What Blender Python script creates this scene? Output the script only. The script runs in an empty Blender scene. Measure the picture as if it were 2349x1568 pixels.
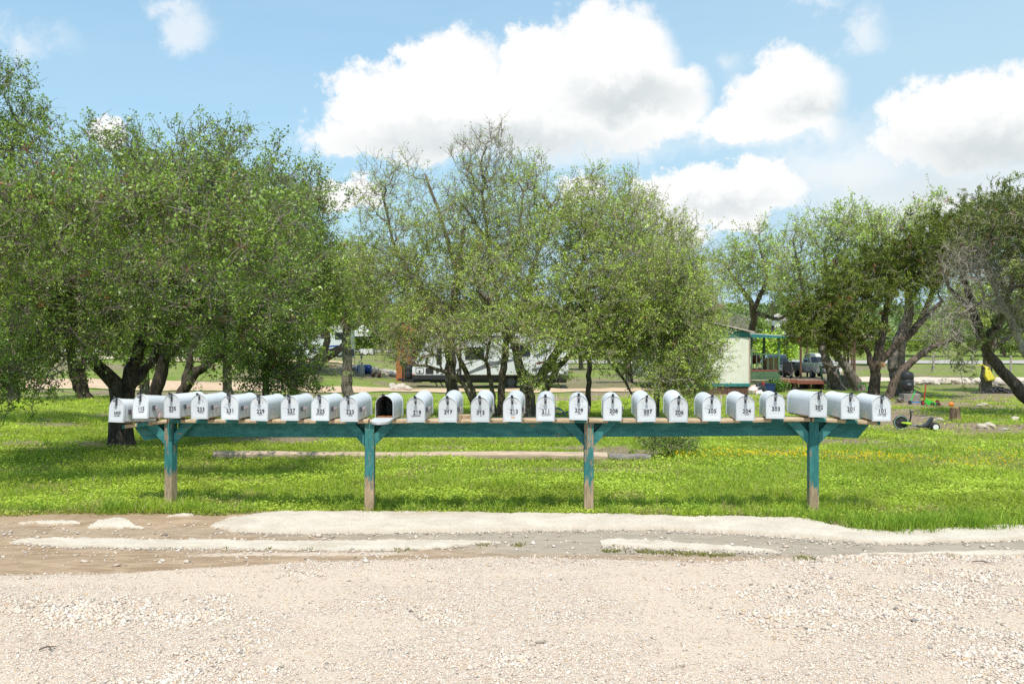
import bpy, math, random
import numpy as np
from mathutils import Vector, Matrix

rng = np.random.default_rng(11)
random.seed(11)
sc = bpy.context.scene
C = sc.collection
F = 2282.8            # focal length of the 35 mm lens, in units of a 2348 wide picture
CAMZ = 1.65
PI = math.pi

# ------------------------------------------------------------------ helpers
def sm(a, b, x):
    t = np.clip((np.asarray(x, float) - a) / (b - a), 0, 1)
    return t * t * (3 - 2 * t)

def gz(x, y):
    """height of the terrain"""
    x = np.asarray(x, float); y = np.asarray(y, float)
    b = np.interp(y, [-60, 0, 13, 20, 30, 45, 60, 80, 130, 150, 200, 300, 420, 700],
                  [0, 0, 0, -.15, -.4, -.85, -.92, -.98, -1.0, -.6, 2.0, 9, 13, 17])
    b = b + 1.35 * sm(4, 14, -x) * sm(48, 72, y)
    far = sm(9.6, 13, y)
    b = b + far * (.025 * np.sin(x * 1.3 + y * .7) + .02 * np.sin(x * .6 - y * 1.1 + 2) + .012 * np.sin(3.1 * x + 1.7 * y))
    return b

def G(x, y): return float(gz(x, y))
def W(dx, dy, Y):
    return np.array([(dx - 1174) / F * Y, Y, CAMZ + (784 - dy) / F * Y])
def WX(dx, Y): return (dx - 1174) / F * Y
def gp(dx, Y, dz=0):
    x = WX(dx, Y); return (x, Y, G(x, Y) + dz)

def vnoise(x, y, s=1.0, seed=0):
    """cheap smooth value noise, 0..1"""
    x = np.asarray(x, float) * s; y = np.asarray(y, float) * s
    xi = np.floor(x).astype(np.int64); yi = np.floor(y).astype(np.int64)
    xf = x - xi; yf = y - yi
    def h(a, b):
        n = (a * 374761393 + b * 668265263 + seed * 982451653) & 0xffffffff
        n = ((n ^ (n >> 13)) * 1274126177) & 0xffffffff
        n = n ^ (n >> 16)
        return (n & 0xffff) / 65535.0
    u = xf * xf * (3 - 2 * xf); v = yf * yf * (3 - 2 * yf)
    return (h(xi, yi) * (1 - u) + h(xi + 1, yi) * u) * (1 - v) + (h(xi, yi + 1) * (1 - u) + h(xi + 1, yi + 1) * u) * v

def fbm(x, y, s=1.0, seed=0):
    return .5 * vnoise(x, y, s, seed) + .3 * vnoise(x, y, s * 2.3, seed + 5) + .2 * vnoise(x, y, s * 5.1, seed + 9)

# ------------------------------------------------------------------ materials
class N:
    def __init__(s, mat):
        s.t = mat.node_tree; s.t.nodes.clear(); s.n = s.t.nodes; s.l = s.t.links
    def add(s, typ, **kw):
        n = s.n.new(typ)
        for k, v in kw.items():
            if k == 'inp':
                for kk, vv in v.items():
                    if isinstance(vv, bpy.types.NodeSocket): s.l.new(vv, n.inputs[kk])
                    else: n.inputs[kk].default_value = vv
            else: setattr(n, k, v)
        return n
    def math(s, op, a, b=None, c=None, clamp=False):
        n = s.n.new('ShaderNodeMath'); n.operation = op; n.use_clamp = clamp
        for i, v in enumerate((a, b, c)):
            if v is None: continue
            if isinstance(v, bpy.types.NodeSocket): s.l.new(v, n.inputs[i])
            else: n.inputs[i].default_value = v
        return n.outputs[0]
    def mix(s, f, a, b, blend='MIX'):
        n = s.n.new('ShaderNodeMix'); n.data_type = 'RGBA'; n.blend_type = blend
        for i, v in ((0, f), (6, a), (7, b)):
            if isinstance(v, bpy.types.NodeSocket): s.l.new(v, n.inputs[i])
            elif i == 0: n.inputs[0].default_value = v
            else: n.inputs[i].default_value = (*v[:3], 1)
        return n.outputs[2]
    def ramp(s, f, lo, hi):
        n = s.add('ShaderNodeMapRange', interpolation_type='SMOOTHSTEP', inp={'Value': f, 'From Min': lo, 'From Max': hi})
        return n.outputs[0]
    def noise(s, scale, detail=4, rough=.55, vec=None, dist=0):
        n = s.add('ShaderNodeTexNoise', inp={'Scale': scale, 'Detail': detail, 'Roughness': rough, 'Distortion': dist})
        if vec is not None: s.l.new(vec, n.inputs['Vector'])
        return n.outputs['Fac']
    def coord(s, which='Object', stretch=None):
        t = s.add('ShaderNodeTexCoord').outputs[which]
        if stretch:
            m = s.add('ShaderNodeMapping', inp={'Vector': t, 'Scale': stretch}); return m.outputs[0]
        return t
    def bump(s, h, strength=.3, dist=.01):
        return s.add('ShaderNodeBump', inp={'Height': h, 'Strength': strength, 'Distance': dist}).outputs[0]
    def out(s, sh): s.l.new(sh, s.add('ShaderNodeOutputMaterial').inputs[0])
    def attr(s, name, o='Color'): return s.add('ShaderNodeAttribute', attribute_name=name).outputs[o]

def newmat(name):
    m = bpy.data.materials.new(name); m.use_nodes = True
    return m, N(m)

def pmat(name, c1, c2=None, scale=8, rough=.6, bump=.15, metal=0, stretch=None, spec=.4, lo=.35, hi=.7, dirt=0, coat=0):
    m, n = newmat(name)
    v = n.coord('Object', stretch)
    f = n.noise(scale, 6, .6, v)
    if c2 is None: c2 = tuple(min(1, x * .75) for x in c1)
    col = n.mix(n.ramp(f, lo, hi), c1, c2)
    if dirt:
        d = n.noise(scale * .4, 8, .7, n.coord('Object'))
        col = n.mix(n.math('MULTIPLY', n.ramp(d, .5, .75), dirt), col, (.16, .12, .08))
    b = n.add('ShaderNodeBsdfPrincipled', inp={'Base Color': col, 'Roughness': rough, 'Metallic': metal, 'Specular IOR Level': spec, 'Coat Weight': coat})
    if bump: n.l.new(n.bump(n.noise(scale * 5, 5, .6, v), bump, .01), b.inputs['Normal'])
    n.out(b.outputs[0])
    return m

def leafmat(name, trans=.35, rough=.45, spec=.35):
    m, n = newmat(name)
    col = n.attr('tint')
    b = n.add('ShaderNodeBsdfPrincipled', inp={'Base Color': col, 'Roughness': rough, 'Specular IOR Level': spec})
    tc = n.mix(1.0, col, (1.25, 1.2, .6), 'MULTIPLY')
    t = n.add('ShaderNodeBsdfTranslucent', inp={'Color': tc})
    mx = n.add('ShaderNodeMixShader', inp={0: trans, 1: b.outputs[0], 2: t.outputs[0]})
    n.out(mx.outputs[0])
    return m

def attrmat(name, rough=.8, bump=0, scale=60):
    m, n = newmat(name)
    col = n.attr('tint')
    f = n.noise(scale, 4, .6, n.coord('Object'))
    col = n.mix(n.math('MULTIPLY', n.ramp(f, .35, .7), .35), col, (.12, .1, .08))
    b = n.add('ShaderNodeBsdfPrincipled', inp={'Base Color': col, 'Roughness': rough, 'Specular IOR Level': .2})
    if bump: n.l.new(n.bump(f, bump, .005), b.inputs['Normal'])
    n.out(b.outputs[0]); return m

def barkmat(name, c1, c2, scale=14):
    m, n = newmat(name)
    v = n.coord('Object', (1, 1, .28))
    f = n.noise(scale, 6, .65, v, .6)
    w = n.noise(2.2, 4, .6, n.coord('Object'))
    col = n.mix(n.ramp(f, .38, .62), c2, c1)
    col = n.mix(n.math('MULTIPLY', n.ramp(w, .5, .7), .5), col, tuple(x * 1.5 for x in c1))
    b = n.add('ShaderNodeBsdfPrincipled', inp={'Base Color': col, 'Roughness': .9, 'Specular IOR Level': .15})
    n.l.new(n.bump(f, .9, .03), b.inputs['Normal'])
    n.out(b.outputs[0]); return m

def tealwood(name, mode):
    """old teal paint peeling off boards. mode: post / board / plank"""
    m, n = newmat(name)
    st = {'post': (9, 9, 1.1), 'board': (1.2, 9, 9), 'plank': (1.2, 9, 9)}[mode]
    rnd = n.math('MULTIPLY', n.add('ShaderNodeObjectInfo').outputs['Random'], 37.0)
    v = n.add('ShaderNodeVectorMath', operation='ADD', inp={0: n.coord('Object', st), 1: n.add('ShaderNodeCombineXYZ', inp={0: rnd, 1: rnd, 2: rnd}).outputs[0]}).outputs[0]
    grain = n.noise(6, 8, .7, v, .4)
    pv_ = n.add('ShaderNodeVectorMath', operation='ADD', inp={0: n.coord('Object', (1, 1, .3) if mode == 'post' else (.4, 1, 1)), 1: n.add('ShaderNodeCombineXYZ', inp={0: rnd, 1: rnd, 2: rnd}).outputs[0]}).outputs[0]
    patch = n.noise(13 if mode == 'post' else 9, 8, .74, pv_)
    teal = n.mix(n.ramp(grain, .3, .75), (.042, .195, .185), (.022, .105, .10))
    teal = n.mix(n.math('MULTIPLY', n.ramp(patch, .45, .6), .5), teal, (.075, .28, .265))
    wood = n.mix(n.ramp(grain, .35, .65), (.46, .34, .22), (.26, .185, .115))
    k = n.math('ADD', n.math('MULTIPLY', grain, .5), n.math('MULTIPLY', patch, .6))
    if mode == 'post':
        z = n.add('ShaderNodeSeparateXYZ', inp={0: n.coord('Object')}).outputs[2]
        low = n.add('ShaderNodeMapRange', inp={'Value': z, 'From Min': .0, 'From Max': .40, 'To Min': .27, 'To Max': 0.0}).outputs[0]
        k = n.math('ADD', k, low); k = n.math('ADD', k, n.math('MULTIPLY', n.math('SUBTRACT', n.add('ShaderNodeObjectInfo').outputs['Random'], .5), .07)); fac = n.ramp(k, .585, .61)
    elif mode == 'board':
        fac = n.math('MULTIPLY', n.ramp(k, .64, .67), .9)
    else:
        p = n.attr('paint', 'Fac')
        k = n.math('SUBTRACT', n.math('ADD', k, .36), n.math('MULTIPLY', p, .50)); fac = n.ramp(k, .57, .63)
    if mode == 'plank': wood = n.mix(n.ramp(grain, .35, .65), (.60, .46, .31), (.36, .26, .16))
    dark = n.ramp(n.noise(3, 6, .7, v, 1.5), .56, .68)
    col = n.mix(fac, teal, wood)
    col = n.mix(n.math('MULTIPLY', dark, .45), col, (.012, .03, .028))
    b = n.add('ShaderNodeBsdfPrincipled', inp={'Base Color': col, 'Roughness': .72, 'Specular IOR Level': .25})
    n.l.new(n.bump(n.math('ADD', grain, n.math('MULTIPLY', fac, -.4)), .5, .006), b.inputs['Normal'])
    n.out(b.outputs[0]); return m

M = {}
M['bark_dark'] = barkmat('oak_bark_dark', (.085, .066, .05), (.025, .019, .015))
M['bark_grey'] = barkmat('oak_bark_grey', (.21, .175, .14), (.08, .062, .05))
M['bark_cedar'] = barkmat('cedar_bark', (.155, .118, .092), (.06, .045, .036))
M['bark_pale'] = barkmat('dead_wood', (.44, .385, .325), (.25, .21, .175))
M['leaf'] = leafmat('oak_leaf', .30, .40, .45)
M['twig_dark'] = pmat('twig_bark_dark', (.24, .20, .155), (.14, .115, .09), 9, .85, 0)
M['twig'] = pmat('twig_bark', (.40, .34, .26), (.24, .20, .155), 9, .85, 0)
M['needle'] = leafmat('cedar_needle', .15, .6, .2)
M['grass'] = leafmat('grass_blade', .42, .7, .06)
M['stones'] = attrmat('gravel_stone', .9, .2)
M['teal_post'] = tealwood('teal_paint_post', 'post')
M['teal_board'] = tealwood('teal_paint_board', 'board')
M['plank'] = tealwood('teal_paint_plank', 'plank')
M['wood_raw'] = pmat('raw_wood', (.5, .38, .25), (.3, .21, .13), 6, .8, .4, stretch=(8, 1, 8))
M['wood_grey'] = pmat('weathered_log', (.50, .37, .27), (.32, .24, .18), 5, .85, .5, stretch=(.8, 8, 8))
M['wood_red'] = pmat('red_stained_deck', (.28, .085, .055), (.2, .07, .05), 6, .8, .3)
M['wood_brown'] = pmat('brown_shed_wood', (.46, .16, .05), (.27, .085, .03), 5, .6, .3, stretch=(10, 10, .6))
M['skirt'] = pmat('brown_skirting', (.17, .085, .06), (.10, .05, .038), 7, .8, .3, stretch=(6, 6, .5))
M['teal'] = pmat('teal_trim_paint', (.035, .21, .20), (.02, .15, .15), 5, .6, .1)
M['green'] = pmat('green_deck_paint', (.11, .20, .10), (.07, .14, .075), 5, .7, .15)
M['cream'] = pmat('cream_metal_siding', (.75, .74, .63), (.68, .67, .56), 2.5, .45, .04, dirt=.12)
M['roof'] = pmat('pale_metal_roof', (.62, .56, .5), (.4, .33, .28), 3, .5, .1, dirt=.3)
M['black'] = pmat('black_plastic', (.02, .02, .022), (.035, .035, .037), 12, .45, .05)
M['rubber'] = pmat('rubber', (.018, .018, .018), (.03, .03, .03), 20, .85, .1)
M['dgrey'] = pmat('dark_grey_plastic', (.085, .088, .1), (.055, .057, .066), 14, .45, .06)
M['mgrey'] = pmat('grey_plastic', (.2, .205, .22), (.15, .155, .165), 14, .4, .05)
M['steel'] = pmat('dull_steel', (.45, .46, .47), (.3, .31, .32), 8, .4, .08, metal=.6)
M['glass'] = pmat('dark_glass', (.012, .014, .016), (.02, .022, .024), 4, .06, 0, spec=.6)
M['lens'] = pmat('lamp_lens', (.6, .6, .55), (.45, .45, .42), 10, .15, 0)
M['amber'] = pmat('amber_lens', (.6, .12, .02), (.5, .1, .02), 10, .2, 0)
M['carblack'] = pmat('black_car_paint', (.012, .013, .016), (.016, .017, .02), 2, .15, 0, coat=.8)
M['carwhite'] = pmat('white_car_paint', (.62, .61, .58), (.56, .55, .52), 2, .25, 0, coat=.5, dirt=.15)
M['rvwhite'] = pmat('pale_fibreglass', (.60, .62, .61), (.54, .56, .55), 1.5, .3, .02, dirt=.1)
M['rvgrey'] = pmat('grey_decal', (.13, .14, .15), (.1, .11, .12), 3, .4, 0)
M['rvred'] = pmat('maroon_decal', (.13, .03, .025), (.1, .02, .02), 3, .4, 0)
M['white'] = pmat('white_plastic', (.78, .77, .72), (.7, .69, .64), 6, .5, .03)
M['whitecloth'] = pmat('white_cloth', (.62, .61, .58), (.5, .49, .47), 3, .85, .2)
M['blue'] = pmat('blue_plastic', (.02, .07, .32), (.015, .05, .24), 6, .4, .03)
M['navy'] = pmat('navy_plastic', (.02, .05, .16), (.015, .035, .12), 6, .5, .03)
M['ropeblue'] = pmat('blue_rope', (.03, .22, .6), (.02, .15, .45), 40, .6, .3)
M['red'] = pmat('red_plastic', (.5, .03, .02), (.4, .02, .02), 6, .45, .03)
M['orange'] = pmat('orange_plastic', (.75, .2, .03), (.65, .16, .02), 6, .5, .03)
M['lime'] = pmat('lime_plastic', (.06, .5, .05), (.04, .4, .04), 6, .45, .03)
M['yellowbag'] = pmat('yellow_bag', (.65, .55, .05), (.5, .42, .03), 9, .5, .2)
M['blackbag'] = pmat('black_bag', (.02, .02, .022), (.04, .04, .042), 9, .3, .5)
M['concrete'] = pmat('concrete', (.3, .27, .23), (.2, .18, .15), 6, .9, .3)
M['block'] = pmat('stained_block', (.2, .165, .14), (.11, .085, .07), 4, .9, .3)
M['rock'] = pmat('limestone', (.55, .47, .38), (.36, .3, .24), 9, .9, .6)
M['rockgrey'] = pmat('grey_limestone', (.46, .41, .36), (.27, .24, .21), 7, .9, .6)
M['tanrock'] = pmat('tan_sandstone', (.52, .34, .17), (.4, .25, .13), 9, .9, .4)
M['cutwood'] = pmat('fresh_cut_wood', (.5, .3, .15), (.38, .2, .1), 16, .8, .2)
M['stump'] = barkmat('stump_bark', (.26, .18, .12), (.1, .065, .045))
M['ink'] = pmat('number_ink', (.012, .010, .016), (.022, .018, .026), 20, .5, 0)
M['inkworn'] = pmat('worn_ink', (.03, .028, .032), (.09, .088, .092), 160, .5, 0, lo=.45, hi=.62)
M['sticker'] = pmat('orange_sticker', (.85, .33, .03), (.7, .27, .03), 60, .6, 0)
M['ash'] = pmat('black_ash', (.02, .02, .022), (.05, .05, .05), 20, .9, .6)

def flagmat():
    m, n = newmat('faded_flag')
    z = n.add('ShaderNodeSeparateXYZ', inp={0: n.coord('Object')}).outputs[2]
    s = n.math('SINE', n.math('MULTIPLY', z, 900.0))
    f = n.ramp(s, -.2, .5)
    g = n.noise(30, 4, .6, n.coord('Object'))
    col = n.mix(n.math('MULTIPLY', f, .35), (.80, .54, .53), (.86, .80, .79))
    col = n.mix(n.ramp(g, .4, .7), col, (.82, .66, .65))
    b = n.add('ShaderNodeBsdfPrincipled', inp={'Base Color': col, 'Roughness': .5})
    n.out(b.outputs[0]); return m
M['flag'] = flagmat()

def boxmat(name, rust=.35, tone=(.63, .645, .66), thr=.70):
    """chalky white enamel with rain streaks, grime and some rust"""
    m, n = newmat(name)
    o = n.add('ShaderNodeObjectInfo').outputs['Random']
    vec = n.add('ShaderNodeVectorMath', operation='ADD', inp={0: n.coord('Object'), 1: n.add('ShaderNodeCombineXYZ', inp={0: n.math('MULTIPLY', o, 40), 1: n.math('MULTIPLY', o, 17)}).outputs[0]}).outputs[0]
    st = n.add('ShaderNodeMapping', inp={'Vector': vec, 'Scale': (22, 22, 2.2)}).outputs[0]
    streak = n.noise(3, 6, .7, st)
    blot = n.noise(16, 6, .65, vec)
    spk = n.noise(90, 3, .6, vec)
    z = n.add('ShaderNodeSeparateXYZ', inp={0: n.coord('Object')}).outputs[2]
    tn = n.mix(o, tuple(x * .86 for x in tone), tuple(x * 1.04 for x in tone))
    col = n.mix(n.math('MULTIPLY', n.ramp(streak, .48, .78), .20), tn, (.48, .47, .44))
    col = n.mix(n.math('MULTIPLY', n.ramp(blot, .5, .7), .08), col, (.6, .6, .57))
    low = n.add('ShaderNodeMapRange', inp={'Value': z, 'From Min': .05, 'From Max': 0.0, 'To Min': 0, 'To Max': .10}).outputs[0]
    r = n.ramp(n.math('ADD', n.math('MULTIPLY', spk, .6), n.math('ADD', n.math('MULTIPLY', streak, .42), low)), thr, thr + .05)
    col = n.mix(n.math('MULTIPLY', r, rust), col, (.22, .13, .07))
    b = n.add('ShaderNodeBsdfPrincipled', inp={'Base Color': col, 'Roughness': .38, 'Specular IOR Level': .45})
    n.l.new(n.bump(n.noise(7, 2, .5, vec), .14, .01), b.inputs['Normal'])
    n.out(b.outputs[0]); return m
M['box'] = boxmat('white_enamel', .35)
M['boxrust'] = boxmat('white_enamel_rusty', .85, (.67, .68, .69), .645)
M['inside'] = pmat('dark_inside', (.20, .20, .19), (.10, .09, .08), 12, .6, .1)
M['slat'] = pmat('warm_slats', (.42, .17, .06), (.22, .08, .03), 8, .6, .3)

# ------------------------------------------------------------------ mesh building
def link(o, parent=None):
    C.objects.link(o)
    if parent is not None: o.parent = parent
    return o

def tag(o, label=None, cat=None, group=None, kind=None):
    if label: o['label'] = label
    if cat: o['category'] = cat
    if group: o['group'] = group
    if kind: o['kind'] = kind
    return o

def thing(name, label, cat, loc=(0, 0, 0), rz=0, group=None):
    o = bpy.data.objects.new(name, None); o.empty_display_size = .1
    link(o); o.location = loc; o.rotation_euler = (0, 0, rz)
    return tag(o, label, cat, group)

def mesh_np(name, V, Fc, tint=None, mat=None, parent=None, extra=None, smooth=False):
    """V (n,3), Fc (m,k) -> object; tint (n,3) colour per vertex"""
    me = bpy.data.meshes.new(name)
    V = np.ascontiguousarray(V, dtype=np.float32); Fc = np.ascontiguousarray(Fc, dtype=np.int32)
    m, k = Fc.shape
    me.vertices.add(len(V)); me.vertices.foreach_set('co', V.ravel())
    me.loops.add(m * k); me.loops.foreach_set('vertex_index', Fc.ravel())
    me.polygons.add(m); me.polygons.foreach_set('loop_start', np.arange(0, m * k, k, dtype=np.int32))
    if smooth: me.polygons.foreach_set('use_smooth', np.ones(m, dtype=bool))
    if tint is not None:
        a = me.attributes.new('tint', 'FLOAT_COLOR', 'POINT')
        a.data.foreach_set('color', np.concatenate([tint, np.ones((len(tint), 1))], 1).astype(np.float32).ravel())
    for kx, vv in (extra or {}).items():
        a = me.attributes.new(kx, 'FLOAT', 'POINT'); a.data.foreach_set('value', np.asarray(vv, np.float32).ravel())
    me.update(calc_edges=True); me.validate()
    if mat: me.materials.append(mat)
    o = bpy.data.objects.new(name, me)
    return link(o, parent)

class MB:
    def __init__(s): s.v = []; s.f = []
    def add(s, vs, fs, m=None):
        b = len(s.v)
        for p in vs:
            p = Vector(p)
            s.v.append(m @ p if m is not None else p)
        s.f += [tuple(b + i for i in f) for f in fs]
        return s
    def box(s, cx, cy, cz, sx, sy, sz, rz=0, m=None):
        hx, hy, hz = sx / 2, sy / 2, sz / 2
        vs = [Vector((x, y, z)) for x in (-hx, hx) for y in (-hy, hy) for z in (-hz, hz)]
        if rz: R = Matrix.Rotation(rz, 3, 'Z'); vs = [R @ v for v in vs]
        vs = [v + Vector((cx, cy, cz)) for v in vs]
        return s.add(vs, [(0, 1, 3, 2), (4, 6, 7, 5), (0, 4, 5, 1), (2, 3, 7, 6), (0, 2, 6, 4), (1, 5, 7, 3)], m)
    def prism(s, poly, axis, a0, a1, m=None):
        """poly of 2d points; axis 'y': (x,z) extruded in y; 'x': (y,z) in x; 'z': (x,y) in z"""
        n = len(poly)
        def p3(p, a): return {'y': (p[0], a, p[1]), 'x': (a, p[0], p[1]), 'z': (p[0], p[1], a)}[axis]
        vs = [p3(p, a0) for p in poly] + [p3(p, a1) for p in poly]
        fs = [tuple(range(n - 1, -1, -1)), tuple(range(n, 2 * n))] + [(i, (i + 1) % n, n + (i + 1) % n, n + i) for i in range(n)]
        return s.add(vs, fs, m)
    def tube(s, pts, r, n=8, cap=True, m=None):
        pts = [Vector(p) for p in pts]
        rs = r if isinstance(r, (list, tuple)) else [r] * len(pts)
        vs = []; k = len(pts)
        for i, p in enumerate(pts):
            d = (pts[min(i + 1, k - 1)] - pts[max(i - 1, 0)]).normalized()
            ref = Vector((0, 0, 1)) if abs(d.z) < .9 else Vector((1, 0, 0))
            u = d.cross(ref).normalized(); w = d.cross(u)
            for j in range(n):
                a = 2 * PI * j / n
                vs.append(p + (u * math.cos(a) + w * math.sin(a)) * rs[i])
        fs = [(i * n + j, i * n + (j + 1) % n, (i + 1) * n + (j + 1) % n, (i + 1) * n + j) for i in range(k - 1) for j in range(n)]
        if cap: fs += [tuple(range(n - 1, -1, -1)), tuple((k - 1) * n + j for j in range(n))]
        return s.add(vs, fs, m)
    def lathe(s, prof, c=(0, 0, 0), n=20, axis='z', m=None):
        """prof: (radius, height) pairs"""
        vs = []
        for r, h in prof:
            for j in range(n):
                a = 2 * PI * j / n; x, y = r * math.cos(a), r * math.sin(a)
                q = {'z': (x, y, h), 'y': (x, h, y), 'x': (h, x, y)}[axis]
                vs.append(Vector(q) + Vector(c))
        k = len(prof)
        fs = [(i * n + j, i * n + (j + 1) % n, (i + 1) * n + (j + 1) % n, (i + 1) * n + j) for i in range(k - 1) for j in range(n)]
        fs += [tuple(range(n - 1, -1, -1)), tuple((k - 1) * n + j for j in range(n))]
        return s.add(vs, fs, m)
    def ball(s, c, r, nu=12, nv=8, jit=0, m=None):
        if not isinstance(r, (list, tuple)): r = (r, r, r)
        vs = [Vector((0, 0, r[2]))]
        for i in range(1, nv):
            t = PI * i / nv
            for j in range(nu):
                a = 2 * PI * j / nu; k = 1 + random.uniform(-jit, jit)
                vs.append(Vector((r[0] * math.sin(t) * math.cos(a) * k, r[1] * math.sin(t) * math.sin(a) * k, r[2] * math.cos(t) * k)))
        vs.append(Vector((0, 0, -r[2])))
        vs = [v + Vector(c) for v in vs]
        L = len(vs) - 1
        fs = [(0, 1 + j, 1 + (j + 1) % nu) for j in range(nu)]
        fs += [(1 + i * nu + j, 1 + (i + 1) * nu + j, 1 + (i + 1) * nu + (j + 1) % nu, 1 + i * nu + (j + 1) % nu) for i in range(nv - 2) for j in range(nu)]
        fs += [(L, 1 + (nv - 2) * nu + (j + 1) % nu, 1 + (nv - 2) * nu + j) for j in range(nu)]
        return s.add(vs, fs, m)
    def loft(s, secs, m=None):
        """secs: list of equal length lists of 3d points"""
        n = len(secs[0]); vs = [p for q in secs for p in q]; k = len(secs)
        fs = [(i * n + j, i * n + (j + 1) % n, (i + 1) * n + (j + 1) % n, (i + 1) * n + j) for i in range(k - 1) for j in range(n)]
        fs += [tuple(range(n - 1, -1, -1)), tuple((k - 1) * n + j for j in range(n))]
        return s.add(vs, fs, m)
    def build(s, name, mat, parent=None, bevel=0, smooth=False, loc=None):
        me = bpy.data.meshes.new(name)
        me.from_pydata([tuple(v) for v in s.v], [], s.f); 
        import bmesh
        bm = bmesh.new(); bm.from_mesh(me); bmesh.ops.recalc_face_normals(bm, faces=bm.faces); bm.to_mesh(me); bm.free()
        me.update()
        if mat: me.materials.append(mat)
        o = bpy.data.objects.new(name, me); link(o, parent)
        if loc: o.location = loc
        if smooth:
            me.polygons.foreach_set('use_smooth', np.ones(len(me.polygons), dtype=bool))
            me.set_sharp_from_angle(angle=math.radians(40))
        if bevel:
            b = o.modifiers.new('edge', 'BEVEL'); b.width = bevel; b.segments = 2; b.limit_method = 'ANGLE'; b.angle_limit = math.radians(40)
        return o

def text_mesh(name, body, size, mat, parent, loc, rot=(PI / 2, 0, 0), extrude=.0008, align='CENTER', sx=1, spacing=1, bold=0):
    cu = bpy.data.curves.new(name, 'FONT'); cu.body = body; cu.size = size; cu.extrude = extrude
    cu.align_x = align; cu.space_character = spacing; cu.offset = bold; cu.resolution_u = 3
    t = bpy.data.objects.new(name, cu); C.objects.link(t)
    dg = bpy.context.evaluated_depsgraph_get()
    me = bpy.data.meshes.new_from_object(t.evaluated_get(dg))
    bpy.data.objects.remove(t); bpy.data.curves.remove(cu)
    me.materials.clear(); me.materials.append(mat); me.name = name
    o = bpy.data.objects.new(name, me); link(o, parent)
    o.location = loc; o.rotation_euler = rot; o.scale = (sx, 1, 1)
    return o

# ------------------------------------------------------------------ camera, sun, sky
cam = bpy.data.cameras.new('camera'); cam.lens = 35; cam.sensor_width = 36; cam.clip_end = 4000; cam.clip_start = .05
camo = bpy.data.objects.new('camera', cam); link(camo)
camo.location = (0, 0, CAMZ); camo.rotation_euler = (PI / 2, 0, 0)
sc.camera = camo
SUN_EL = math.radians(62)
sun = bpy.data.lights.new('sun', 'SUN'); sun.energy = 4.9; sun.angle = math.radians(.5); sun.color = (1, .955, .88)
suno = bpy.data.objects.new('sun', sun); link(suno)
suno.rotation_euler = (PI / 2 - SUN_EL, 0, math.radians(-3)); suno.location = (0, -5, 20)
sc.view_settings.view_transform = 'Standard'; sc.view_settings.look = 'None'; sc.view_settings.exposure = 0
try:
    sc.cycles.use_denoising = False
    sc.cycles.max_bounces = 7; sc.cycles.diffuse_bounces = 3; sc.cycles.transmission_bounces = 3; sc.cycles.glossy_bounces = 2; sc.cycles.transparent_max_bounces = 4
    sc.cycles.sample_clamp_indirect = 6
    sc.cycles.caustics_reflective = False; sc.cycles.caustics_refractive = False
except Exception: pass

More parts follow.
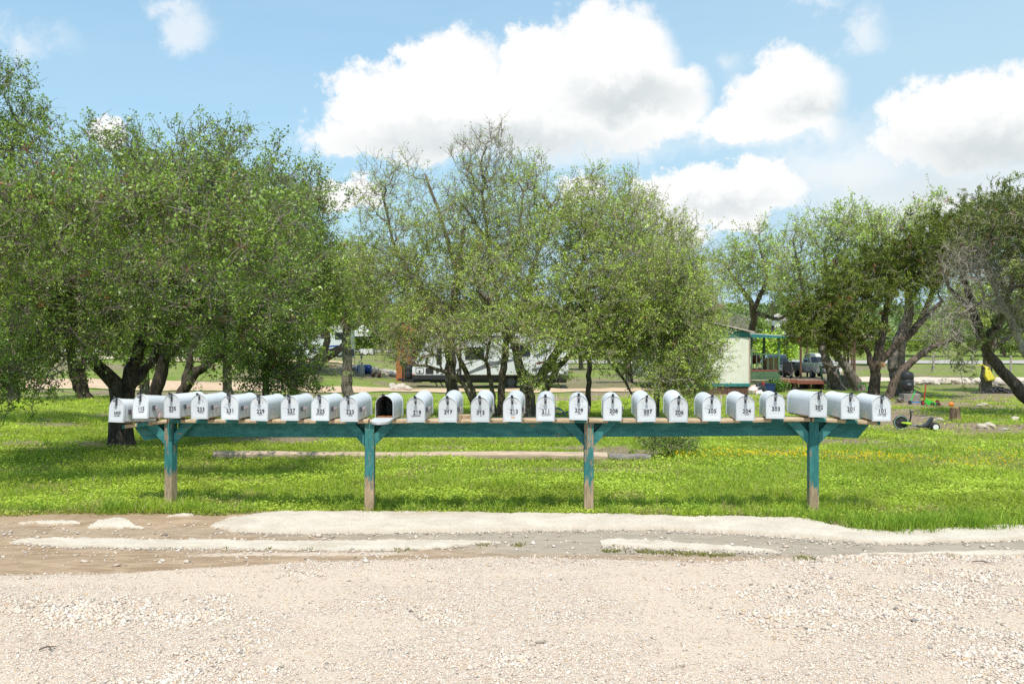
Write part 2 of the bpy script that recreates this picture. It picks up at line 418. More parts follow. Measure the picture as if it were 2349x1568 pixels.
def build_world():
    w = bpy.data.worlds.new('World'); sc.world = w; w.use_nodes = True
    n = N(w)
    sky = n.add('ShaderNodeTexSky', sky_type='NISHITA', sun_disc=False, sun_elevation=SUN_EL, sun_rotation=PI, altitude=250, air_density=1.0, dust_density=1.6, ozone_density=1.6)
    g = n.add('ShaderNodeTexCoord').outputs['Generated']
    sp = n.add('ShaderNodeSeparateXYZ', inp={0: g}).outputs
    az = n.math('ARCTAN2', sp[0], sp[1]); el = n.math('ARCSINE', sp[2])
    uv = n.add('ShaderNodeCombineXYZ', inp={0: az, 1: el}).outputs[0]
    n1 = n.add('ShaderNodeTexNoise', inp={'Vector': uv, 'Scale': 13, 'Detail': 9, 'Roughness': .58})
    n2 = n.add('ShaderNodeTexNoise', inp={'Vector': uv, 'Scale': 40, 'Detail': 8, 'Roughness': .66})
    wob = n.add('ShaderNodeVectorMath', operation='SUBTRACT', inp={0: n2.outputs['Color'], 1: (.5, .5, .5)}).outputs[0]
    wob = n.add('ShaderNodeVectorMath', operation='SCALE', inp={0: wob, 'Scale': .042}).outputs[0]
    wob1 = n.add('ShaderNodeVectorMath', operation='SUBTRACT', inp={0: n1.outputs['Color'], 1: (.5, .5, .5)}).outputs[0]
    wob1 = n.add('ShaderNodeVectorMath', operation='SCALE', inp={0: wob1, 'Scale': .055}).outputs[0]
    p = n.add('ShaderNodeVectorMath', operation='ADD', inp={0: uv, 1: wob}).outputs[0]
    p = n.add('ShaderNodeVectorMath', operation='ADD', inp={0: p, 1: wob1}).outputs[0]
    def ell(cx, cy, rx, ry, wt, vec):
        a = math.atan((cx - 1174) / F); e = math.atan((784 - cy) / F * math.cos(a))
        m = n.add('ShaderNodeMapping', vector_type='POINT', inp={'Vector': vec, 'Location': (-a * F / rx, -e * F / ry, 0), 'Scale': (F / rx, F / ry, 0)})
        d = n.add('ShaderNodeVectorMath', operation='LENGTH', inp={0: m.outputs[0]}).outputs['Value']
        return n.math('MULTIPLY', n.math('SUBTRACT', 1.0, d), wt)
    def field(lst, vec):
        f = None
        for q in lst:
            e = ell(*q, vec)
            f = e if f is None else n.math('SMOOTH_MAX', f, e, .12)
        return f
    puffs = [(1395, 150, 165, 150, 1), (1240, 170, 110, 100, 1), (1140, 230, 120, 90, 1), (1310, 230, 130, 90, 1), (1035, 180, 135, 115, 1), (860, 235, 135, 95, 1), (1500, 230, 130, 110, 1),
             (930, 310, 250, 62, 1), (1190, 290, 280, 66, 1), (1430, 275, 190, 60, 1), (1790, 215, 145, 95, .8), (1740, 285, 200, 55, .75),
             (2250, 255, 200, 85, .9), (2380, 250, 170, 90, .9), (2190, 330, 260, 60, .5), (1580, 440, 150, 64, 1), (1735, 440, 130, 62, 1), (1640, 480, 210, 36, .8),
             (1690, 515, 70, 30, .8), (800, 450, 90, 50, .8), (240, 285, 40, 34, .8), (1330, 430, 70, 40, .7), (2150, 470, 190, 40, .35), (1560, 540, 80, 40, .6),
             (2900, 200, 300, 120, .9), (-500, 250, 330, 120, .9), (3300, 420, 300, 70, .8), (-1100, 420, 300, 90, .8)]
    f = field(puffs, p)
    nn = n.math('ADD', n.math('MULTIPLY', n.math('SUBTRACT', n1.outputs['Fac'], .5), .55), n.math('MULTIPLY', n.math('SUBTRACT', n2.outputs['Fac'], .5), .48))
    f = n.math('ADD', f, nn)
    alpha = n.ramp(f, -.06, .24)
    # soft lower edges: fade with a wide band
    soft = n.ramp(n.math('ADD', field([(1180, 330, 480, 60, 1), (1760, 300, 260, 70, .9), (2260, 350, 300, 110, .9), (2150, 460, 360, 120, 1.0), (1960, 390, 260, 130, .75)], p), n.math('MULTIPLY', nn, .8)), -.1, .75)
    alpha = n.math('MAXIMUM', alpha, n.math('MULTIPLY', soft, .8))
    wisp = n.ramp(n.math('ADD', field([(435, 50, 75, 60, 1), (400, 5, 90, 35, 1), (1975, 75, 75, 55, .9), (30, 90, 90, 55, .8), (120, 80, 80, 40, .5), (1660, 130, 60, 50, .6), (1890, 10, 70, 25, .6)], p), n.math('MULTIPLY', nn, 1.6)), .0, .9)
    alpha = n.math('MAXIMUM', alpha, n.math('MULTIPLY', wisp, .6))
    grey = n.ramp(n.math('ADD', field([(1440, 225, 200, 60, 1), (1150, 318, 420, 60, .9), (1860, 245, 130, 45, .7), (2290, 335, 260, 70, .9), (1660, 476, 190, 30, .7), (2150, 430, 330, 100, .6), (950, 335, 230, 50, .7)], p), n.math('MULTIPLY', nn, .45)), -.15, .95)
    # sky colour: hazier and paler than the clear model
    haze = n.add('ShaderNodeMapRange', inp={'Value': el, 'From Min': 0.0, 'From Max': .42, 'To Min': .95, 'To Max': .36}).outputs[0]
    right = n.add('ShaderNodeMapRange', inp={'Value': az, 'From Min': -.1, 'From Max': .5, 'To Min': 0, 'To Max': .34}).outputs[0]
    streak = n.noise(3.0, 5, .6, n.add('ShaderNodeMapping', inp={'Vector': uv, 'Scale': (1, 7, 1)}).outputs[0])
    haze = n.math('ADD', n.math('ADD', haze, right), n.math('MULTIPLY', n.math('SUBTRACT', streak, .5), .35), clamp=True)
    base = n.mix(1.0, sky.outputs[0], (1.35, 1.95, 2.0), 'MULTIPLY')
    base = n.mix(haze, base, (5.4, 7.6, 9.1))
    cl = n.mix(grey, (10.3, 10.35, 10.3), (7.0, 7.6, 7.8))
    col = n.mix(alpha, base, cl)
    bg = n.add('ShaderNodeBackground', inp={'Color': col, 'Strength': .1})
    n.l.new(bg.outputs[0], n.add('ShaderNodeOutputWorld').inputs[0])
build_world()

# ------------------------------------------------------------------ ground
def dflat(y): return CAMZ * F / (np.asarray(y, float) - 784)       # distance of a point of the level ground near the road
GRASS_EDGE = [(-900, 1195), (0, 1190), (200, 1186), (330, 1184), (480, 1188), (600, 1182), (1000, 1186), (1400, 1190), (1700, 1196), (1900, 1201), (1980, 1220), (2080, 1225), (2150, 1217), (2348, 1212), (3300, 1216)]
GRAVEL_EDGE = [(-900, 1335), (0, 1328), (300, 1322), (500, 1312), (700, 1299), (900, 1291), (1150, 1283), (1400, 1288), (1600, 1296), (1800, 1288), (2000, 1274), (2348, 1284), (3300, 1290)]
def edge(lst, x, Y=None):
    """x: picture column"""
    return np.interp(x, [p[0] for p in lst], [p[1] for p in lst])
def px_of(X, Y): return 1174 + F * X / Y
def py_of(Y): return 784 + F * CAMZ / Y

SOIL = [(640, 1010, 150, 9, 1), (60, 1016, 70, 5, .9), (180, 1014, 60, 4, .8), (1300, 1078, 260, 6, .75), (1500, 1082, 90, 5, .6), (280, 1024, 40, 5, .8), (2060, 962, 130, 16, 1.0), (2140, 985, 160, 9, .6),
        (1960, 1013, 120, 7, .7), (2080, 1022, 90, 6, .6), (1720, 1040, 70, 5, .5), (1740, 955, 70, 8, .5), (1300, 915, 120, 9, .8), (2230, 1005, 120, 12, .45), (420, 1240, 10, 1, .1), (1760, 1000, 60, 5, .5),
        (2024, 1133, 22, 3, .9), (1400, 1110, 140, 4, .35), (870, 935, 60, 8, .3), (1660, 985, 40, 6, .5), (2000, 975, 60, 10, .8), (1480, 905, 90, 10, .5)]
def soil(X, Y, z=None):
    z = gz(X, Y) if z is None else z
    px = 1174 + F * X / np.maximum(Y, .5); py = 784 + F * (CAMZ - z) / np.maximum(Y, .5)
    s = np.zeros_like(X)
    for cx, cy, rx, ry, w in SOIL:
        d = np.hypot((px - cx) / rx, (py - cy) / ry)
        s = np.maximum(s, w * (1 - sm(.55, 1.25, d + .5 * (fbm(X, Y, 2.2, 3) - .5))))
    s = np.maximum(s, .75 * sm(40, 48, Y) * sm(.40, .58, fbm(X, Y, .22, 23)) * (1 - sm(100, 130, Y)))
    s = np.maximum(s, .8 * sm(.60, .72, fbm(X, Y, .8, 21)) * sm(11, 16, Y))
    s = np.maximum(s, .95 * sm(2, 7, X - .12 * Y) * sm(16, 20, Y) * sm(.34, .6, fbm(X, Y, .6, 4)) * (1 - sm(42, 55, Y)))
    return s

def groundmat():
    m, n = newmat('lawn_soil')
    c = n.coord('Object')
    s = n.attr('soil', 'Fac')
    a = n.noise(1.1, 6, .65, c); b = n.noise(9, 6, .7, c); f = n.noise(55, 4, .7, c)
    g = n.mix(n.ramp(a, .35, .68), (.24, .37, .035), (.31, .42, .06))
    g = n.mix(n.math('MULTIPLY', n.ramp(b, .4, .65), .75), g, (.15, .25, .025))
    g = n.mix(n.math('MULTIPLY', n.ramp(f, .45, .7), .6), g, (.38, .46, .09))
    d = n.mix(n.ramp(b, .35, .65), (.40, .31, .22), (.24, .18, .125))
    d = n.mix(n.math('MULTIPLY', n.ramp(f, .5, .7), .6), d, (.42, .33, .24))
    k = n.ramp(n.math('ADD', s, n.math('MULTIPLY', n.math('SUBTRACT', b, .5), 1.1)), .3, .7)
    col = n.mix(k, g, d)
    y = n.add('ShaderNodeSeparateXYZ', inp={0: c}).outputs[1]
    col = n.mix(n.ramp(y, 150, 260), col, (.06, .10, .025))
    col = n.mix(n.math('MULTIPLY', n.ramp(y, 36, 60), .6), col, n.mix(n.ramp(a, .4, .6), (.115, .155, .04), (.22, .19, .10)))  # olive and tan far ground, darkened in colour where tree shade would fall
    p = n.add('ShaderNodeBsdfPrincipled', inp={'Base Color': col, 'Roughness': .95, 'Specular IOR Level': .1})
    n.l.new(n.bump(n.math('ADD', b, f), .9, .04), p.inputs['Normal'])
    n.out(p.outputs[0]); return m

nu, nv = 300, 360
ys = np.concatenate([np.linspace(-12, 8.5, 8), np.geomspace(9, 900, nv - 8)])
us = np.linspace(-1, 1, nu); us = np.sign(us) * np.abs(us) ** 1.25
YY, UU = np.meshgrid(ys, us, indexing='ij')
XX = UU * (14 + np.maximum(YY, 0) * 1.15)
ZZ = gz(XX, YY)
ZZ = ZZ - .03 * (1 - sm(8.4, 9.4, YY))
idx = np.arange(nu * len(ys)).reshape(len(ys), nu)
quads = np.stack([idx[:-1, :-1], idx[:-1, 1:], idx[1:, 1:], idx[1:, :-1]], -1).reshape(-1, 4)
SO = soil(XX, YY, ZZ)
o = mesh_np('ground', np.stack([XX, YY, ZZ], -1).reshape(-1, 3), quads, None, groundmat(), None, {'soil': SO.ravel()}, True)
tag(o, kind='structure')

# gravel road in front, with the wet silt along its edge
def roadmat():
    m, n = newmat('caliche_gravel')
    c = n.coord('Object')
    mud = n.attr('mud', 'Fac'); wet = n.attr('wet', 'Fac'); sand = n.attr('sand', 'Fac')
    vo = n.add('ShaderNodeTexVoronoi', feature='F1', inp={'Vector': c, 'Scale': 95, 'Randomness': 1})
    v2 = n.add('ShaderNodeTexVoronoi', feature='F1', inp={'Vector': c, 'Scale': 42, 'Randomness': 1})
    a = n.noise(1.6, 7, .65, c); f = n.noise(120, 4, .7, c); b = n.noise(14, 6, .7, c)
    st = n.add('ShaderNodeSeparateColor', inp={0: vo.outputs['Color']}).outputs
    g = n.mix(st[0], (.575, .44, .33), (.70, .57, .46))
    g = n.mix(n.math('MULTIPLY', n.ramp(st[1], .86, .93), .8), g, (.30, .27, .26))
    g = n.mix(n.math('MULTIPLY', n.ramp(st[2], .8, .9), .7), g, (.76, .73, .70))
    gap = n.ramp(vo.outputs['Distance'], .42, .75)
    g = n.mix(n.math('MULTIPLY', gap, .55), g, (.46, .34, .25))
    sd = n.mix(n.ramp(f, .35, .7), (.70, .565, .44), (.57, .45, .34))
    k = n.ramp(n.math('ADD', sand, n.math('MULTIPLY', n.math('SUBTRACT', b, .5), .7)), .3, .75)
    g = n.mix(n.math('MULTIPLY', k, .6), g, sd)
    g = n.mix(n.math('MULTIPLY', n.ramp(a, .5, .72), .25), g, (.52, .40, .30))
    stm = n.noise(5, 7, .7, n.coord('Object', (.45, 1.3, 1)), 1.4)
    brown = n.mix(n.ramp(stm, .34, .66), (.42, .30, .20), (.26, .175, .105))
    brown = n.mix(n.math('MULTIPLY', n.ramp(f, .5, .75), .4), brown, (.5, .38, .27))
    gr = n.mix(n.ramp(stm, .3, .7), (.40, .335, .26), (.28, .23, .175))
    gr = n.mix(n.math('MULTIPLY', n.ramp(f, .55, .75), .4), gr, (.48, .43, .37))
    md = n.mix(wet, brown, gr)
    km = n.ramp(n.math('ADD', mud, n.math('MULTIPLY', n.math('SUBTRACT', b, .5), .55)), .38, .62)
    col = n.mix(km, g, md)
    p = n.add('ShaderNodeBsdfPrincipled', inp={'Base Color': col, 'Specular IOR Level': .2})
    n.l.new(n.math('SUBTRACT', .95, n.math('MULTIPLY', km, .3)), p.inputs['Roughness'])
    hgt = n.math('ADD', n.math('MULTIPLY', n.math('SUBTRACT', 1.0, vo.outputs['Distance']), n.math('SUBTRACT', 1.05, km)), n.math('MULTIPLY', b, .6))
    n.l.new(n.bump(hgt, .8, .012), p.inputs['Normal'])
    n.out(p.outputs[0]); return m

nx, ny = 520, 330
xs = np.linspace(-11, 11, nx); t = np.linspace(0, 1, ny)
ymin = -9.0
XR = np.repeat(xs[None, :], ny, 0)
yb = dflat(edge(GRASS_EDGE, px_of(xs, 9.2))) + .10 + .12 * (fbm(xs, xs * 0, 3, 1) - .5)
YR = ymin + (yb[None, :] - ymin) * (1 - (1 - t[:, None]) ** 1.6)
PX = px_of(XR, np.maximum(YR, 1)); PY = py_of(np.maximum(YR, 1))
ge = edge(GRAVEL_EDGE, PX) + 10 * (fbm(XR, YR, 3, 8) - .5)
mud = np.where(YR > 3, 1 - sm(-5, 5, PY - ge), 0)
# pinkish gravelly shoulder inside the silt
sh = np.exp(-((PX - 700) / 420) ** 2) * np.exp(-((PY - (1274 + (PX - 700) * -.012)) / 9) ** 2) * .75
mud = np.clip(mud - sh * (.5 + fbm(XR, YR, 4, 12)), 0, 1)
wet = sm(900, 1250, PX) * np.exp(-(np.maximum(0, np.abs(PY - (1238 + .014 * (PX - 1100))) - 22) / 14) ** 2) + .75 * np.exp(-((PY - 1230) / 13) ** 2) * sm(500, 800, PX) + .35 * np.exp(-((PY - 1222) / 10) ** 2)
wet = np.clip(wet, 0, 1)
sandm = np.clip(sm(.45, .68, fbm(XR, YR, .9, 31)) * .9, 0, 1)
trk = np.maximum(np.exp(-((YR - (5.55 + .05 * XR + .1 * np.sin(XR * .7))) / .14) ** 2), np.exp(-((YR - (6.95 + .04 * XR + .1 * np.sin(XR * .7))) / .15) ** 2))
sandm = np.maximum(sandm, trk * .85 * sm(.3, .5, fbm(XR, YR, 1.1, 71)))
for cx, cy, rx, ry in ((700, 1520, 180, 30), (820, 1440, 160, 22), (1750, 1440, 260, 22), (1650, 1520, 160, 25), (2200, 1560, 220, 40), (450, 1400, 250, 16), (2100, 1390, 250, 14), (1800, 1375, 200, 10)):
    sandm = np.maximum(sandm, (1 - sm(.0, 1.5, np.hypot((PX - cx) / rx, (PY - cy) / ry) + .9 * (fbm(XR, YR, 2.5, 90) - .5))))
ZR = .012 + .03 * (fbm(XR, YR, .7, 2) - .5) * (1 - sm(7, 8, YR)) + .012 * (fbm(XR, YR, 4, 6) - .5) - .025 * sm(7.2, 7.9, YR) * (1 - sm(8.6, 9.2, YR)) + .02
idx = np.arange(nx * ny).reshape(ny, nx)
quads = np.stack([idx[:-1, :-1], idx[:-1, 1:], idx[1:, 1:], idx[1:, :-1]], -1).reshape(-1, 4)
road = mesh_np('gravel_road', np.stack([XR, YR, ZR], -1).reshape(-1, 3), quads, None, roadmat(), None, {'mud': mud.ravel(), 'wet': wet.ravel(), 'sand': sandm.ravel()}, True)
tag(road, kind='structure')
def road_z(x, y):
    x = np.asarray(x, float); y = np.asarray(y, float)
    return .012 + .03 * (fbm(x, y, .7, 2) - .5) * (1 - sm(7, 8, y)) + .012 * (fbm(x, y, 4, 6) - .5) - .025 * sm(7.2, 7.9, y) * (1 - sm(8.6, 9.2, y)) + .02

# rough pale concrete laid along the road edge
def concmat():
    m, n = newmat('pale_rough_concrete')
    c = n.coord('Object')
    a = n.noise(3, 7, .65, c); f = n.noise(70, 5, .7, c); pit = n.noise(28, 6, .75, c)
    col = n.mix(n.ramp(a, .35, .7), (.60, .525, .435), (.50, .43, .35))
    col = n.mix(n.math('MULTIPLY', n.ramp(pit, .55, .66), .65), col, (.36, .29, .22))
    col = n.mix(n.math('MULTIPLY', n.ramp(f, .55, .75), .35), col, (.72, .67, .61))
    e = n.attr('rim', 'Fac')
    col = n.mix(n.math('MULTIPLY', e, .6), col, (.38, .29, .2))
    stain = n.noise(1.7, 8, .7, n.coord('Object', (.5, 2, 1)))
    col = n.mix(n.math('MULTIPLY', n.ramp(stain, .52, .68), .55), col, (.42, .33, .235))
    p = n.add('ShaderNodeBsdfPrincipled', inp={'Base Color': col, 'Roughness': .9, 'Specular IOR Level': .2})
    n.l.new(n.bump(n.math('ADD', pit, n.math('MULTIPLY', f, .5)), .7, .012), p.inputs['Normal'])
    n.out(p.outputs[0]); return m
CONC = concmat()
def strip(name, top, bot, h, seed, back=.5, nxx=900):
    x0, x1 = top[0][0], top[-1][0]
    px = np.linspace(x0, x1, nxx); nr = 24
    tv = np.linspace(0, 1, nr)
    ya = dflat(edge(top, px)); yb_ = dflat(edge(bot, px))
    Xm = (px - 1174) / F * (ya + yb_) / 2
    ya = ya + .09 * (fbm(Xm, Xm * 0 + seed, 4, seed) - .5) + .04 * (vnoise(Xm, Xm * 0, 22, seed) - .5) + .02 * (vnoise(Xm, Xm * 0, 60, seed + 8) - .5)
    yb_ = yb_ + .13 * (fbm(Xm, Xm * 0 + seed, 3, seed + 3) - .5) + .07 * (vnoise(Xm, Xm * 0, 18, seed + 4) - .5) + .025 * (vnoise(Xm, Xm * 0, 55, seed + 7) - .5)
    Yg = yb_[None, :] + (ya - yb_)[None, :] * tv[:, None]
    Xg = (px[None, :] - 1174) / F * ((ya + yb_) / 2)[None, :] + 0 * Yg
    prof = np.minimum(1, tv / .22) ** .6 * (1 - back * np.maximum(0, (tv - .75) / .25) ** 2)
    endp = np.minimum(1, np.minimum((px - x0), (x1 - px)) / 25 + .02)
    z = road_z(Xg, Yg) - .012 + (h * prof[:, None] * endp[None, :] + .016) * (1 + .35 * (fbm(Xg, Yg, 5, seed + 1) - .5)) + .009 * (fbm(Xg, Yg, 22, seed + 2) - .5) + .005 * (vnoise(Xg, Yg, 60, seed + 6) - .5)
    z[0] -= .022; z[-1] -= .01
    rim = np.repeat(((1 - np.minimum(1, tv / .16)) ** 1.0)[:, None], nxx, 1)
    idx = np.arange(nxx * nr).reshape(nr, nxx)
    q = np.stack([idx[:-1, :-1], idx[:-1, 1:], idx[1:, 1:], idx[1:, :-1]], -1).reshape(-1, 4)
    o = mesh_np(name, np.stack([Xg, Yg, z], -1).reshape(-1, 3), q, None, CONC, None, {'rim': rim.ravel()}, True)
    return tag(o, kind='structure')
strip('concrete_kerb', [(488, 1203), (560, 1189), (620, 1181), (1000, 1185), (1400, 1190), (1700, 1196), (1880, 1199), (1960, 1216), (2080, 1224), (2150, 1216), (2348, 1211), (2900, 1216)],
      [(488, 1211), (560, 1222), (700, 1226), (1000, 1224), (1150, 1222), (1500, 1217), (1700, 1228), (1850, 1240), (1990, 1250), (2100, 1247), (2348, 1241), (2900, 1244)], .024, 3, .1, 2200)
strip('concrete_strip', [(28, 1240), (100, 1237), (400, 1239), (700, 1242), (1000, 1240), (1148, 1245)], [(28, 1246), (150, 1256), (300, 1260), (600, 1262), (800, 1265), (950, 1262), (1148, 1248)], .012, 14, nxx=1600)
strip('concrete_strip', [(1378, 1240), (1450, 1241), (1600, 1253), (1790, 1267)], [(1378, 1256), (1430, 1259), (1600, 1265), (1790, 1271)], .02, 25)
strip('concrete_strip', [(1960, 1277), (2150, 1272), (2348, 1268), (2700, 1266)], [(1960, 1280), (2150, 1279), (2348, 1282), (2700, 1284)], .02, 36)
strip('concrete_patch', [(214, 1200), (260, 1197), (330, 1214)], [(214, 1212), (280, 1214), (330, 1216)], .012, 41, nxx=160)
strip('concrete_patch', [(45, 1204), (110, 1201), (185, 1203)], [(45, 1206), (110, 1207), (185, 1206)], .01, 44, nxx=160)
strip('concrete_patch', [(385, 1189), (420, 1187), (446, 1189)], [(385, 1192), (420, 1192), (446, 1191)], .01, 47, nxx=120)

# dirt drives and the far road, sheets that follow the terrain
def sheetmat(name, c1, c2, grassy=.0):
    m, n = newmat(name)
    c = n.coord('Object'); a = n.noise(.8, 7, .65, c); b = n.noise(7, 6, .7, c)
    col = n.mix(n.ramp(a, .3, .7), c1, c2)
    col = n.mix(n.math('MULTIPLY', n.ramp(b, .45, .65), .45), col, tuple(x * .62 for x in c2))
    if grassy:
        e = n.attr('rim', 'Fac')
        col = n.mix(n.ramp(n.math('ADD', e, n.math('MULTIPLY', n.math('SUBTRACT', b, .5), 1.2)), .55, .8), col, (.11, .19, .03))
    p = n.add('ShaderNodeBsdfPrincipled', inp={'Base Color': col, 'Roughness': .95, 'Specular IOR Level': .1})
    n.l.new(n.bump(b, .6, .03), p.inputs['Normal'])
    n.out(p.outputs[0]); return m
def sheet(name, pts, mat, lift=.03):
    """pts: (x, y centre, half width)"""
    P_ = np.array(pts, float); k = 240
    s = np.linspace(0, len(pts) - 1, k)
    x = np.interp(s, range(len(pts)), P_[:, 0]); y = np.interp(s, range(len(pts)), P_[:, 1]); w = np.interp(s, range(len(pts)), P_[:, 2])
    dx = np.gradient(x); dy = np.gradient(y); L = np.hypot(dx, dy); nxn, nyn = -dy / L, dx / L
    nr = 13; tv = np.linspace(-1, 1, nr)
    wob = 1 + .3 * (fbm(x, y, .35, 5) - .5)
    X = x[None] + nxn[None] * (w * wob)[None] * tv[:, None]; Y = y[None] + nyn[None] * (w * wob)[None] * tv[:, None]
    rim = np.repeat((np.abs(tv) ** 3)[:, None], k, 1)
    Z = gz(X, Y) + lift - .02 * rim
    idx = np.arange(k * nr).reshape(nr, k)
    q = np.stack([idx[:-1, :-1], idx[1:, :-1], idx[1:, 1:], idx[:-1, 1:]], -1).reshape(-1, 4)
    return tag(mesh_np(name, np.stack([X, Y, Z], -1).reshape(-1, 3), q, None, mat, None, {'rim': rim.ravel()}, True), kind='structure')
DIRT = sheetmat('pale_dirt', (.60, .44, .31), (.52, .36, .24), 1)
CALI = sheetmat('pale_caliche', (.68, .55, .46), (.60, .46, .37), .6)
FARR = sheetmat('far_road_gravel', (.44, .40, .375), (.38, .34, .315), .3)
sheet('dirt_drive', [(-34, 56, 3), (-22, 54, 3.0), (-12, 52, 2.6), (-5, 51.5, 2.2), (2, 51.5, 2.0), (9, 53, 1.6)], DIRT, .05)
sheet('dirt_track', [(-26, 69, 1.2), (-17, 68, 1.5), (-11, 69, 1.0)], DIRT, .07)
sheet('gravel_drive', [(16, 68, 2), (22, 68, 5), (30, 68, 5), (40, 67, 5), (60, 64, 5), (90, 58, 5)], CALI, .06)
sheet('gravel_lane', [(-70, 82, 4), (-45, 78, 4.5), (-30, 74, 4.2), (-20, 74, 2.5)], CALI, .08)
sheet('far_road', [(-140, 138, 9), (-60, 130, 9), (-18, 129, 10), (10, 128, 9), (40, 127, 9), (90, 126, 9), (180, 126, 10)], FARR, .1)

# ------------------------------------------------------------------ scattered ground stuff
def oct_stones(px, py, pz, r, tint, name, kind='stuff', mat=None):
    """small faceted stones: a subdivided, squashed octahedron per stone"""
    base = np.array([(1, 0, 0), (0, 1, 0), (-1, 0, 0), (0, -1, 0), (0, 0, 1), (0, 0, -1), (.62, .62, .5), (-.62, .62, .5), (-.62, -.62, .5), (.62, -.62, .5)], float)
    tri = np.array([(0, 6, 9), (6, 0, 1), (1, 7, 6), (7, 1, 2), (2, 8, 7), (8, 2, 3), (3, 9, 8), (9, 3, 0), (4, 6, 7), (4, 7, 8), (4, 8, 9), (4, 9, 6), (0, 5, 1), (1, 5, 2), (2, 5, 3), (3, 5, 0)])
    n = len(px)
    B = base[None] * (1 + rng.uniform(-.28, .28, (n, 10, 1)))
    B = B * np.stack([rng.uniform(.8, 1.35, n), rng.uniform(.7, 1.1, n), rng.uniform(.45, .8, n)], -1)[:, None]
    a = rng.uniform(0, 2 * PI, n); ca, sa = np.cos(a), np.sin(a)
    X = B[..., 0] * ca[:, None] - B[..., 1] * sa[:, None]; Y = B[..., 0] * sa[:, None] + B[..., 1] * ca[:, None]
    tl = rng.uniform(-.35, .35, (n, 1)); Zz = B[..., 2] + X * tl
    V = np.stack([px[:, None] + X * r[:, None], py[:, None] + Y * r[:, None], pz[:, None] + Zz * r[:, None]], -1).reshape(-1, 3)
    T = (tri[None] + (np.arange(n) * 10)[:, None, None]).reshape(-1, 3)
    o = mesh_np(name, V, T, np.repeat(tint, 10, 0), mat or M['stones'])
    if kind: tag(o, kind=kind)
    return o

def stone_tints(n):
    pal = np.array([(.74, .64, .53), (.70, .56, .455), (.62, .49, .40), (.78, .70, .62), (.46, .39, .34), (.66, .47, .29), (.24, .21, .19), (.74, .60, .49), (.66, .54, .44)])
    k = rng.choice(len(pal), n, p=[.24, .2, .12, .15, .05, .035, .015, .12, .07])
    return np.clip(pal[k] * rng.uniform(.85, 1.1, (n, 1)), 0, .85)

n = 200000
u = rng.uniform(0, 1, n); py_ = 3.9 * (7.9 / 3.9) ** (u ** 1.0); px_ = rng.uniform(-.62, .62, n) * py_
PXs, PYs = px_of(px_, py_), py_of(py_)
ok = PYs > edge(GRAVEL_EDGE, PXs) - 3 + 10 * (fbm(px_, py_, 3, 8) - .5)
sd = sm(.45, .68, fbm(px_, py_, .9, 31))
for cx, cy, rx, ry in ((700, 1520, 180, 30), (820, 1440, 160, 22), (1750, 1440, 260, 22), (1650, 1520, 160, 25), (2200, 1560, 220, 40), (450, 1400, 250, 16), (2100, 1390, 250, 14), (1800, 1375, 200, 10)):
    sd = np.maximum(sd, (1 - sm(.0, 1.5, np.hypot((PXs - cx) / rx, (PYs - cy) / ry) + .9 * (fbm(px_, py_, 2.5, 90) - .5))))
sd = np.maximum(sd, 1.1 * np.maximum(np.exp(-((py_ - (5.55 + .05 * px_ + .1 * np.sin(px_ * .7))) / .14) ** 2), np.exp(-((py_ - (6.95 + .04 * px_ + .1 * np.sin(px_ * .7))) / .15) ** 2)) * sm(.3, .5, fbm(px_, py_, 1.1, 71)))
ok &= rng.uniform(0, 1, n) > sd * .65
px_, py_ = px_[ok], py_[ok]; n = len(px_)
r = np.exp(rng.normal(math.log(.0050), .38, n)); big = fbm(px_, py_, 1.2, 77); r *= .8 + .8 * sm(.45, .68, big); r = np.minimum(r, .021)
oct_stones(px_, py_, road_z(px_, py_) + r * .15, r, stone_tints(n), 'gravel')
# stones lying on the silt and kerb
n = 2600
px_ = rng.uniform(-5.2, 5.2, n); py_ = rng.uniform(7.2, 9.0, n)
r = np.exp(rng.normal(math.log(.008), .5, n)); r = np.minimum(r, .03)
oct_stones(px_, py_, road_z(px_, py_) + r * .2, r, stone_tints(n) * .9, 'gravel_scatter')

# crumbs along the broken edges of the concrete
ex, ey = [], []
for lst, k_ in (([(488, 1211), (560, 1222), (700, 1226), (1000, 1224), (1150, 1222), (1500, 1217), (1700, 1228), (1850, 1240), (1990, 1250), (2100, 1247), (2348, 1241)], 2600), ([(28, 1246), (150, 1256), (300, 1260), (600, 1262), (800, 1265), (950, 1262), (1148, 1248)], 2000), ([(28, 1240), (400, 1239), (700, 1242), (1148, 1245)], 700), ([(1378, 1256), (1600, 1265), (1790, 1271)], 1200)):
    a_ = rng.uniform(lst[0][0], lst[-1][0], k_); b_ = np.interp(a_, [q[0] for q in lst], [q[1] for q in lst]) + np.abs(rng.normal(0, 3.0, k_)) - 1.2
    ey.append(dflat(b_)); ex.append((a_ - 1174) / F * dflat(b_))
ex, ey = np.concatenate(ex), np.concatenate(ey); n = len(ex); r = np.minimum(np.exp(rng.normal(math.log(.0055), .5, n)), .02)
oct_stones(ex, ey, road_z(ex, ey) + r * .3, r, np.array([(.60, .52, .43)]) * rng.uniform(.65, 1.15, (n, 1)), 'concrete_crumbs')

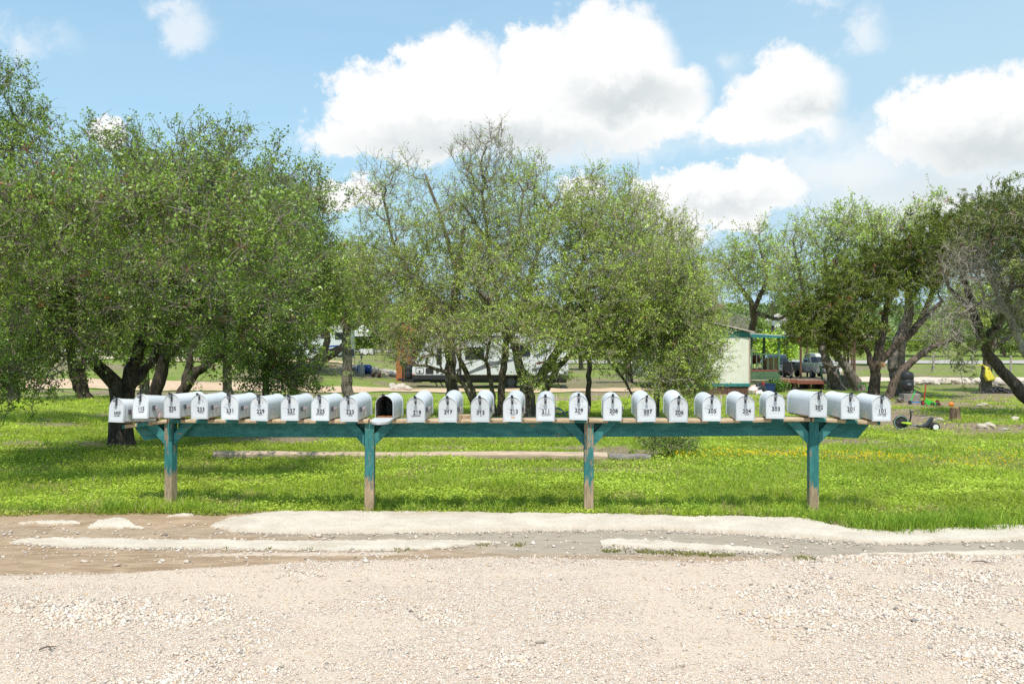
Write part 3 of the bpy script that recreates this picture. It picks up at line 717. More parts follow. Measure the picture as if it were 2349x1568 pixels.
def grass_mesh(name, X, Y, Z, h, w, lean, tint, seg=2):
    n = len(X); a = rng.uniform(0, 2 * PI, n); b = rng.uniform(0, 2 * PI, n)
    ux, uy = np.cos(a) * w, np.sin(a) * w
    lx, ly = np.cos(b) * lean * h, np.sin(b) * lean * h
    V = np.empty((n, 5, 3))
    V[:, 0] = np.stack([X - ux, Y - uy, Z], -1); V[:, 1] = np.stack([X + ux, Y + uy, Z], -1)
    V[:, 2] = np.stack([X + ux * .75 + lx * .35, Y + uy * .75 + ly * .35, Z + h * .6], -1)
    V[:, 3] = np.stack([X - ux * .75 + lx * .35, Y - uy * .75 + ly * .35, Z + h * .6], -1)
    V[:, 4] = np.stack([X + lx, Y + ly, Z + h * (1 - .35 * lean)], -1)
    i = (np.arange(n) * 5)[:, None]
    T = np.concatenate([i + np.array([[0, 1, 2]]), i + np.array([[0, 2, 3]]), i + np.array([[3, 2, 4]])], 0)
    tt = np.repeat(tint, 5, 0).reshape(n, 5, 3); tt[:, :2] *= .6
    return V.reshape(-1, 3), T, tt.reshape(-1, 3)
def leaf_quads(c, u, v, tint):
    n = len(c); V = np.empty((n, 4, 3)); V[:, 0] = c - u; V[:, 1] = c + v; V[:, 2] = c + u; V[:, 3] = c - v
    Fq = (np.arange(n) * 4)[:, None] + np.arange(4)[None]
    return V.reshape(-1, 3), Fq, np.repeat(tint, 4, 0)

def ground_pts(n, y0, y1, power=1.0, half=.62):
    u = rng.uniform(0, 1, n); y = y0 * (y1 / y0) ** (u ** power)
    x = rng.uniform(-half, half, n) * y
    z = gz(x, y)
    return x, y, z
def grass_ok(x, y, z, thr=.55):
    px = px_of(x, y); e = dflat(edge(GRASS_EDGE, px)) - .03 + .16 * (fbm(x, x * 0, 2.5, 15) - .5)
    s = soil(x, y, z)
    ok = (y > e) & (rng.uniform(0, 1, len(x)) > s * 1.05 * (thr + .4))
    on = (np.abs(y - np.interp(x, [-34, -22, -12, -5, 2, 9], [57, 55, 53.5, 53, 53.5, 56])) < 2.4) & (x < 9)
    on |= (np.abs(y - np.interp(x, [16, 22, 40, 60], [68, 68, 67, 64])) < 4.6) & (x > 16)
    on |= (np.abs(y - 68.5) < 1.0) & (x < -10) & (x > -26)
    on |= (np.abs(y - np.interp(x, [-70, -45, -30, -20], [82, 78, 74, 74])) < 4) & (x < -20)
    return ok & ~on

# clover and low weeds
x, y, z = ground_pts(430000, 9.05, 46, 1.2)
ok = grass_ok(x, y, z); x, y, z = x[ok], y[ok], z[ok]
n = len(x)
pat = fbm(x, y, .55, 40); clv = sm(.36, .60, pat)
k = rng.uniform(0, 1, n) < .25 + .75 * clv
x, y, z, pat = x[k], y[k], z[k], pat[k]; n = len(x)
s = rng.uniform(.008, .0145, n) * (1 + .06 * (y - 9))
a = rng.uniform(0, 2 * PI, n); tx, ty = rng.normal(0, .35, (2, n))
hgt = rng.uniform(.012, .075, n) * (.55 + .9 * fbm(x, y, 2.6, 41))
c = np.stack([x, y, z + hgt], -1)
uu = np.stack([np.cos(a), np.sin(a), tx], -1) * s[:, None]; vv = np.stack([-np.sin(a), np.cos(a), ty], -1) * s[:, None] * .9
q = rng.uniform(0, 1, (n, 1)); p2 = sm(.35, .65, fbm(x, y, 1.3, 42))[:, None]
tint = (np.array([(.32, .42, .06)]) * (1 - q) + np.array([(.47, .57, .10)]) * q) * (.66 + .55 * p2)
dryp = (sm(.56, .74, fbm(x, y, 1.7, 61)) * rng.uniform(0, 1, n) > .45); tint[dryp] = np.array((.46, .43, .16)) * rng.uniform(.7, 1.1, (dryp.sum(), 1))
V, Fq, T = leaf_quads(c, uu, vv, tint)
tag(mesh_np('clover', V, Fq, T, M['grass']), kind='stuff')
# grass blades
x, y, z = ground_pts(230000, 9.0, 40, 1.35)
ok = grass_ok(x, y, z); x, y, z = x[ok], y[ok], z[ok]; n = len(x)
tall = sm(.5, .7, fbm(x, y, .9, 50)); near = 1 - sm(9.4, 10.8, y)
h = rng.uniform(.03, .085, n) * (1 + .8 * tall + .25 * near) * (1 + .02 * (y - 9))
w = rng.uniform(.0018, .0038, n) * (1 + .07 * (y - 9))
q = rng.uniform(0, 1, (n, 1))
tint = np.array([(.24, .38, .035)]) * (1 - q) + np.array([(.52, .62, .09)]) * q
dry = rng.uniform(0, 1, n) < .15 + .2 * soil(x, y, z) + .55 * sm(.54, .72, fbm(x, y, 1.7, 61)); tint[dry] = np.array((.50, .44, .22)) * rng.uniform(.7, 1.1, (dry.sum(), 1))
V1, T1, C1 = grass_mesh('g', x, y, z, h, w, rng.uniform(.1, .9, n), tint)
# taller tufts: along the kerb, round the posts, and scattered
cx, cy, sz = [], [], []
for _ in range(240):
    X = rng.uniform(-5.4, 5.6); e = float(dflat(edge(GRASS_EDGE, px_of(X, 9.2)))); right = 1 if X > 2 else (.8 if X < -2.8 else .35)
    if rng.uniform() < right: cx.append(X); cy.append(e + rng.uniform(.02, .6 if X > 2.6 else .35)); sz.append(rng.uniform(.6, 1.15))
for X, Y in ((3.0, 9.3), (2.9, 9.25), (3.15, 9.3), (2.75, 9.4), (3.3, 9.35), (.75, 9.35), (.9, 9.3), (-1.35, 9.3), (-3.45, 9.75), (-3.3, 9.7), (-3.1, 9.7), (-2.5, 9.7), (-4.6, 9.6), (-4.3, 9.7), (-4.9, 9.7), (.35, 10.9), (.4, 10.95), (.25, 10.9), (2.55, 13.3), (2.6, 13.35), (.2, 9.4), (-.3, 9.35), (3.35, 9.05), (3.5, 8.9), (3.7, 8.85), (3.9, 8.8)):
    cx.append(X); cy.append(Y); sz.append(.6)
for _ in range(70):
    X = rng.uniform(2.7, 4.3); cx.append(X); cy.append(float(dflat(edge(GRASS_EDGE, px_of(X, 8.8)))) + rng.uniform(-.12, .25)); sz.append(rng.uniform(.7, 1.15))
for _ in range(110):
    Y = rng.uniform(10, 17); cx.append(rng.uniform(-.55, .55) * Y); cy.append(Y); sz.append(rng.uniform(.5, .9))
bx, by, bs = [], [], []
for X, Y, s_ in zip(cx, cy, sz):
    k = int(46 * s_); bx.append(X + rng.normal(0, .055, k)); by.append(Y + rng.normal(0, .05, k)); bs.append(np.full(k, s_))
bx, by, bs = map(np.concatenate, (bx, by, bs)); bz = gz(bx, by); n = len(bx)
q = rng.uniform(0, 1, (n, 1)); tint = np.array([(.15, .28, .035)]) * (1 - q) + np.array([(.38, .52, .08)]) * q
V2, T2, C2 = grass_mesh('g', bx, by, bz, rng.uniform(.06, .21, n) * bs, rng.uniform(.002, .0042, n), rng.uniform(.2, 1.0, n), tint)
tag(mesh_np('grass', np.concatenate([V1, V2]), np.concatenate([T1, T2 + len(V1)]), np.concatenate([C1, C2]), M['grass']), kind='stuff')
# buttercups
cl = [(rng.normal(1930, 150), rng.normal(1058, 5)) for _ in range(60)] + [(rng.uniform(1600, 2348), rng.normal(1056, 9)) for _ in range(45)] + [(2290 + rng.normal(0, 50), 1060 + rng.normal(0, 10)) for _ in range(14)] + [(1540 + rng.uniform(0, 150), 1052 + rng.normal(0, 3)) for _ in range(12)]
fx, fy = [], []
for a, b in cl:
    k = rng.integers(2, 9); Y = CAMZ * F / (b - 784); X = WX(a, Y)
    fx.append(X + rng.normal(0, .16, k)); fy.append(Y + rng.normal(0, .18, k))
fx, fy = np.concatenate(fx), np.concatenate(fy); n = len(fx)
s = rng.uniform(.007, .014, n); a = rng.uniform(0, PI, n)
c = np.stack([fx, fy, gz(fx, fy) + rng.uniform(.07, .13, n)], -1)
V, Fq, T = leaf_quads(np.concatenate([c, c + (0, 0, .001)]), np.concatenate([np.stack([np.cos(a) * s, np.sin(a) * s - 0 * s, s * .5], -1)] * 2), np.concatenate([np.stack([-np.sin(a) * s, np.cos(a) * s * .4, s * .8], -1), np.stack([np.sin(a) * s, np.cos(a) * s, -s * .5], -1)]), np.tile(np.array([(.85, .62, .02)]), (2 * n, 1)))
tag(mesh_np('yellow_wildflowers', V, Fq, T, M['grass']), kind='stuff')
# dry fallen leaves on the bare soil
n = 9000
x, y, z = ground_pts(60000, 9.4, 40, 1.2); s_ = soil(x, y, z); k = (rng.uniform(0, 1, len(x)) < s_ * .35); x, y, z = x[k], y[k], z[k]; n = len(x)
s = rng.uniform(.012, .026, n); a = rng.uniform(0, 2 * PI, n); tl = rng.normal(0, .4, (2, n))
V, Fq, T = leaf_quads(np.stack([x, y, z + .02 + rng.uniform(0, .02, n)], -1), np.stack([np.cos(a), np.sin(a), tl[0]], -1) * s[:, None], np.stack([-np.sin(a), np.cos(a), tl[1]], -1) * s[:, None] * .5, np.array([(.30, .2, .12)]) * rng.uniform(.5, 1.5, (n, 1)))
tag(mesh_np('leaf_litter', V, Fq, T, M['stones']), kind='stuff')
# little weeds rooted in the silt line
wx, wy = [], []
for a, b, r_ in ((1408, 1254, 14), (1105, 1252, 18), (910, 1265, 8), (935, 1263, 5), (712, 1262, 7), (520, 1262, 5), (1190, 1253, 12), (1480, 1268, 30), (1540, 1272, 45), (1600, 1276, 50), (1650, 1280, 30), (1400, 1266, 25), (1855, 1288, 20), (1840, 1284, 16), (2183, 1283, 8), (620, 1262, 5)):
    k = int(4 * r_); q_ = dflat(b) + rng.normal(0, .035, k); wx.append(WX(a, q_) + rng.normal(0, r_ * .0021, k)); wy.append(q_)
wx, wy = np.concatenate(wx), np.concatenate(wy); n = len(wx)
q = rng.uniform(0, 1, (n, 1)); V, T, Cc = grass_mesh('w', wx, wy, road_z(wx, wy), rng.uniform(.008, .03, n), rng.uniform(.003, .006, n), rng.uniform(.3, 1.2, n), np.array([(.16, .21, .05)]) * (1 - q) + np.array([(.42, .36, .16)]) * q)
tag(mesh_np('roadside_weeds', V, T, Cc, M['grass']), kind='stuff')

# ------------------------------------------------------------------ mailbox rack
def dYx(x): return np.interp(x, [-4.3, -3.5, -1.37, 6], [.47, .45, 0, 0])
YP = 9.42                                     # front edge of the planks
FS = F * 3000 / 2348.                         # focal length in photograph pixels
PTOP = [(330, 1246.5), (357, 1245), (490, 1229), (1000, 1229), (1600, 1227), (2100, 1228), (2376, 1223), (2578, 1234), (2700, 1239)]
def plank_z(sx):
    Y = YP + float(dYx((sx - 1500) / FS * YP))
    return CAMZ - (np.interp(sx, [p[0] for p in PTOP], [p[1] for p in PTOP]) - 1001.5) / FS * Y
def sxw(sx, Y): return (sx - 1500) / FS * Y
def front(sx, off=0.0):
    """point on the front line of the planks for a photo column"""
    Y = YP
    for _ in range(4): Y = YP + float(dYx(sxw(sx, Y)))
    return sxw(sx, Y + off), Y + off

rack = thing('mailbox_rack', 'long peeling teal timber rack on four posts holding the row of mailboxes', 'mailbox stand', (0, 9.5, 0))
def in_rack(o):
    o.parent = rack; o.location = Vector(o.location) - Vector(rack.location); return o
BOXES = [  # number, name, photo column of the front centre, bottom row, yaw, flag, latch, extra
    ('3600', 'ASH CREEK', 340.7, 1236.8, 19, 'down', 1), ('115', 'GINGRASS', 411.8, 1225.5, 18, 'droop', 1), ('235', 'KEENEY', 504.8, 1224, 13, 'down', 1),
    ('233', 'ATKISON', 585.3, 1226.7, 9, 'down', 0), ('231', 'ART', 673.7, 1228.8, 8, 'down', 1), ('229', 'DAVIS', 760, 1232.4, 7, None, 1),
    ('227', 'GUERNERO', 849.7, 1231.8, 6.5, 'down', 1), ('225', 'BOCANEGRA', 938.7, 1232, 7, 'down', 1), ('223', 'JONES', 1023.3, 1234.6, 8, 'down', 1),
    (None, None, 1125.6, 1232, 5, None, 1), ('219', 'CHARBONNEAU', 1219, 1236, 4.5, 'down', 2), ('217', None, 1312, 1237, 4, 'down', 1),
    ('215', 'M', 1407, 1239, 4.3, 'down', 1), ('213', 'PETTIT', 1501, 1234.5, 4.7, 'down', 1), ('211', 'DAUGHERTY', 1597.6, 1233, 2.8, 'up', 1),
    ('209', 'VEGA', 1694.4, 1230, 3, 'down', 1), ('208', 'BIBLE', 1794, 1232, 3.4, 'down', 1), ('207', 'JAMISON', 1893.7, 1234.7, .5, 'down', 0),
    ('206', 'SNOW', 1987, 1235.8, 2, 'down', 1), ('205', None, 2084.5, 1233, 1.5, 'up', 1), ('204', 'GOOFS', 2182.8, 1231.8, 1, 'down', 1),
    ('203', None, 2271, 1226, 7, 'down', 1), ('202', 'CREEK', 2396.4, 1221.5, -10, 'down', 1), ('201', 'MARTIN', 2490, 1226.7, -2, 'down', 1), ('101', 'CAREY/DUGEN', 2582, 1233, 0, 'down', 1)]
def plank(s0, s1, tilt=0.0):
    k = 90; depth = .235; th = .037
    cols = np.linspace(s0, s1, k); V = []; paint = []
    for i, s in enumerate(cols):
        x, y = front(s); zt = plank_z(s)
        a = math.atan2(float(dYx(x + .01) - dYx(x - .01)), .02) if abs(x + 1.37) > .03 else 0
        nx_, ny_ = -math.sin(a), math.cos(a)
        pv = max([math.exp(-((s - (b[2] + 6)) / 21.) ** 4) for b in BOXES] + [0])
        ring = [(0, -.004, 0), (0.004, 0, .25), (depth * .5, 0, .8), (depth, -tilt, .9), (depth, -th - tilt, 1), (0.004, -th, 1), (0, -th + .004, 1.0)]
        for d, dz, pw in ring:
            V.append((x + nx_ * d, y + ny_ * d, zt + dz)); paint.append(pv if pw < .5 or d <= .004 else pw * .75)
    V = np.array(V); r = 7
    Q = [(i * r + j, (i + 1) * r + j, (i + 1) * r + (j + 1) % r, i * r + (j + 1) % r) for i in range(k - 1) for j in range(r)]
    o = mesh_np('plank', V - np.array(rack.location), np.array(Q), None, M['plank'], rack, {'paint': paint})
    # end grain
    for base in (0, (k - 1) * r): e = MB(); e.add([Vector(V[base + j]) - Vector(rack.location) + Vector((-.0012 if base == 0 else .0012, 0, 0)) for j in range(r)], [tuple(range(r))]); e.build('end_grain', M['wood_raw'], o)
    return o
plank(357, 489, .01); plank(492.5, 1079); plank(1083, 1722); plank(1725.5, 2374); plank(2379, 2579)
POSTS = [(500.5, 20, 1497), (1083, 1, 1512), (1724.5, 0, 1512), (2381.5, -1, 1502)]
post_x = []
for s, rot, foot in POSTS:
    x, y = front(s, .075); zt = plank_z(s) - .038; post_x.append((x, y, zt))
    mb = MB(); hh = (zt + .1)
    w_ = .0445
    mb.prism([(-w_ + .004, -w_), (w_ - .004, -w_), (w_, -w_ + .004), (w_, w_ - .004), (w_ - .004, w_), (-w_ + .004, w_), (-w_, w_ - .004), (-w_, -w_ + .004)], 'z', -.1, zt)
    o = mb.build('post', M['teal_post'], None); o.location = (x, y, 0); o.rotation_euler = (0, math.radians(.35 if s > 1000 and s < 1200 else 0), math.radians(-rot)); in_rack(o)
def board(name, P0, P1, z0a, z0b, z1a, z1b, th, y_off, cut0=0, cut1=0):
    """vertical board between two plan points; z top/bottom at each end; slanted ends"""
    P0 = Vector(P0); P1 = Vector(P1); d = (P1 - P0).normalized(); nrm = Vector((-d.y, d.x, 0))
    k = 40; mb = MB(); secs = []
    for i in range(k + 1):
        t = i / k; top = P0.lerp(P1, t); bot = (P0 + d * cut0).lerp(P1 - d * cut1, t)
        za = z0a + (z1a - z0a) * t; zb = z0b + (z1b - z0b) * t
        a = Vector((top.x, top.y, za)); b = Vector((bot.x, bot.y, zb))
        secs.append([a + nrm * y_off, a + nrm * (y_off + th), b + nrm * (y_off + th), b + nrm * y_off])
    mb.loft(secs); o = mb.build(name, M['teal_board'], None, bevel=.003); in_rack(o); return o
def fpt(s): x, y = front(s); return (x, y, 0)
sl = [376, 500.5, 1083, 1724.5, 2381.5, 2562]
zb = lambda s: plank_z(s) - .039
HB = .142
board('beam', fpt(376), fpt(499), zb(376), zb(376) - HB + .01, zb(499), zb(499) - HB, .038, .124, .105, 0)
board('beam', fpt(502), fpt(1082), zb(502), zb(502) - HB, zb(1082), zb(1082) - HB, .038, .124)
board('beam', fpt(1084), fpt(1723), zb(1084), zb(1084) - HB, zb(1723), zb(1723) - HB, .038, .124)
board('beam', fpt(1726), fpt(2380), zb(1726), zb(1726) - HB, zb(2380), zb(2380) - HB, .038, .124)
board('beam', fpt(2383), fpt(2562), zb(2383), zb(2383) - HB, zb(2562), zb(2562) - HB + .006, .038, .124, 0, .115)
for (s, rot, foot), (x, y, zt) in zip(POSTS, post_x):
    for sd in (-1, 1):
        a = math.atan2(float(dYx(x + sd * .2 + .01) - dYx(x + sd * .2 - .01)), .02)
        mb = MB(); w0 = .046
        mb.prism([(sd * (w0 + .215), -.002), (sd * (w0 + .092), -.002), (sd * w0, -.105), (sd * w0, -.222)], 'y', -.022, .017)
        o = mb.build('brace', M['teal_board'], None, bevel=.003); o.location = (x, y - .005, zt); o.rotation_euler = (0, 0, a); in_rack(o)
mb = MB(); x0, y0 = front(1331); x1, y1 = front(1398)
mb.box((x0 + x1) / 2, y0 + .115, plank_z(1364) + .018, x1 - x0, .15, .034); in_rack(mb.build('spacer_block', M['wood_raw'], None, bevel=.003))

# ------------------------------------------------------------------ mailboxes
BW, BS, BD = .083, .138, .475          # half width, straight side, depth
def arch(off=0.0, n=20, z0=0.0, s=BS):
    r = BW + off; pts = [(-r, z0), (-r, z0 + (s - z0) * .5)]
    pts += [(-r * math.cos(PI * i / n), s + r * math.sin(PI * i / n)) for i in range(n + 1)]
    return pts + [(r, z0 + (s - z0) * .5), (r, z0)]
def open_shell(mb, prof, ya, yb, th):
    """a bent sheet along y with thickness"""
    n = len(prof); cx = [0] * n
    inn = []
    for (x, z) in prof:
        if z > BS: 
            d = math.hypot(x, z - BS); k = (d - th) / d; inn.append((x * k, BS + (z - BS) * k))
        else: inn.append((x - math.copysign(th, x), z))
    vs = [(x, ya, z) for x, z in prof] + [(x, yb, z) for x, z in prof] + [(x, ya, z) for x, z in inn] + [(x, yb, z) for x, z in inn]
    fs = []
    for i in range(n - 1):
        fs += [(i, i + 1, n + i + 1, n + i), (2 * n + i, 3 * n + i, 3 * n + i + 1, 2 * n + i + 1), (i, 2 * n + i, 2 * n + i + 1, i + 1), (n + i, n + i + 1, 3 * n + i + 1, 3 * n + i)]
    for e in (0, n - 1): fs.append((e, n + e, 3 * n + e, 2 * n + e))
    mb.add(vs, fs)
def mk_body():
    mb = MB()
    open_shell(mb, arch(), .004, BD, .0022)
    mb.prism(arch(-.001), 'y', BD - .004, BD - .001)                      # back panel
    open_shell(mb, arch(.0045), BD - .018, BD + .003, .006)                # crimped rim of the back
    open_shell(mb, arch(.0022), .010, .018, .003)                          # rolled bead near the mouth
    mb.box(0, .24, .0105, 2 * BW - .006, .46, .003)
    for yy in (.06, .24, .42):
        for sx in (-1, 1): mb.lathe([(.0035, -.001), (.0035, .002), (.0015, .0032)], (sx * (BW + .0) - (0 if sx > 0 else .001), yy, .014), 8, 'x')
    return mb
def mk_door(seed, dent):
    """stamped door: rim, recessed panel with shallow dents, hemmed bottom"""
    rr = random.Random(seed); mb = MB(); outer = arch(.0045, 20, -.012); n = len(outer); K = 9
    dents = [(rr.uniform(-.06, .06), rr.uniform(.01, .17), rr.uniform(.012, .03), rr.uniform(-.0008, .005) * dent) for _ in range(8)]
    cz = .09; rings = []
    for k in range(K):
        t = 1 - k / K
        ring = []
        for (x, z) in outer:
            px_, pz = x * t, cz + (z - cz) * t
            y = -.012 if k == 0 else (-.0125 if k == 1 and False else -.006)
            if k >= 1:
                y = -.0068
                for dx_, dz_, dr, am in dents: y += am * math.exp(-((px_ - dx_) ** 2 + (pz - dz_) ** 2) / dr ** 2)
                if pz < .018: y -= .003
            ring.append((px_, y, pz))
        if k == 0:
            rings.append([(x, .012, z) for x, z in outer]); rings.append([(x * 1.0, -.0085, z) for x, z in outer])
            rings.append([(x * .972, -.0125, cz + (z - cz) * .975) for x, z in outer])
            rings.append([(x * .945, -.0072, cz + (z - cz) * .95) for x, z in outer])
        else: rings.append(ring)
    vs = [p for r in rings for p in r]; m_ = len(rings); fs = []
    for i in range(m_ - 1): fs += [(i * n + j, i * n + (j + 1) % n, (i + 1) * n + (j + 1) % n, (i + 1) * n + j) for j in range(n)]
    vs.append((0, -.0068, cz)); L = len(vs) - 1; fs += [((m_ - 1) * n + j, (m_ - 1) * n + (j + 1) % n, L) for j in range(n)]
    fs.append(tuple(range(n)))
    mb.add(vs, fs)
    return mb
proto_col = thing('mailbox', 'x', 'mailbox')
body0 = mk_body().build('body', M['box'], proto_col, smooth=True)
body_in = MB()
pr = arch(-.0026); body_in.add([(x, .006, z) for x, z in pr] + [(x, BD - .006, z) for x, z in pr], [(i, i + 1, len(pr) + i + 1, len(pr) + i) for i in range(len(pr) - 1)])
body_in.prism(arch(-.003), 'y', BD - .0065, BD - .0055)
inside_me = body_in.build('lining', M['inside'], proto_col, smooth=True)
tabm = MB()
tabm.prism([(-.0105, -.056), (-.0075, -.064), (.0075, -.064), (.0105, -.056), (.0105, .0), (-.0105, .0)], 'y', -.0165, -.0115)
latch0 = tabm.build('latch', M['dgrey'], proto_col, bevel=.0015)
kn = MB(); kn.lathe([(.002, -.053), (.0125, -.051), (.0155, -.045), (.0155, -.040), (.011, -.033), (.0055, -.027), (.005, -.0165)], (0, 0, -.016), 14, 'y')
knob0 = kn.build('knob', M['mgrey'], latch0, smooth=True)
cl = MB(); cl.box(0, -.014, .0035, .017, .062, .004); cl.box(0, -.046, .007, .014, .007, .016); cl.lathe([(.003, -.043), (.0125, -.047), (.0135, -.053), (.009, -.056)], (0, 0, .010), 12, 'y')
clip0 = cl.build('catch', M['black'], proto_col, bevel=.001)
for q in (latch0, clip0): q.location = (0, 0, BS + BW + (.0 if q is clip0 else -.006))
tab2 = MB(); tab2.prism([(-.009, -.03), (-.004, -.04), (.004, -.04), (.011, -.032), (.011, -.004), (-.008, .0)], 'y', -.012, -.0085)
stub_me = tab2.build('latch', M['dgrey'], proto_col, bevel=.001)
bb = MB(); bb.box(0, .25, -.001, .135, .42, .026); board0 = bb.build('mounting_board', M['wood_grey'], proto_col, bevel=.002)
br = MB(); br.box(BW + .010, .075, .095, .016, .034, .042); br.box(BW + .0185, .075, .095, .004, .022, .030); br.lathe([(.004, 0), (.004, .004)], (BW + .019, .075, .095), 10, 'x')
brk0 = br.build('flag_bracket', M['dgrey'], proto_col, bevel=.002)
fl = MB(); fl.prism([(0, -.0105), (.082, -.0105), (.082, -.052), (.086, -.058), (.107, -.058), (.111, -.052), (.111, .0105), (0, .0105)], 'x', -.0015, .0015)
for dz in (-.0035, .0035): fl.box(.0015, .045, dz, .0025, .09, .002)
flag0 = fl.build('flag', M['flag'], proto_col, bevel=.0008)
gh = MB(); gh.prism([(0, -.008), (.085, -.008), (.085, -.055), (.108, -.055), (.108, .008), (0, .008)], 'x', BW + .0004, BW + .0012); gh.box(BW + .0008, -.012, 0, .0008, .022, .036)
ghost0 = gh.build('flag_mark', pmat('worn_mark', (.56, .57, .58), (.48, .49, .5), 20, .6, .1), proto_col)
doors = [mk_door(i, d).build('door', M['box'], proto_col, smooth=True) for i, d in enumerate((.5, 1.0, 1.6, .7, 1.3))]
EMB_L = [('U', -.036, .158), ('S.', .036, .158), ('M', -.034, .128), ('A', -.011, .128), ('I', .011, .128), ('L', .032, .128)]
emb = None
for ch, ex, ez in EMB_L:
    t = text_mesh('lettering', ch, .031, M['box'], proto_col, (ex, 0, ez), extrude=.0007)
    mt = Matrix.Translation((ex, -.0065, ez)) @ Matrix.Rotation(PI / 2, 4, 'X'); me = t.data; me.transform(mt)
    vs = [v.co.copy() for v in me.vertices]; fs = [tuple(p.vertices) for p in me.polygons]
    emb = (emb or MB()).add(vs, fs); bpy.data.objects.remove(t)
for z_ in (.112,): emb.box(-.045, -.0068, z_, .04, .0016, .0018); emb.box(.05, -.0068, z_, .03, .0016, .0018)
emb0 = emb.build('embossed_lettering', M['box'], doors[0])
sl_ = MB()
for i in range(9): sl_.box(-.064 + i * .016, .22, .022, .0135, .42, .008)
slats0 = sl_.build('mail_tray', M['slat'], proto_col, bevel=.001)
protos = [o for o in C.objects if o.parent is proto_col or (o.parent and o.parent.parent is proto_col)]

def inst(src, parent, name=None):
    o = src.copy(); C.objects.link(o); o.parent = parent
    if name: o.name = name
    return o
LBL = {'3600': 'white mailbox numbered 3600 with nose tipped up, at the far left end of the rack', '115': 'white mailbox numbered 115 with its pink flag drooping diagonally',
       '235': 'white mailbox numbered 235 above the leftmost rack post', '233': 'white mailbox numbered 233 with only a stub of a latch, right of box 235', '231': 'white mailbox numbered 231 with faded pink flag lying level',
       '229': 'white mailbox numbered 229 with only the ghost mark of a missing flag', '227': 'white mailbox numbered 227 with a creased door between boxes 229 and 225', '225': 'white mailbox numbered 225 with pale flag, third box left of the open one',
       '223': 'white mailbox numbered 223 just left of the open mailbox', None: 'open white mailbox with its door hanging down and a dark empty inside', '219': 'white mailbox numbered 219 with a light grey latch knob',
       '217': 'white mailbox numbered 217 with no name under the number, beside the pale spacer block', '215': 'white mailbox numbered 215 with a single letter under the number', '213': 'white mailbox numbered 213 with an orange sticker under the number',
       '211': 'white mailbox numbered 211 with its flag standing up behind its right side', '209': 'white mailbox numbered 209 seen straight on above the third post', '208': 'white mailbox numbered 208 just right of the third post',
       '207': 'white mailbox numbered 207 with a broken stub for a latch', '206': 'white mailbox numbered 206 between boxes 207 and 205', '205': 'white mailbox numbered 205 with a pink flag standing up and no name',
       '204': 'white mailbox numbered 204 with a dented lower door', '203': 'white mailbox numbered 203 with no name, left of the twisted box 202', '202': 'white mailbox numbered 202 twisted outwards on the right hand post',
       '201': 'rust streaked white mailbox numbered 201, second from the right end', '101': 'rust streaked white mailbox numbered 101 overhanging the right end of the rack'}
rb = random.Random(5)
for bi, (num, nam, sx, sy, yaw, flag, latch) in enumerate(BOXES):
    x, y = front(sx, 0.0); yf = y - .14 if bi not in (0, 1) else y - .13
    if num in ('235', '209', '203', '202', '201'): yf += .03
    x = sxw(sx, yf); z0 = CAMZ - (sy - 1001.5) / FS * yf + .012; pz = plank_z(sx)
    pitch = math.asin(max(-.1, min(.085, (pz + .010 - z0) / .14)))
    if bi in (0, 1): pitch = math.radians(-4.5); z0 = max(z0, pz + .022)
    z0 = max(z0, pz + .010 - .14 * math.sin(.085))
    if pitch < 0 and bi > 1: pitch = 0.0; 
    t = thing('mailbox', LBL[num], 'mailbox', (x, yf, z0), 0, 'white mailboxes along the teal rack')
    t.rotation_euler = (pitch, math.radians(rb.uniform(-.9, .9)), math.radians(-yaw))
    b = inst(body0, t)
    if num in ('202', '201', '101'): 
        b.data = b.data.copy(); b.data.materials[0] = M['boxrust']
    inst(board0, t)
    c_ = inst(clip0, t)
    d = inst(doors[bi % 5], t, 'door')
    if num is None:
        inst(inside_me, t); inst(slats0, t)
        d.location = (0, -.012, .004); d.rotation_euler = (math.radians(96), 0, 0)
        lt = inst(stub_me, d); lt.location = (0, .0, BS + BW - .01)
    else:
        inst(emb0, d)
        if latch:
            lt = inst(latch0, d); kb = inst(knob0, lt)
            if latch == 2: lt.scale = (.95, 1, .9); kb.data = kb.data.copy(); kb.data.materials[0] = M['steel']
        else:
            lt = inst(stub_me, d); lt.location = (0, 0, BS + BW - .012)
        ox = rb.uniform(.004, .016); oz = .064 + rb.uniform(-.003, .003)
        tilt = math.radians(rb.uniform(-2.5, 2.5))
        narrow = num == '3600'
        text_mesh('house_number', num, .053 if not narrow else .045, M['ink'], d, (ox, -.0094, oz), (PI / 2, -tilt, 0), sx=.78 if narrow else .98, spacing=1.2 if narrow else 1.02, bold=.0004)
        if nam:
            w_ = {'DAUGHERTY': .088, 'CHARBONNEAU': .088, 'BOCANEGRA': .08, 'GUERNERO': .075, 'CAREY/DUGEN': .085, 'GINGRASS': .07}.get(nam, .0075 * len(nam) + .008)
            sz_ = .0145; est = .0105 * len(nam)
            text_mesh('name_lettering', nam, sz_, M['inkworn'], d, (ox + rb.uniform(-.012, .004), -.0094, oz - .0175), (PI / 2, -tilt - math.radians(rb.uniform(-2, 3)), 0), sx=w_ / est, spacing=1.08)
        if num == '213':
            s_ = MB(); s_.box(.008, -.0092, .028, .036, .0006, .008); s_.build('orange_sticker', M['sticker'], d)
        if num == '101':
            text_mesh('name_lettering', 'CLAY', .012, M['inkworn'], d, (.028, -.0094, .036), (PI / 2, -.15, 0))
    if flag:
        k = inst(brk0, t); f_ = inst(flag0, k); f_.location = (BW + .0225, .088, .097)
        if flag == 'droop': f_.rotation_euler = (math.radians(-33), 0, 0)
        if flag == 'up': f_.rotation_euler = (math.radians(88), 0, 0); f_.location = (BW + .0225, .075, .108)
    elif num == '229':
        g_ = inst(ghost0, t); g_.location = (0, .09, .10)
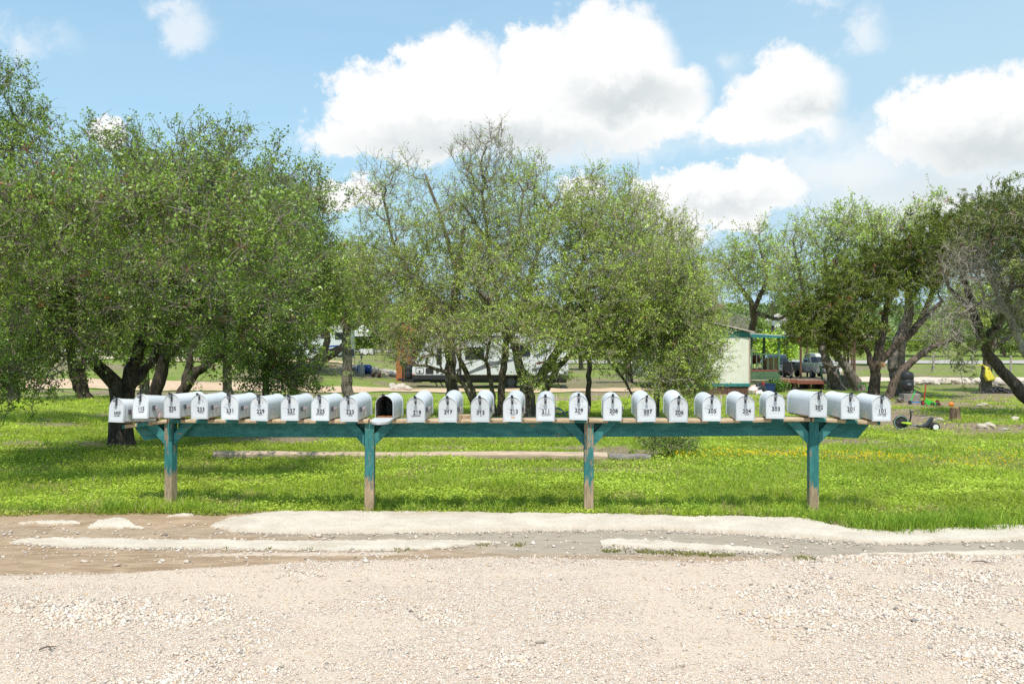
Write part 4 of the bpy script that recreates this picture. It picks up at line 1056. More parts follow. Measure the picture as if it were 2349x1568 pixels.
for o in protos: bpy.data.objects.remove(o)
bpy.data.objects.remove(proto_col)

# ------------------------------------------------------------------ trees
def ring_frame(d):
    ref = np.tile(np.array([.21, .95, .12]), (len(d), 1)); par = np.abs((d * ref).sum(1)) > .93
    ref[par] = (1, 0, 0)
    u = np.cross(d, ref); u /= np.linalg.norm(u, axis=1, keepdims=True) + 1e-9
    return u, np.cross(d, u)
def tubes_np(p0, d0, r0, p1, d1, r1, n):
    u0, w0 = ring_frame(d0); u1, w1 = ring_frame(d1); k = len(p0)
    a = np.arange(n) * 2 * PI / n; ca, sa = np.cos(a), np.sin(a)
    R0 = p0[:, None] + (u0[:, None] * ca[None, :, None] + w0[:, None] * sa[None, :, None]) * r0[:, None, None]
    R1 = p1[:, None] + (u1[:, None] * ca[None, :, None] + w1[:, None] * sa[None, :, None]) * r1[:, None, None]
    V = np.concatenate([R0, R1], 1).reshape(-1, 3)
    j = np.arange(n); q = np.stack([j, (j + 1) % n, n + (j + 1) % n, n + j], -1)
    Q = (np.arange(k) * 2 * n)[:, None, None] + q[None]
    return V, Q.reshape(-1, 4)
def unit(v): return v / (np.linalg.norm(v, axis=-1, keepdims=True) + 1e-9)

OAK = ((.105, .18, .026), (.33, .44, .08))
OAK2 = ((.19, .28, .04), (.52, .62, .12))
LIGHT = ((.25, .37, .06), (.46, .58, .12))
CEDAR = ((.04, .07, .012), (.25, .30, .04))

def make_tree(name, label, cat, trunks, blobs, n=900, bf=.3, leaf=.05, per=9, twigs=2.2, tw=(.14, .42), tipr=.006, cols=OAK, dens=None, bark='bark_dark', group=None,
              kind='oak', jag=.16, seed=0, brown=.01, shell=.5, ground=True, up=.25, twr=.004, expo=2.25, clump=.62):
    g = np.random.default_rng(seed + 100)
    pos, par, rad, path, trunkflag = [], [], [], [], []
    for ti, pl in enumerate(trunks):
        P_ = [W(a, b, Y) for a, b, Y, r in pl]; R_ = [r for *_, r in pl]
        root = -1
        if ti == 0 or (len(pl[0]) > 3 and pl[0][3] < 0):
            x, y = P_[0][0], P_[0][1]
            if ground: P_[0][2] = G(x, y) - .08
            R_[0] = abs(R_[0])
        if ti > 0 and pl[0][3] > 0:
            d = [np.linalg.norm(np.array(q) - P_[0]) for q in pos]; root = int(np.argmin(d)); P_[0] = np.array(pos[root])
        prev = root; seg = []
        for i in range(len(P_) - 1):
            L = np.linalg.norm(P_[i + 1] - P_[i]); k = max(1, int(L / .16))
            for j in range(k): seg.append((P_[i] + (P_[i + 1] - P_[i]) * j / k, R_[i] + (R_[i + 1] - R_[i]) * j / k))
        seg.append((P_[-1], R_[-1]))
        S = np.array([s[0] for s in seg]); R = np.array([s[1] for s in seg])
        if len(S) > 6:                                  # round the corners and roughen a little
            for _ in range(5):
                S[1:-1] = (S[:-2] + 2 * S[1:-1] + S[2:]) / 4
            S[1:-1] += g.normal(0, .012, S[1:-1].shape) * (1 + R[1:-1, None] * 2)
        if root < 0:
            h = S[:, 2] - S[0, 2]; R = R * (1 + .55 * np.exp(-h / .16))
        for i in range(len(S)):
            if i == 0 and root >= 0: continue
            pos.append(S[i]); par.append(prev); rad.append(R[i] * g.uniform(.95, 1.06)); trunkflag.append(True)
            path.append(0 if prev < 0 else path[prev] + np.linalg.norm(S[i] - pos[prev]) * .55); prev = len(pos) - 1
    nt = len(pos)
    wts = np.array([b[6] if len(b) > 6 else 1.0 for b in blobs]); vol = np.array([b[3] * b[4] * b[5] for b in blobs]) ** .8 * wts
    cnt = np.maximum(3, (vol / vol.sum() * n).astype(int)); pts = []
    for b, c in zip(blobs, cnt):
        Y = b[2]; cen = W(b[0], b[1], Y); sc_ = np.array([b[3] / F * Y, b[5], b[4] / F * Y])
        m_ = max(2, int(c / 7)); d = unit(g.normal(0, 1, (m_, 3))); cc = cen + d * sc_ * (g.uniform(0, 1, (m_, 1)) ** shell)
        sg = min(.26 * Y / 24 + .05, .45) * clump
        q_ = cc[g.integers(0, m_, c)] + g.normal(0, 1, (c, 3)) * np.minimum(sg, sc_ * .35); fr = g.uniform(0, 1, c) < .18
        d = unit(g.normal(0, 1, (c, 3))); q_[fr] = (cen + d * sc_ * (g.uniform(0, 1, (c, 1)) ** shell))[fr]; pts.append(q_)
    pts = np.concatenate(pts)
    if ground: pts[:, 2] = np.maximum(pts[:, 2], gz(pts[:, 0], pts[:, 1]) + .12)
    # grow: join every point to the nearest part of the tree, favouring short paths
    A = np.array(pos); PA = np.array(path); m = len(pts)
    low = A[:, 2] < A[0, 2] + .25 * (A[:, 2].max() - A[0, 2])
    D = np.linalg.norm(pts[:, None] - A[None], axis=2); cost = D + bf * PA[None] + low[None] * .8
    best = cost.argmin(1); bc = cost[np.arange(m), best]; done = np.zeros(m, bool)
    pos = list(pos); path = list(path)
    for _ in range(m):
        i = int(np.argmin(np.where(done, 1e9, bc))); done[i] = True; p = int(best[i])
        pos.append(pts[i]); par.append(p); path.append(path[p] + np.linalg.norm(pts[i] - pos[p])); trunkflag.append(False); rad.append(0)
        c = np.linalg.norm(pts - pts[i], axis=1) + bf * path[-1]; k = c < bc; best[k] = len(pos) - 1; bc[k] = c[k]
    # refine the edges into crooked pieces
    NP, PR, TF, RD = [], [], [], []; remap = {}
    for i in range(len(pos)):
        p = par[i]
        if trunkflag[i] or p < 0:
            NP.append(np.array(pos[i])); PR.append(remap[p] if p >= 0 else -1); TF.append(trunkflag[i]); RD.append(rad[i])
        else:
            a, b = np.array(pos[p]), np.array(pos[i]); L = np.linalg.norm(b - a); k = max(1, min(5, int(L / .15))); prev = remap[p]
            off = g.normal(0, jag * L, 3) * .5
            for j in range(1, k + 1):
                t = j / k; q = a + (b - a) * t + off * math.sin(PI * t) + (g.normal(0, .018 + .02 * L, 3) if j < k else 0)
                NP.append(q); PR.append(prev); TF.append(False); RD.append(0); prev = len(NP) - 1
        remap[i] = len(NP) - 1
    NP = np.array(NP); PR = np.array(PR); K = len(NP); RD = np.array(RD, float); TF = np.array(TF)
    acc = np.zeros(K); main = np.full(K, -1); mainacc = np.zeros(K)
    for i in range(K - 1, -1, -1):
        if acc[i] == 0: acc[i] = tipr ** expo
        p = PR[i]
        if p >= 0:
            acc[p] += acc[i]
            key = acc[i] + (1e3 if TF[i] else 0)
            if key > mainacc[p]: mainacc[p] = key; main[p] = i
    pr_ = acc ** (1 / expo)
    for i in range(K):
        if not TF[i]:
            RD[i] = pr_[i]
            if PR[i] >= 0: RD[i] = min(RD[i], RD[PR[i]] * .9)
    din = np.zeros((K, 3)); has = PR >= 0; din[has] = unit(NP[has] - NP[PR[has]]); din[~has] = (0, 0, 1)
    dav = din.copy(); hm = main >= 0; dav[hm] = unit(din[hm] + unit(NP[main[hm]] - NP[hm])); dav[~has & hm] = unit(NP[main[~has & hm]] - NP[~has & hm])
    e = np.where(has)[0]; p = PR[e]; ism = main[p] == e
    d0 = np.where(ism[:, None], dav[p], din[e]); r0 = np.where(ism, RD[p], np.minimum(RD[p], RD[e] * 1.3))
    Vs, Qs, base = [], [], 0
    nbig = 0
    for bi_, (sel, ns) in enumerate(((RD[e] > .035, 10), ((RD[e] <= .035) & (RD[e] > .016), 5), (RD[e] <= .016, 3))):
        if not sel.any(): continue
        V, Q = tubes_np(NP[p[sel]], d0[sel], r0[sel], NP[e[sel]], dav[e[sel]], RD[e[sel]], ns)
        Vs.append(V); Qs.append(Q + base); base += len(V)
        if bi_ < 2: nbig += len(Q)
    org = np.array([NP[0][0], NP[0][1], G(NP[0][0], NP[0][1]) if ground else NP[0][2]])
    root = thing(name, label, cat, tuple(org), 0, group)
    # twigs
    fine = np.where((~TF) & (RD < .03))[0]
    k = g.poisson(twigs, len(fine)); src = np.repeat(fine, k); nt_ = len(src)
    dirs = unit(din[src] + g.normal(0, .75, (nt_, 3)) + np.array([0, 0, up])); L = g.uniform(tw[0], tw[1], nt_)
    # let the crown's own outline stay: shorten twigs that leave it
    a = NP[src] - din[src] * g.uniform(0, .12, (nt_, 1)); mid = a + dirs * (L * .55)[:, None] + g.normal(0, .02, (nt_, 3))
    b = mid + unit(dirs + g.normal(0, .35, (nt_, 3))) * (L * .45)[:, None]
    d1 = unit(mid - a); d2 = unit(b - mid); tr = np.full(nt_, twr)
    V, Q = tubes_np(a, d1, tr * 1.3, mid, d2, tr, 3); Vs.append(V); Qs.append(Q + base); base += len(V)
    V, Q = tubes_np(mid, d2, tr, b, d2, tr * .5, 3)
    Vs.append(V); Qs.append(Q + base)
    V = np.concatenate(Vs) - org; Q = np.concatenate(Qs)
    to = mesh_np('trunk', V, Q, None, M[bark], root, None, True)
    to.data.materials.append({'bark_pale': M['bark_pale'], 'bark_dark': M['twig_dark']}.get(bark, M['twig']))
    mi = np.zeros(len(to.data.polygons), np.int32); mi[nbig:] = 1; to.data.polygons.foreach_set('material_index', mi)
    # leaves
    if per > 0:
        kk = g.poisson(per, nt_)
        if dens is not None: kk = (kk * dens(a)).astype(int)
        cl = fbm(a[:, 0] + a[:, 2] * .7, a[:, 1] + a[:, 2], .9, seed)
        kk = np.where(g.uniform(0, 1, nt_) < sm(.62, .72, cl) * .7, kk // 3, kk)
        kk = np.where(g.uniform(0, 1, nt_) < .22, 0, (kk * 1.28).astype(int))
        s = np.repeat(np.arange(nt_), kk); nl = len(s); t = (1.06 - .8 * g.beta(1, 2.4, nl))[:, None]
        c = np.where(t < .55, a[s] + (mid[s] - a[s]) * (t / .55), mid[s] + (b[s] - mid[s]) * ((t - .55) / .45))
        if kind == 'oak':
            c = c + g.normal(0, leaf * .7, (nl, 3)); ax = unit(g.normal(0, 1, (nl, 3)) + d2[s] * .5); nr = unit(g.normal(0, .6, (nl, 3)) + np.array([0, -.15, .6]))
            v = unit(np.cross(nr, ax)); sz = leaf * g.uniform(.6, 1.25, (nl, 1)); u_, v_ = ax * sz * .5, v * sz * .30
        else:
            ax = unit(d2[s] + g.normal(0, .55, (nl, 3)) + np.array([0, 0, .25])); sz = leaf * g.uniform(.6, 1.3, (nl, 1)); c = c + g.normal(0, leaf * .35, (nl, 3))
            v = unit(np.cross(ax, g.normal(0, 1, (nl, 3)))); u_, v_ = ax * sz * .6, v * sz * .14
        q = np.clip(g.beta(2, 2, (nl, 1)) * .75 + .25 * np.repeat(g.uniform(0, 1, nt_), kk)[:, None], 0, 1)
        tint = np.array([cols[0]]) * (1 - q) + np.array([cols[1]]) * q
        tw_ = np.repeat(g.normal(1, .2, nt_) * (.7 + .6 * fbm(a[:, 0] * 1.3 + a[:, 1], a[:, 2] * 1.3 - a[:, 1] * .4, 1.3, seed + 3)), kk)[:, None]; tint = tint * np.clip(tw_, .45, 1.6)
        br = np.repeat(g.uniform(0, 1, nt_) < brown, kk); tint[br] = np.array((.30, .15, .07)) * g.uniform(.6, 1.3, (br.sum(), 1))
        V, Fq, T = leaf_quads(c - org, u_, v_, tint)
        mesh_np('crown', V, Fq, T, M['leaf' if kind == 'oak' else 'needle'], root)
    return root

def dens_z(y0, y1, p0, p1, Y):
    """leafiness falls from p0 at picture row y0 to p1 at row y1 (for depth Y)"""
    z0, z1 = CAMZ + (784 - y0) / F * Y, CAMZ + (784 - y1) / F * Y
    return lambda a: p0 + (p1 - p0) * np.clip((a[:, 2] - z0) / (z1 - z0), 0, 1)

GL = 'live oaks at the left of the lawn'; GC = 'thicket oaks in the middle'; GR = 'cedars and oaks at the right'
# ---- left
make_tree('oak_tree', 'big dark live oak with forked trunk standing behind the left end of the rack', 'tree',
  [[(279, 1018, 16.3, .185), (276, 960, 16.3, .175), (281, 905, 16.3, .19)], [(281, 905, 16.3, .14), (250, 872, 16.2, .12), (218, 832, 16.0, .10), (180, 770, 15.7, .07), (120, 690, 15.3, .045)],
   [(281, 905, 16.3, .15), (303, 868, 16.4, .12), (318, 800, 16.3, .09), (330, 730, 16.2, .07), (335, 600, 16.2, .045)], [(300, 868, 16.4, .1), (355, 830, 16.8, .07), (372, 780, 17, .06), (430, 700, 17, .04)]],
  [(150, 560, 15.2, 190, 200, 1.5), (340, 600, 15.6, 200, 200, 1.6), (330, 410, 16.5, 180, 130, 1.4), (120, 690, 14.4, 150, 140, 1.1), (70, 800, 13.6, 120, 110, .9, 1.5), (40, 875, 13.2, 70, 60, .5, 1.6), (160, 800, 14, 70, 70, .6, 1), (180, 520, 12.6, 170, 110, .8, .8), (110, 500, 10.7, 190, 90, .65, 1.5), (330, 470, 10.8, 190, 90, .65, 1.5), (560, 540, 11.3, 170, 80, .7, 1.4), (-110, 540, 10.7, 180, 100, .7, 1.5), (-60, 560, 12, 160, 100, .8), (640, 640, 12.4, 110, 90, .6, .9), (450, 560, 13, 150, 100, .8, .8), (330, 680, 13.6, 120, 90, .7, .8), (40, 620, 12.3, 140, 120, .8, .8), (450, 640, 16, 140, 150, 1.3), (210, 760, 14.6, 120, 60, .8), (420, 760, 16, 120, 70, .8), (10, 620, 14, 120, 180, 1.2)],
  4300, per=10.5, twigs=2.3, leaf=.047, seed=1, brown=.02, group=GL)
make_tree('oak_tree', 'leaning live oak just right of the forked oak, behind boxes 115 and 235', 'tree',
  [[(345, 985, 19.5, .14), (352, 900, 19.5, .13), (378, 830, 19.5, .115), (386, 760, 19.5, .11), (392, 640, 19.4, .08), (400, 520, 19.2, .05)], [(378, 830, 19.5, .09), (430, 770, 19.3, .07), (500, 720, 19, .05)]],
  [(490, 420, 19, 150, 130, 1.6), (540, 600, 18.2, 180, 190, 1.6), (400, 480, 18.5, 160, 160, 1.4), (620, 560, 18.6, 110, 180, 1.3), (540, 330, 19.3, 55, 50, .6), (640, 400, 19.2, 70, 70, .8), (560, 740, 18, 120, 70, .8), (470, 690, 17.8, 120, 80, .9)],
  2300, per=10, twigs=2.3, leaf=.053, seed=2, brown=.03, group=GL)
make_tree('oak_tree', 'crooked low oak leaning right behind box 233', 'tree',
  [[(392, 960, 22, .15), (416, 893, 22, .13), (446, 850, 22, .11), (480, 832, 22, .08), (530, 800, 22, .06)], [(420, 893, 22, .09), (440, 800, 22.3, .07), (470, 700, 22.3, .05)]],
  [(600, 690, 21.5, 130, 130, 1.3), (500, 760, 21.5, 90, 70, .8, .7), (650, 790, 21, 70, 80, .8), (560, 560, 22, 120, 110, 1.2)], 800, per=8, twigs=2.2, leaf=.06, seed=3, brown=.05, group=GL)
make_tree('oak_tree', 'slender leafy oak with foliage nearly to the ground behind boxes 227 and 229', 'tree',
  [[(612, 940, 23, .085), (608, 870, 23, .08), (622, 790, 23, .065), (640, 690, 23, .05), (660, 560, 23, .035)]],
  [(660, 560, 22.5, 110, 190, 1.5), (640, 800, 21.6, 90, 110, 1, 1.5), (690, 860, 21.4, 50, 60, .6, 1.4), (600, 860, 21.8, 50, 60, .5), (700, 470, 23, 75, 90, 1), (740, 640, 22.6, 60, 120, 1), (560, 800, 22, 50, 70, .6)], 1500, per=10, twigs=2.4, leaf=.06, seed=4, brown=.03, group=GL)
make_tree('oak_tree', 'tallest oak rising at the left edge of the view', 'tree',
  [[(-70, 960, 23, .22), (-60, 850, 23, .2), (-30, 700, 23, .16), (20, 500, 23, .11), (30, 330, 23, .06)], [(-35, 700, 23, .12), (70, 600, 22.6, .08), (130, 450, 22.4, .05)], [(-50, 760, 23, .1), (-180, 600, 23, .07)]],
  [(10, 260, 22.5, 90, 130, 1.4), (110, 390, 22, 120, 120, 1.4), (40, 500, 21.5, 200, 170, 1.8), (-120, 330, 22.5, 150, 200, 1.8), (220, 440, 21.6, 90, 90, 1), (-10, 170, 23, 55, 60, .8), (100, 290, 22.4, 50, 70, .7), (-150, 640, 22, 200, 170, 1.8)],
  2300, per=9, twigs=2.2, leaf=.062, seed=5, group=GL)
make_tree('oak_tree', 'far oak with two dark leaning stems behind the left lawn', 'tree',
  [[(195, 885, 42, .26), (168, 850, 42, .22), (160, 790, 42, .17), (170, 700, 42, .1)], [(196, 885, 42, -.2), (185, 840, 42, .16), (215, 770, 42, .12)]],
  [(150, 640, 41, 140, 100, 2.6), (260, 680, 42, 110, 80, 2.4), (60, 700, 42, 110, 70, 2.4)], 800, per=9, tw=(.3, .8), twigs=2, leaf=.13, tipr=.01, seed=6, group=GL)
make_tree('oak_tree', 'bent oak with thick horizontal trunk beside the white plastic chair', 'tree',
  [[(716, 846, 62, .42), (728, 826, 62, .4), (752, 812, 62, .34), (772, 806, 62, .25), (800, 780, 62, .14)], [(740, 816, 62, .25), (752, 775, 62, .2), (748, 720, 62, .13), (740, 640, 62, .07)]],
  [(760, 690, 60, 90, 65, 2.6), (700, 640, 61, 80, 60, 2.4), (800, 640, 61, 80, 70, 2.4), (690, 720, 60, 50, 40, 1.6)], 700, per=9, tw=(.4, 1.0), twigs=2, leaf=.17, tipr=.012, seed=7, bark='bark_grey', brown=.04)
# ---- middle thicket
make_tree('oak_tree', 'straight dark trunked oak with bare top twigs in front of the caravan nose', 'tree',
  [[(1040, 955, 27, .19), (1034, 880, 27, .165), (1031, 800, 27, .15), (1036, 720, 27, .12), (1052, 620, 27, .085), (1065, 520, 27, .05)], [(1036, 740, 27, .1), (960, 660, 27, .07), (900, 560, 27, .045), (880, 450, 27, .03)], [(1050, 640, 27, .08), (1010, 500, 27.3, .05), (975, 400, 27.4, .03)]],
  [(890, 560, 26.6, 95, 120, 1.6), (860, 430, 26.8, 45, 70, .8), (960, 640, 26, 130, 90, 1.5), (930, 430, 27, 70, 70, 1), (1010, 540, 26.5, 90, 110, 1.3), (840, 690, 26.5, 75, 80, 1), (800, 620, 27, 45, 80, .9), (900, 650, 26, 90, 80, 1.2), (890, 770, 26.2, 80, 45, .8, .7), (970, 740, 25, 120, 50, 1.2, .9), (1040, 660, 25.4, 80, 70, 1), (1060, 750, 24.8, 90, 40, .8, .6)],
  2100, per=8, twigs=2.3, leaf=.05, seed=8, cols=OAK2, dens=dens_z(520, 380, 1, .4, 27), bark='bark_grey', group=GC, up=.6, jag=.12)
make_tree('oak_tree', 'thickest grey oak of the thicket, forking low behind box 213', 'tree',
  [[(1212, 968, 24, .225), (1209, 925, 24, .20), (1208, 888, 24, .19)], [(1208, 888, 24, .13), (1186, 830, 24, .105), (1178, 770, 24, .09), (1135, 710, 23.8, .07), (1095, 665, 23.6, .05)],
   [(1208, 888, 24, .15), (1255, 858, 24, .12), (1266, 815, 24, .105), (1296, 784, 24.2, .085), (1370, 740, 24.2, .06), (1450, 690, 24, .04)], [(1180, 775, 24, .08), (1205, 680, 24, .065), (1240, 560, 24, .045), (1260, 470, 24, .03)], [(1270, 810, 24, .08), (1300, 700, 24, .06), (1340, 590, 24, .04)]],
  [(1280, 560, 23.6, 120, 140, 1.5), (1390, 640, 23.2, 140, 140, 1.6), (1490, 690, 23, 110, 130, 1.4), (1230, 460, 24, 90, 80, 1), (1250, 720, 23, 140, 60, 1.2), (1400, 500, 24, 100, 100, 1.3), (1340, 500, 24, 90, 100, 1.1), (1360, 430, 24.4, 60, 50, .8), (1150, 640, 23.4, 100, 80, 1.2), (1250, 850, 22.9, 60, 35, .4, .9), (1220, 380, 24, 45, 60, .6, .6), (1330, 790, 22.6, 110, 45, .9, 1), (1180, 750, 22.5, 130, 50, 1.1, 1), (1270, 790, 22.2, 70, 45, .7, .8), (1400, 810, 22.6, 80, 40, .7, .8), (1230, 870, 22.6, 50, 30, .4, .9), (1400, 740, 22.8, 120, 80, 1), (1300, 690, 22.8, 120, 80, 1)],
  3500, per=9.5, twigs=2.3, leaf=.05, seed=9, cols=OAK2, bark='bark_grey', group=GC, dens=dens_z(500, 390, 1, .75, 24), up=.45, jag=.13)
make_tree('oak_tree', 'second stem of grey oak leaning right beside the thickest trunk', 'tree',
  [[(1246, 962, 24.6, .10), (1240, 915, 24.6, .095), (1258, 872, 24.6, .085), (1290, 830, 24.6, .07), (1330, 790, 24.4, .055), (1390, 770, 24.2, .04)]],
  [(1420, 770, 23.8, 90, 60, .9), (1500, 780, 23.5, 80, 60, .9), (1350, 740, 24, 80, 40, .8)], 450, per=7, leaf=.05, seed=10, cols=OAK2, bark='bark_grey', group=GC)
make_tree('oak_tree', 'tall oak with bare twiggy top poking highest in the middle', 'tree',
  [[(1150, 958, 26, .105), (1149, 900, 26, .10), (1157, 830, 26, .09), (1162, 770, 26, .08), (1140, 680, 26, .065), (1120, 560, 26, .05), (1105, 440, 26, .035)], [(1140, 680, 26, .05), (1190, 560, 26, .04), (1200, 440, 26, .025)], [(1120, 560, 26, .04), (1060, 470, 26, .03)]],
  [(1100, 400, 26, 70, 80, .9), (1150, 430, 26, 80, 100, 1), (1120, 560, 25.6, 90, 110, 1.2), (1060, 460, 26, 60, 70, .9), (1130, 330, 26, 50, 40, .6, 1.3), (1180, 560, 25.6, 70, 100, 1), (1080, 340, 26.2, 40, 40, .5), (1110, 650, 25.3, 100, 70, 1)],
  1700, per=7.5, twigs=2.6, leaf=.048, seed=11, cols=OAK2, dens=dens_z(500, 370, 1, .3, 26), bark='bark_grey', group=GC, up=.9, jag=.1)
make_tree('oak_tree', 'thin curved oak stem between the two tallest trunks, behind box 215', 'tree',
  [[(1137, 965, 25.2, .062), (1128, 890, 25.2, .055), (1120, 830, 25.2, .05), (1096, 796, 25.1, .04), (1072, 792, 25, .03), (1045, 800, 25, .02)], [(1120, 830, 25.2, .04), (1130, 760, 25.2, .03), (1110, 690, 25.2, .02)]],
  [(1110, 800, 25, 45, 50, .5), (1070, 770, 25, 70, 40, .6), (1120, 700, 25, 50, 60, .6)], 260, per=4.5, leaf=.045, seed=12, cols=OAK2, bark='bark_grey', group=GC)
make_tree('oak_tree', 'pale leaning oak stem with a long low limb arching left, behind box 217', 'tree',
  [[(1094, 962, 25.5, .085), (1088, 905, 25.5, .075), (1068, 850, 25.5, .07), (1046, 806, 25.5, .06), (1030, 760, 25.6, .045), (1010, 700, 25.8, .03)],
   [(1092, 960, 25.1, -.062), (1082, 912, 25, .06), (1064, 876, 24.9, .055), (1036, 851, 24.8, .05), (1000, 844, 24.7, .045), (976, 839, 24.7, .04), (956, 828, 24.7, .035), (934, 836, 24.7, .02)]],
  [(960, 820, 24.6, 50, 30, .5, .7), (990, 760, 25, 60, 40, .6), (930, 780, 25, 50, 50, .6), (900, 800, 25, 50, 40, .6, .7), (1010, 690, 25.5, 60, 50, .6), (1000, 780, 24.4, 70, 40, .6, .8), (1060, 770, 24.6, 60, 40, .6, .8)], 620, per=5, twigs=2.2, leaf=.045, seed=13, cols=OAK2, bark='bark_grey', group=GC)
make_tree('oak_tree', 'slim oak whose broken limb droops to the right behind box 209', 'tree',
  [[(1346, 945, 26.5, .082), (1350, 890, 26.5, .072), (1352, 830, 26.5, .066), (1344, 760, 26.5, .055), (1350, 660, 26.5, .04)], [(1352, 800, 26.5, .055), (1385, 812, 26.2, .05), (1418, 850, 25.8, .042), (1440, 890, 25.4, .03), (1466, 925, 25, .018)], [(1350, 800, 26.5, .05), (1420, 770, 26, .045), (1520, 720, 25.4, .035)]],
  [(1500, 590, 25.5, 110, 130, 1.5), (1570, 690, 25, 80, 150, 1.3), (1440, 560, 26, 90, 110, 1.2), (1430, 440, 26, 26, 50, .5), (1480, 480, 26, 60, 50, .8), (1560, 540, 25.6, 55, 60, .8), (1440, 850, 25.3, 70, 60, .6, .5), (1520, 800, 25, 70, 60, .8, .7), (1470, 680, 25, 100, 90, 1.2)],
  2100, per=8.5, twigs=2.4, leaf=.046, seed=14, cols=OAK2, bark='bark_grey', group=GC, up=.6, dens=dens_z(600, 420, 1, .65, 26), jag=.11)
make_tree('oak_tree', 'low spreading oak whose branches hang over the mobile home wall', 'tree',
  [[(1500, 955, 22.5, .07), (1508, 890, 22.5, .065), (1530, 820, 22.4, .055), (1560, 740, 22.3, .04), (1580, 640, 22.3, .03)], [(1530, 820, 22.4, .04), (1600, 790, 22, .03), (1650, 800, 21.8, .02)]],
  [(1580, 760, 22, 85, 100, 1.1), (1590, 850, 21.6, 60, 70, .7, 1.1), (1560, 640, 22.3, 80, 80, 1), (1540, 860, 21.8, 50, 50, .6, .7), (1645, 815, 21.5, 35, 28, .4, .5), (1490, 760, 22.3, 80, 80, 1), (1620, 720, 22, 40, 60, .5, .8), (1560, 880, 21.6, 60, 35, .5, .9)],
  1900, per=10.5, twigs=2.4, leaf=.046, seed=15, cols=OAK2, bark='bark_grey', group=GC)
make_tree('shrub', 'low round leafy shrub growing over the right end of the long log', 'shrub',
  [[(1535, 1050, 14.5, .02), (1530, 1020, 14.5, .014), (1525, 1005, 14.5, .01)]], [(1530, 1018, 14.4, 55, 24, .32), (1580, 1022, 14.5, 34, 16, .25), (1500, 1010, 14.5, 35, 20, .25), (1545, 1000, 14.6, 50, 14, .3)], 260, per=8, twigs=2, tw=(.05, .16), leaf=.032, tipr=.003, twr=.0018, seed=16)
# ---- right
make_tree('oak_tree', 'sparse pale oak behind the mobile home roof', 'tree',
  [[(1700, 880, 66, .3), (1712, 800, 65, .26), (1730, 730, 62, .22), (1722, 690, 60, .16), (1690, 650, 60, .11), (1660, 600, 60, .07)], [(1730, 730, 61, .16), (1760, 640, 60, .11), (1740, 560, 60, .06)], [(1730, 740, 61, .14), (1790, 735, 60, .1), (1830, 690, 60, .06)]],
  [(1720, 600, 60, 90, 70, 2.4), (1670, 640, 60, 60, 60, 1.8), (1790, 640, 60, 70, 70, 2), (1740, 545, 60, 45, 35, 1), (1820, 700, 60, 60, 50, 1.5)], 800, per=5.5, tw=(.3, .8), twigs=1.9, leaf=.13, tipr=.012, twr=.008, seed=17, cols=LIGHT, bark='bark_grey', group=GR)
make_tree('oak_tree', 'light green oak with a leaning trunk, left of the pair by the block wall', 'tree',
  [[(1924, 900, 53, .28), (1910, 860, 53, .27), (1893, 822, 53, .23), (1880, 780, 53, .18), (1900, 680, 53, .12), (1890, 580, 53, .07)], [(1885, 790, 53, .12), (1840, 660, 53, .08), (1820, 560, 53, .05)]],
  [(1850, 560, 53, 70, 70, 2), (1930, 540, 53, 90, 70, 2.2), (1900, 640, 53, 100, 50, 2), (1800, 640, 54, 50, 60, 1.6), (1960, 490, 53, 50, 25, 1)], 900, per=5.5, tw=(.25, .7), twigs=1.9, leaf=.12, tipr=.011, twr=.007, seed=18, cols=LIGHT, bark='bark_grey', group=GR)
make_tree('oak_tree', 'light green oak with a steeply leaning trunk in front of the block wall', 'tree',
  [[(1974, 905, 52, .27), (1958, 868, 52, .26), (1938, 836, 52, .24), (1918, 812, 52, .2), (1895, 790, 52, .15), (1930, 700, 52, .12), (1990, 600, 52, .08)], [(1938, 836, 52, .1), (1905, 845, 52, .08), (1885, 830, 52, .05)]],
  [(2010, 560, 52, 80, 70, 2), (2060, 520, 52, 60, 50, 1.6), (2120, 480, 52, 45, 30, 1), (2150, 455, 52, 25, 15, .6), (1960, 640, 52, 80, 60, 2)], 750, per=5.5, tw=(.25, .7), twigs=1.9, leaf=.12, tipr=.011, twr=.007, seed=19, cols=LIGHT, bark='bark_grey', group=GR)
make_tree('cedar_tree', 'dark shaggy cedar with a sawn limb stub, right of the block wall', 'tree',
  [[(2004, 915, 42, .26), (2006, 860, 42, .22), (2016, 800, 42, .19), (2030, 720, 42, .14), (2048, 640, 42, .09)], [(2008, 840, 42, .16), (2050, 795, 42, .14), (2100, 752, 42, .11), (2160, 690, 42, .08)], [(2034, 912, 41.5, -.2), (2052, 870, 41.5, .18), (2085, 832, 41.5, .15), (2130, 800, 41.5, .11), (2190, 775, 41.5, .06)], [(2004, 880, 42, .12), (1996, 820, 42, .11), (1975, 770, 42, .08), (1930, 720, 42, .05)]],
  [(1900, 700, 40.5, 80, 55, 1.6, 1.1), (1850, 750, 40.3, 60, 45, 1.2, 1.2), (1930, 780, 40.5, 55, 40, 1.1), (1990, 650, 41, 90, 60, 1.7), (2080, 600, 41.5, 110, 60, 2), (2170, 560, 41.5, 110, 70, 2), (2230, 520, 42, 80, 60, 1.6), (1915, 640, 41, 40, 45, .9), (1960, 735, 40.5, 50, 40, 1)],
  2000, per=16, tw=(.18, .5), twigs=2.0, leaf=.13, tipr=.009, kind='cedar', cols=CEDAR, bark='bark_cedar', seed=20, group=GR, brown=.035, twr=.005, jag=.2)
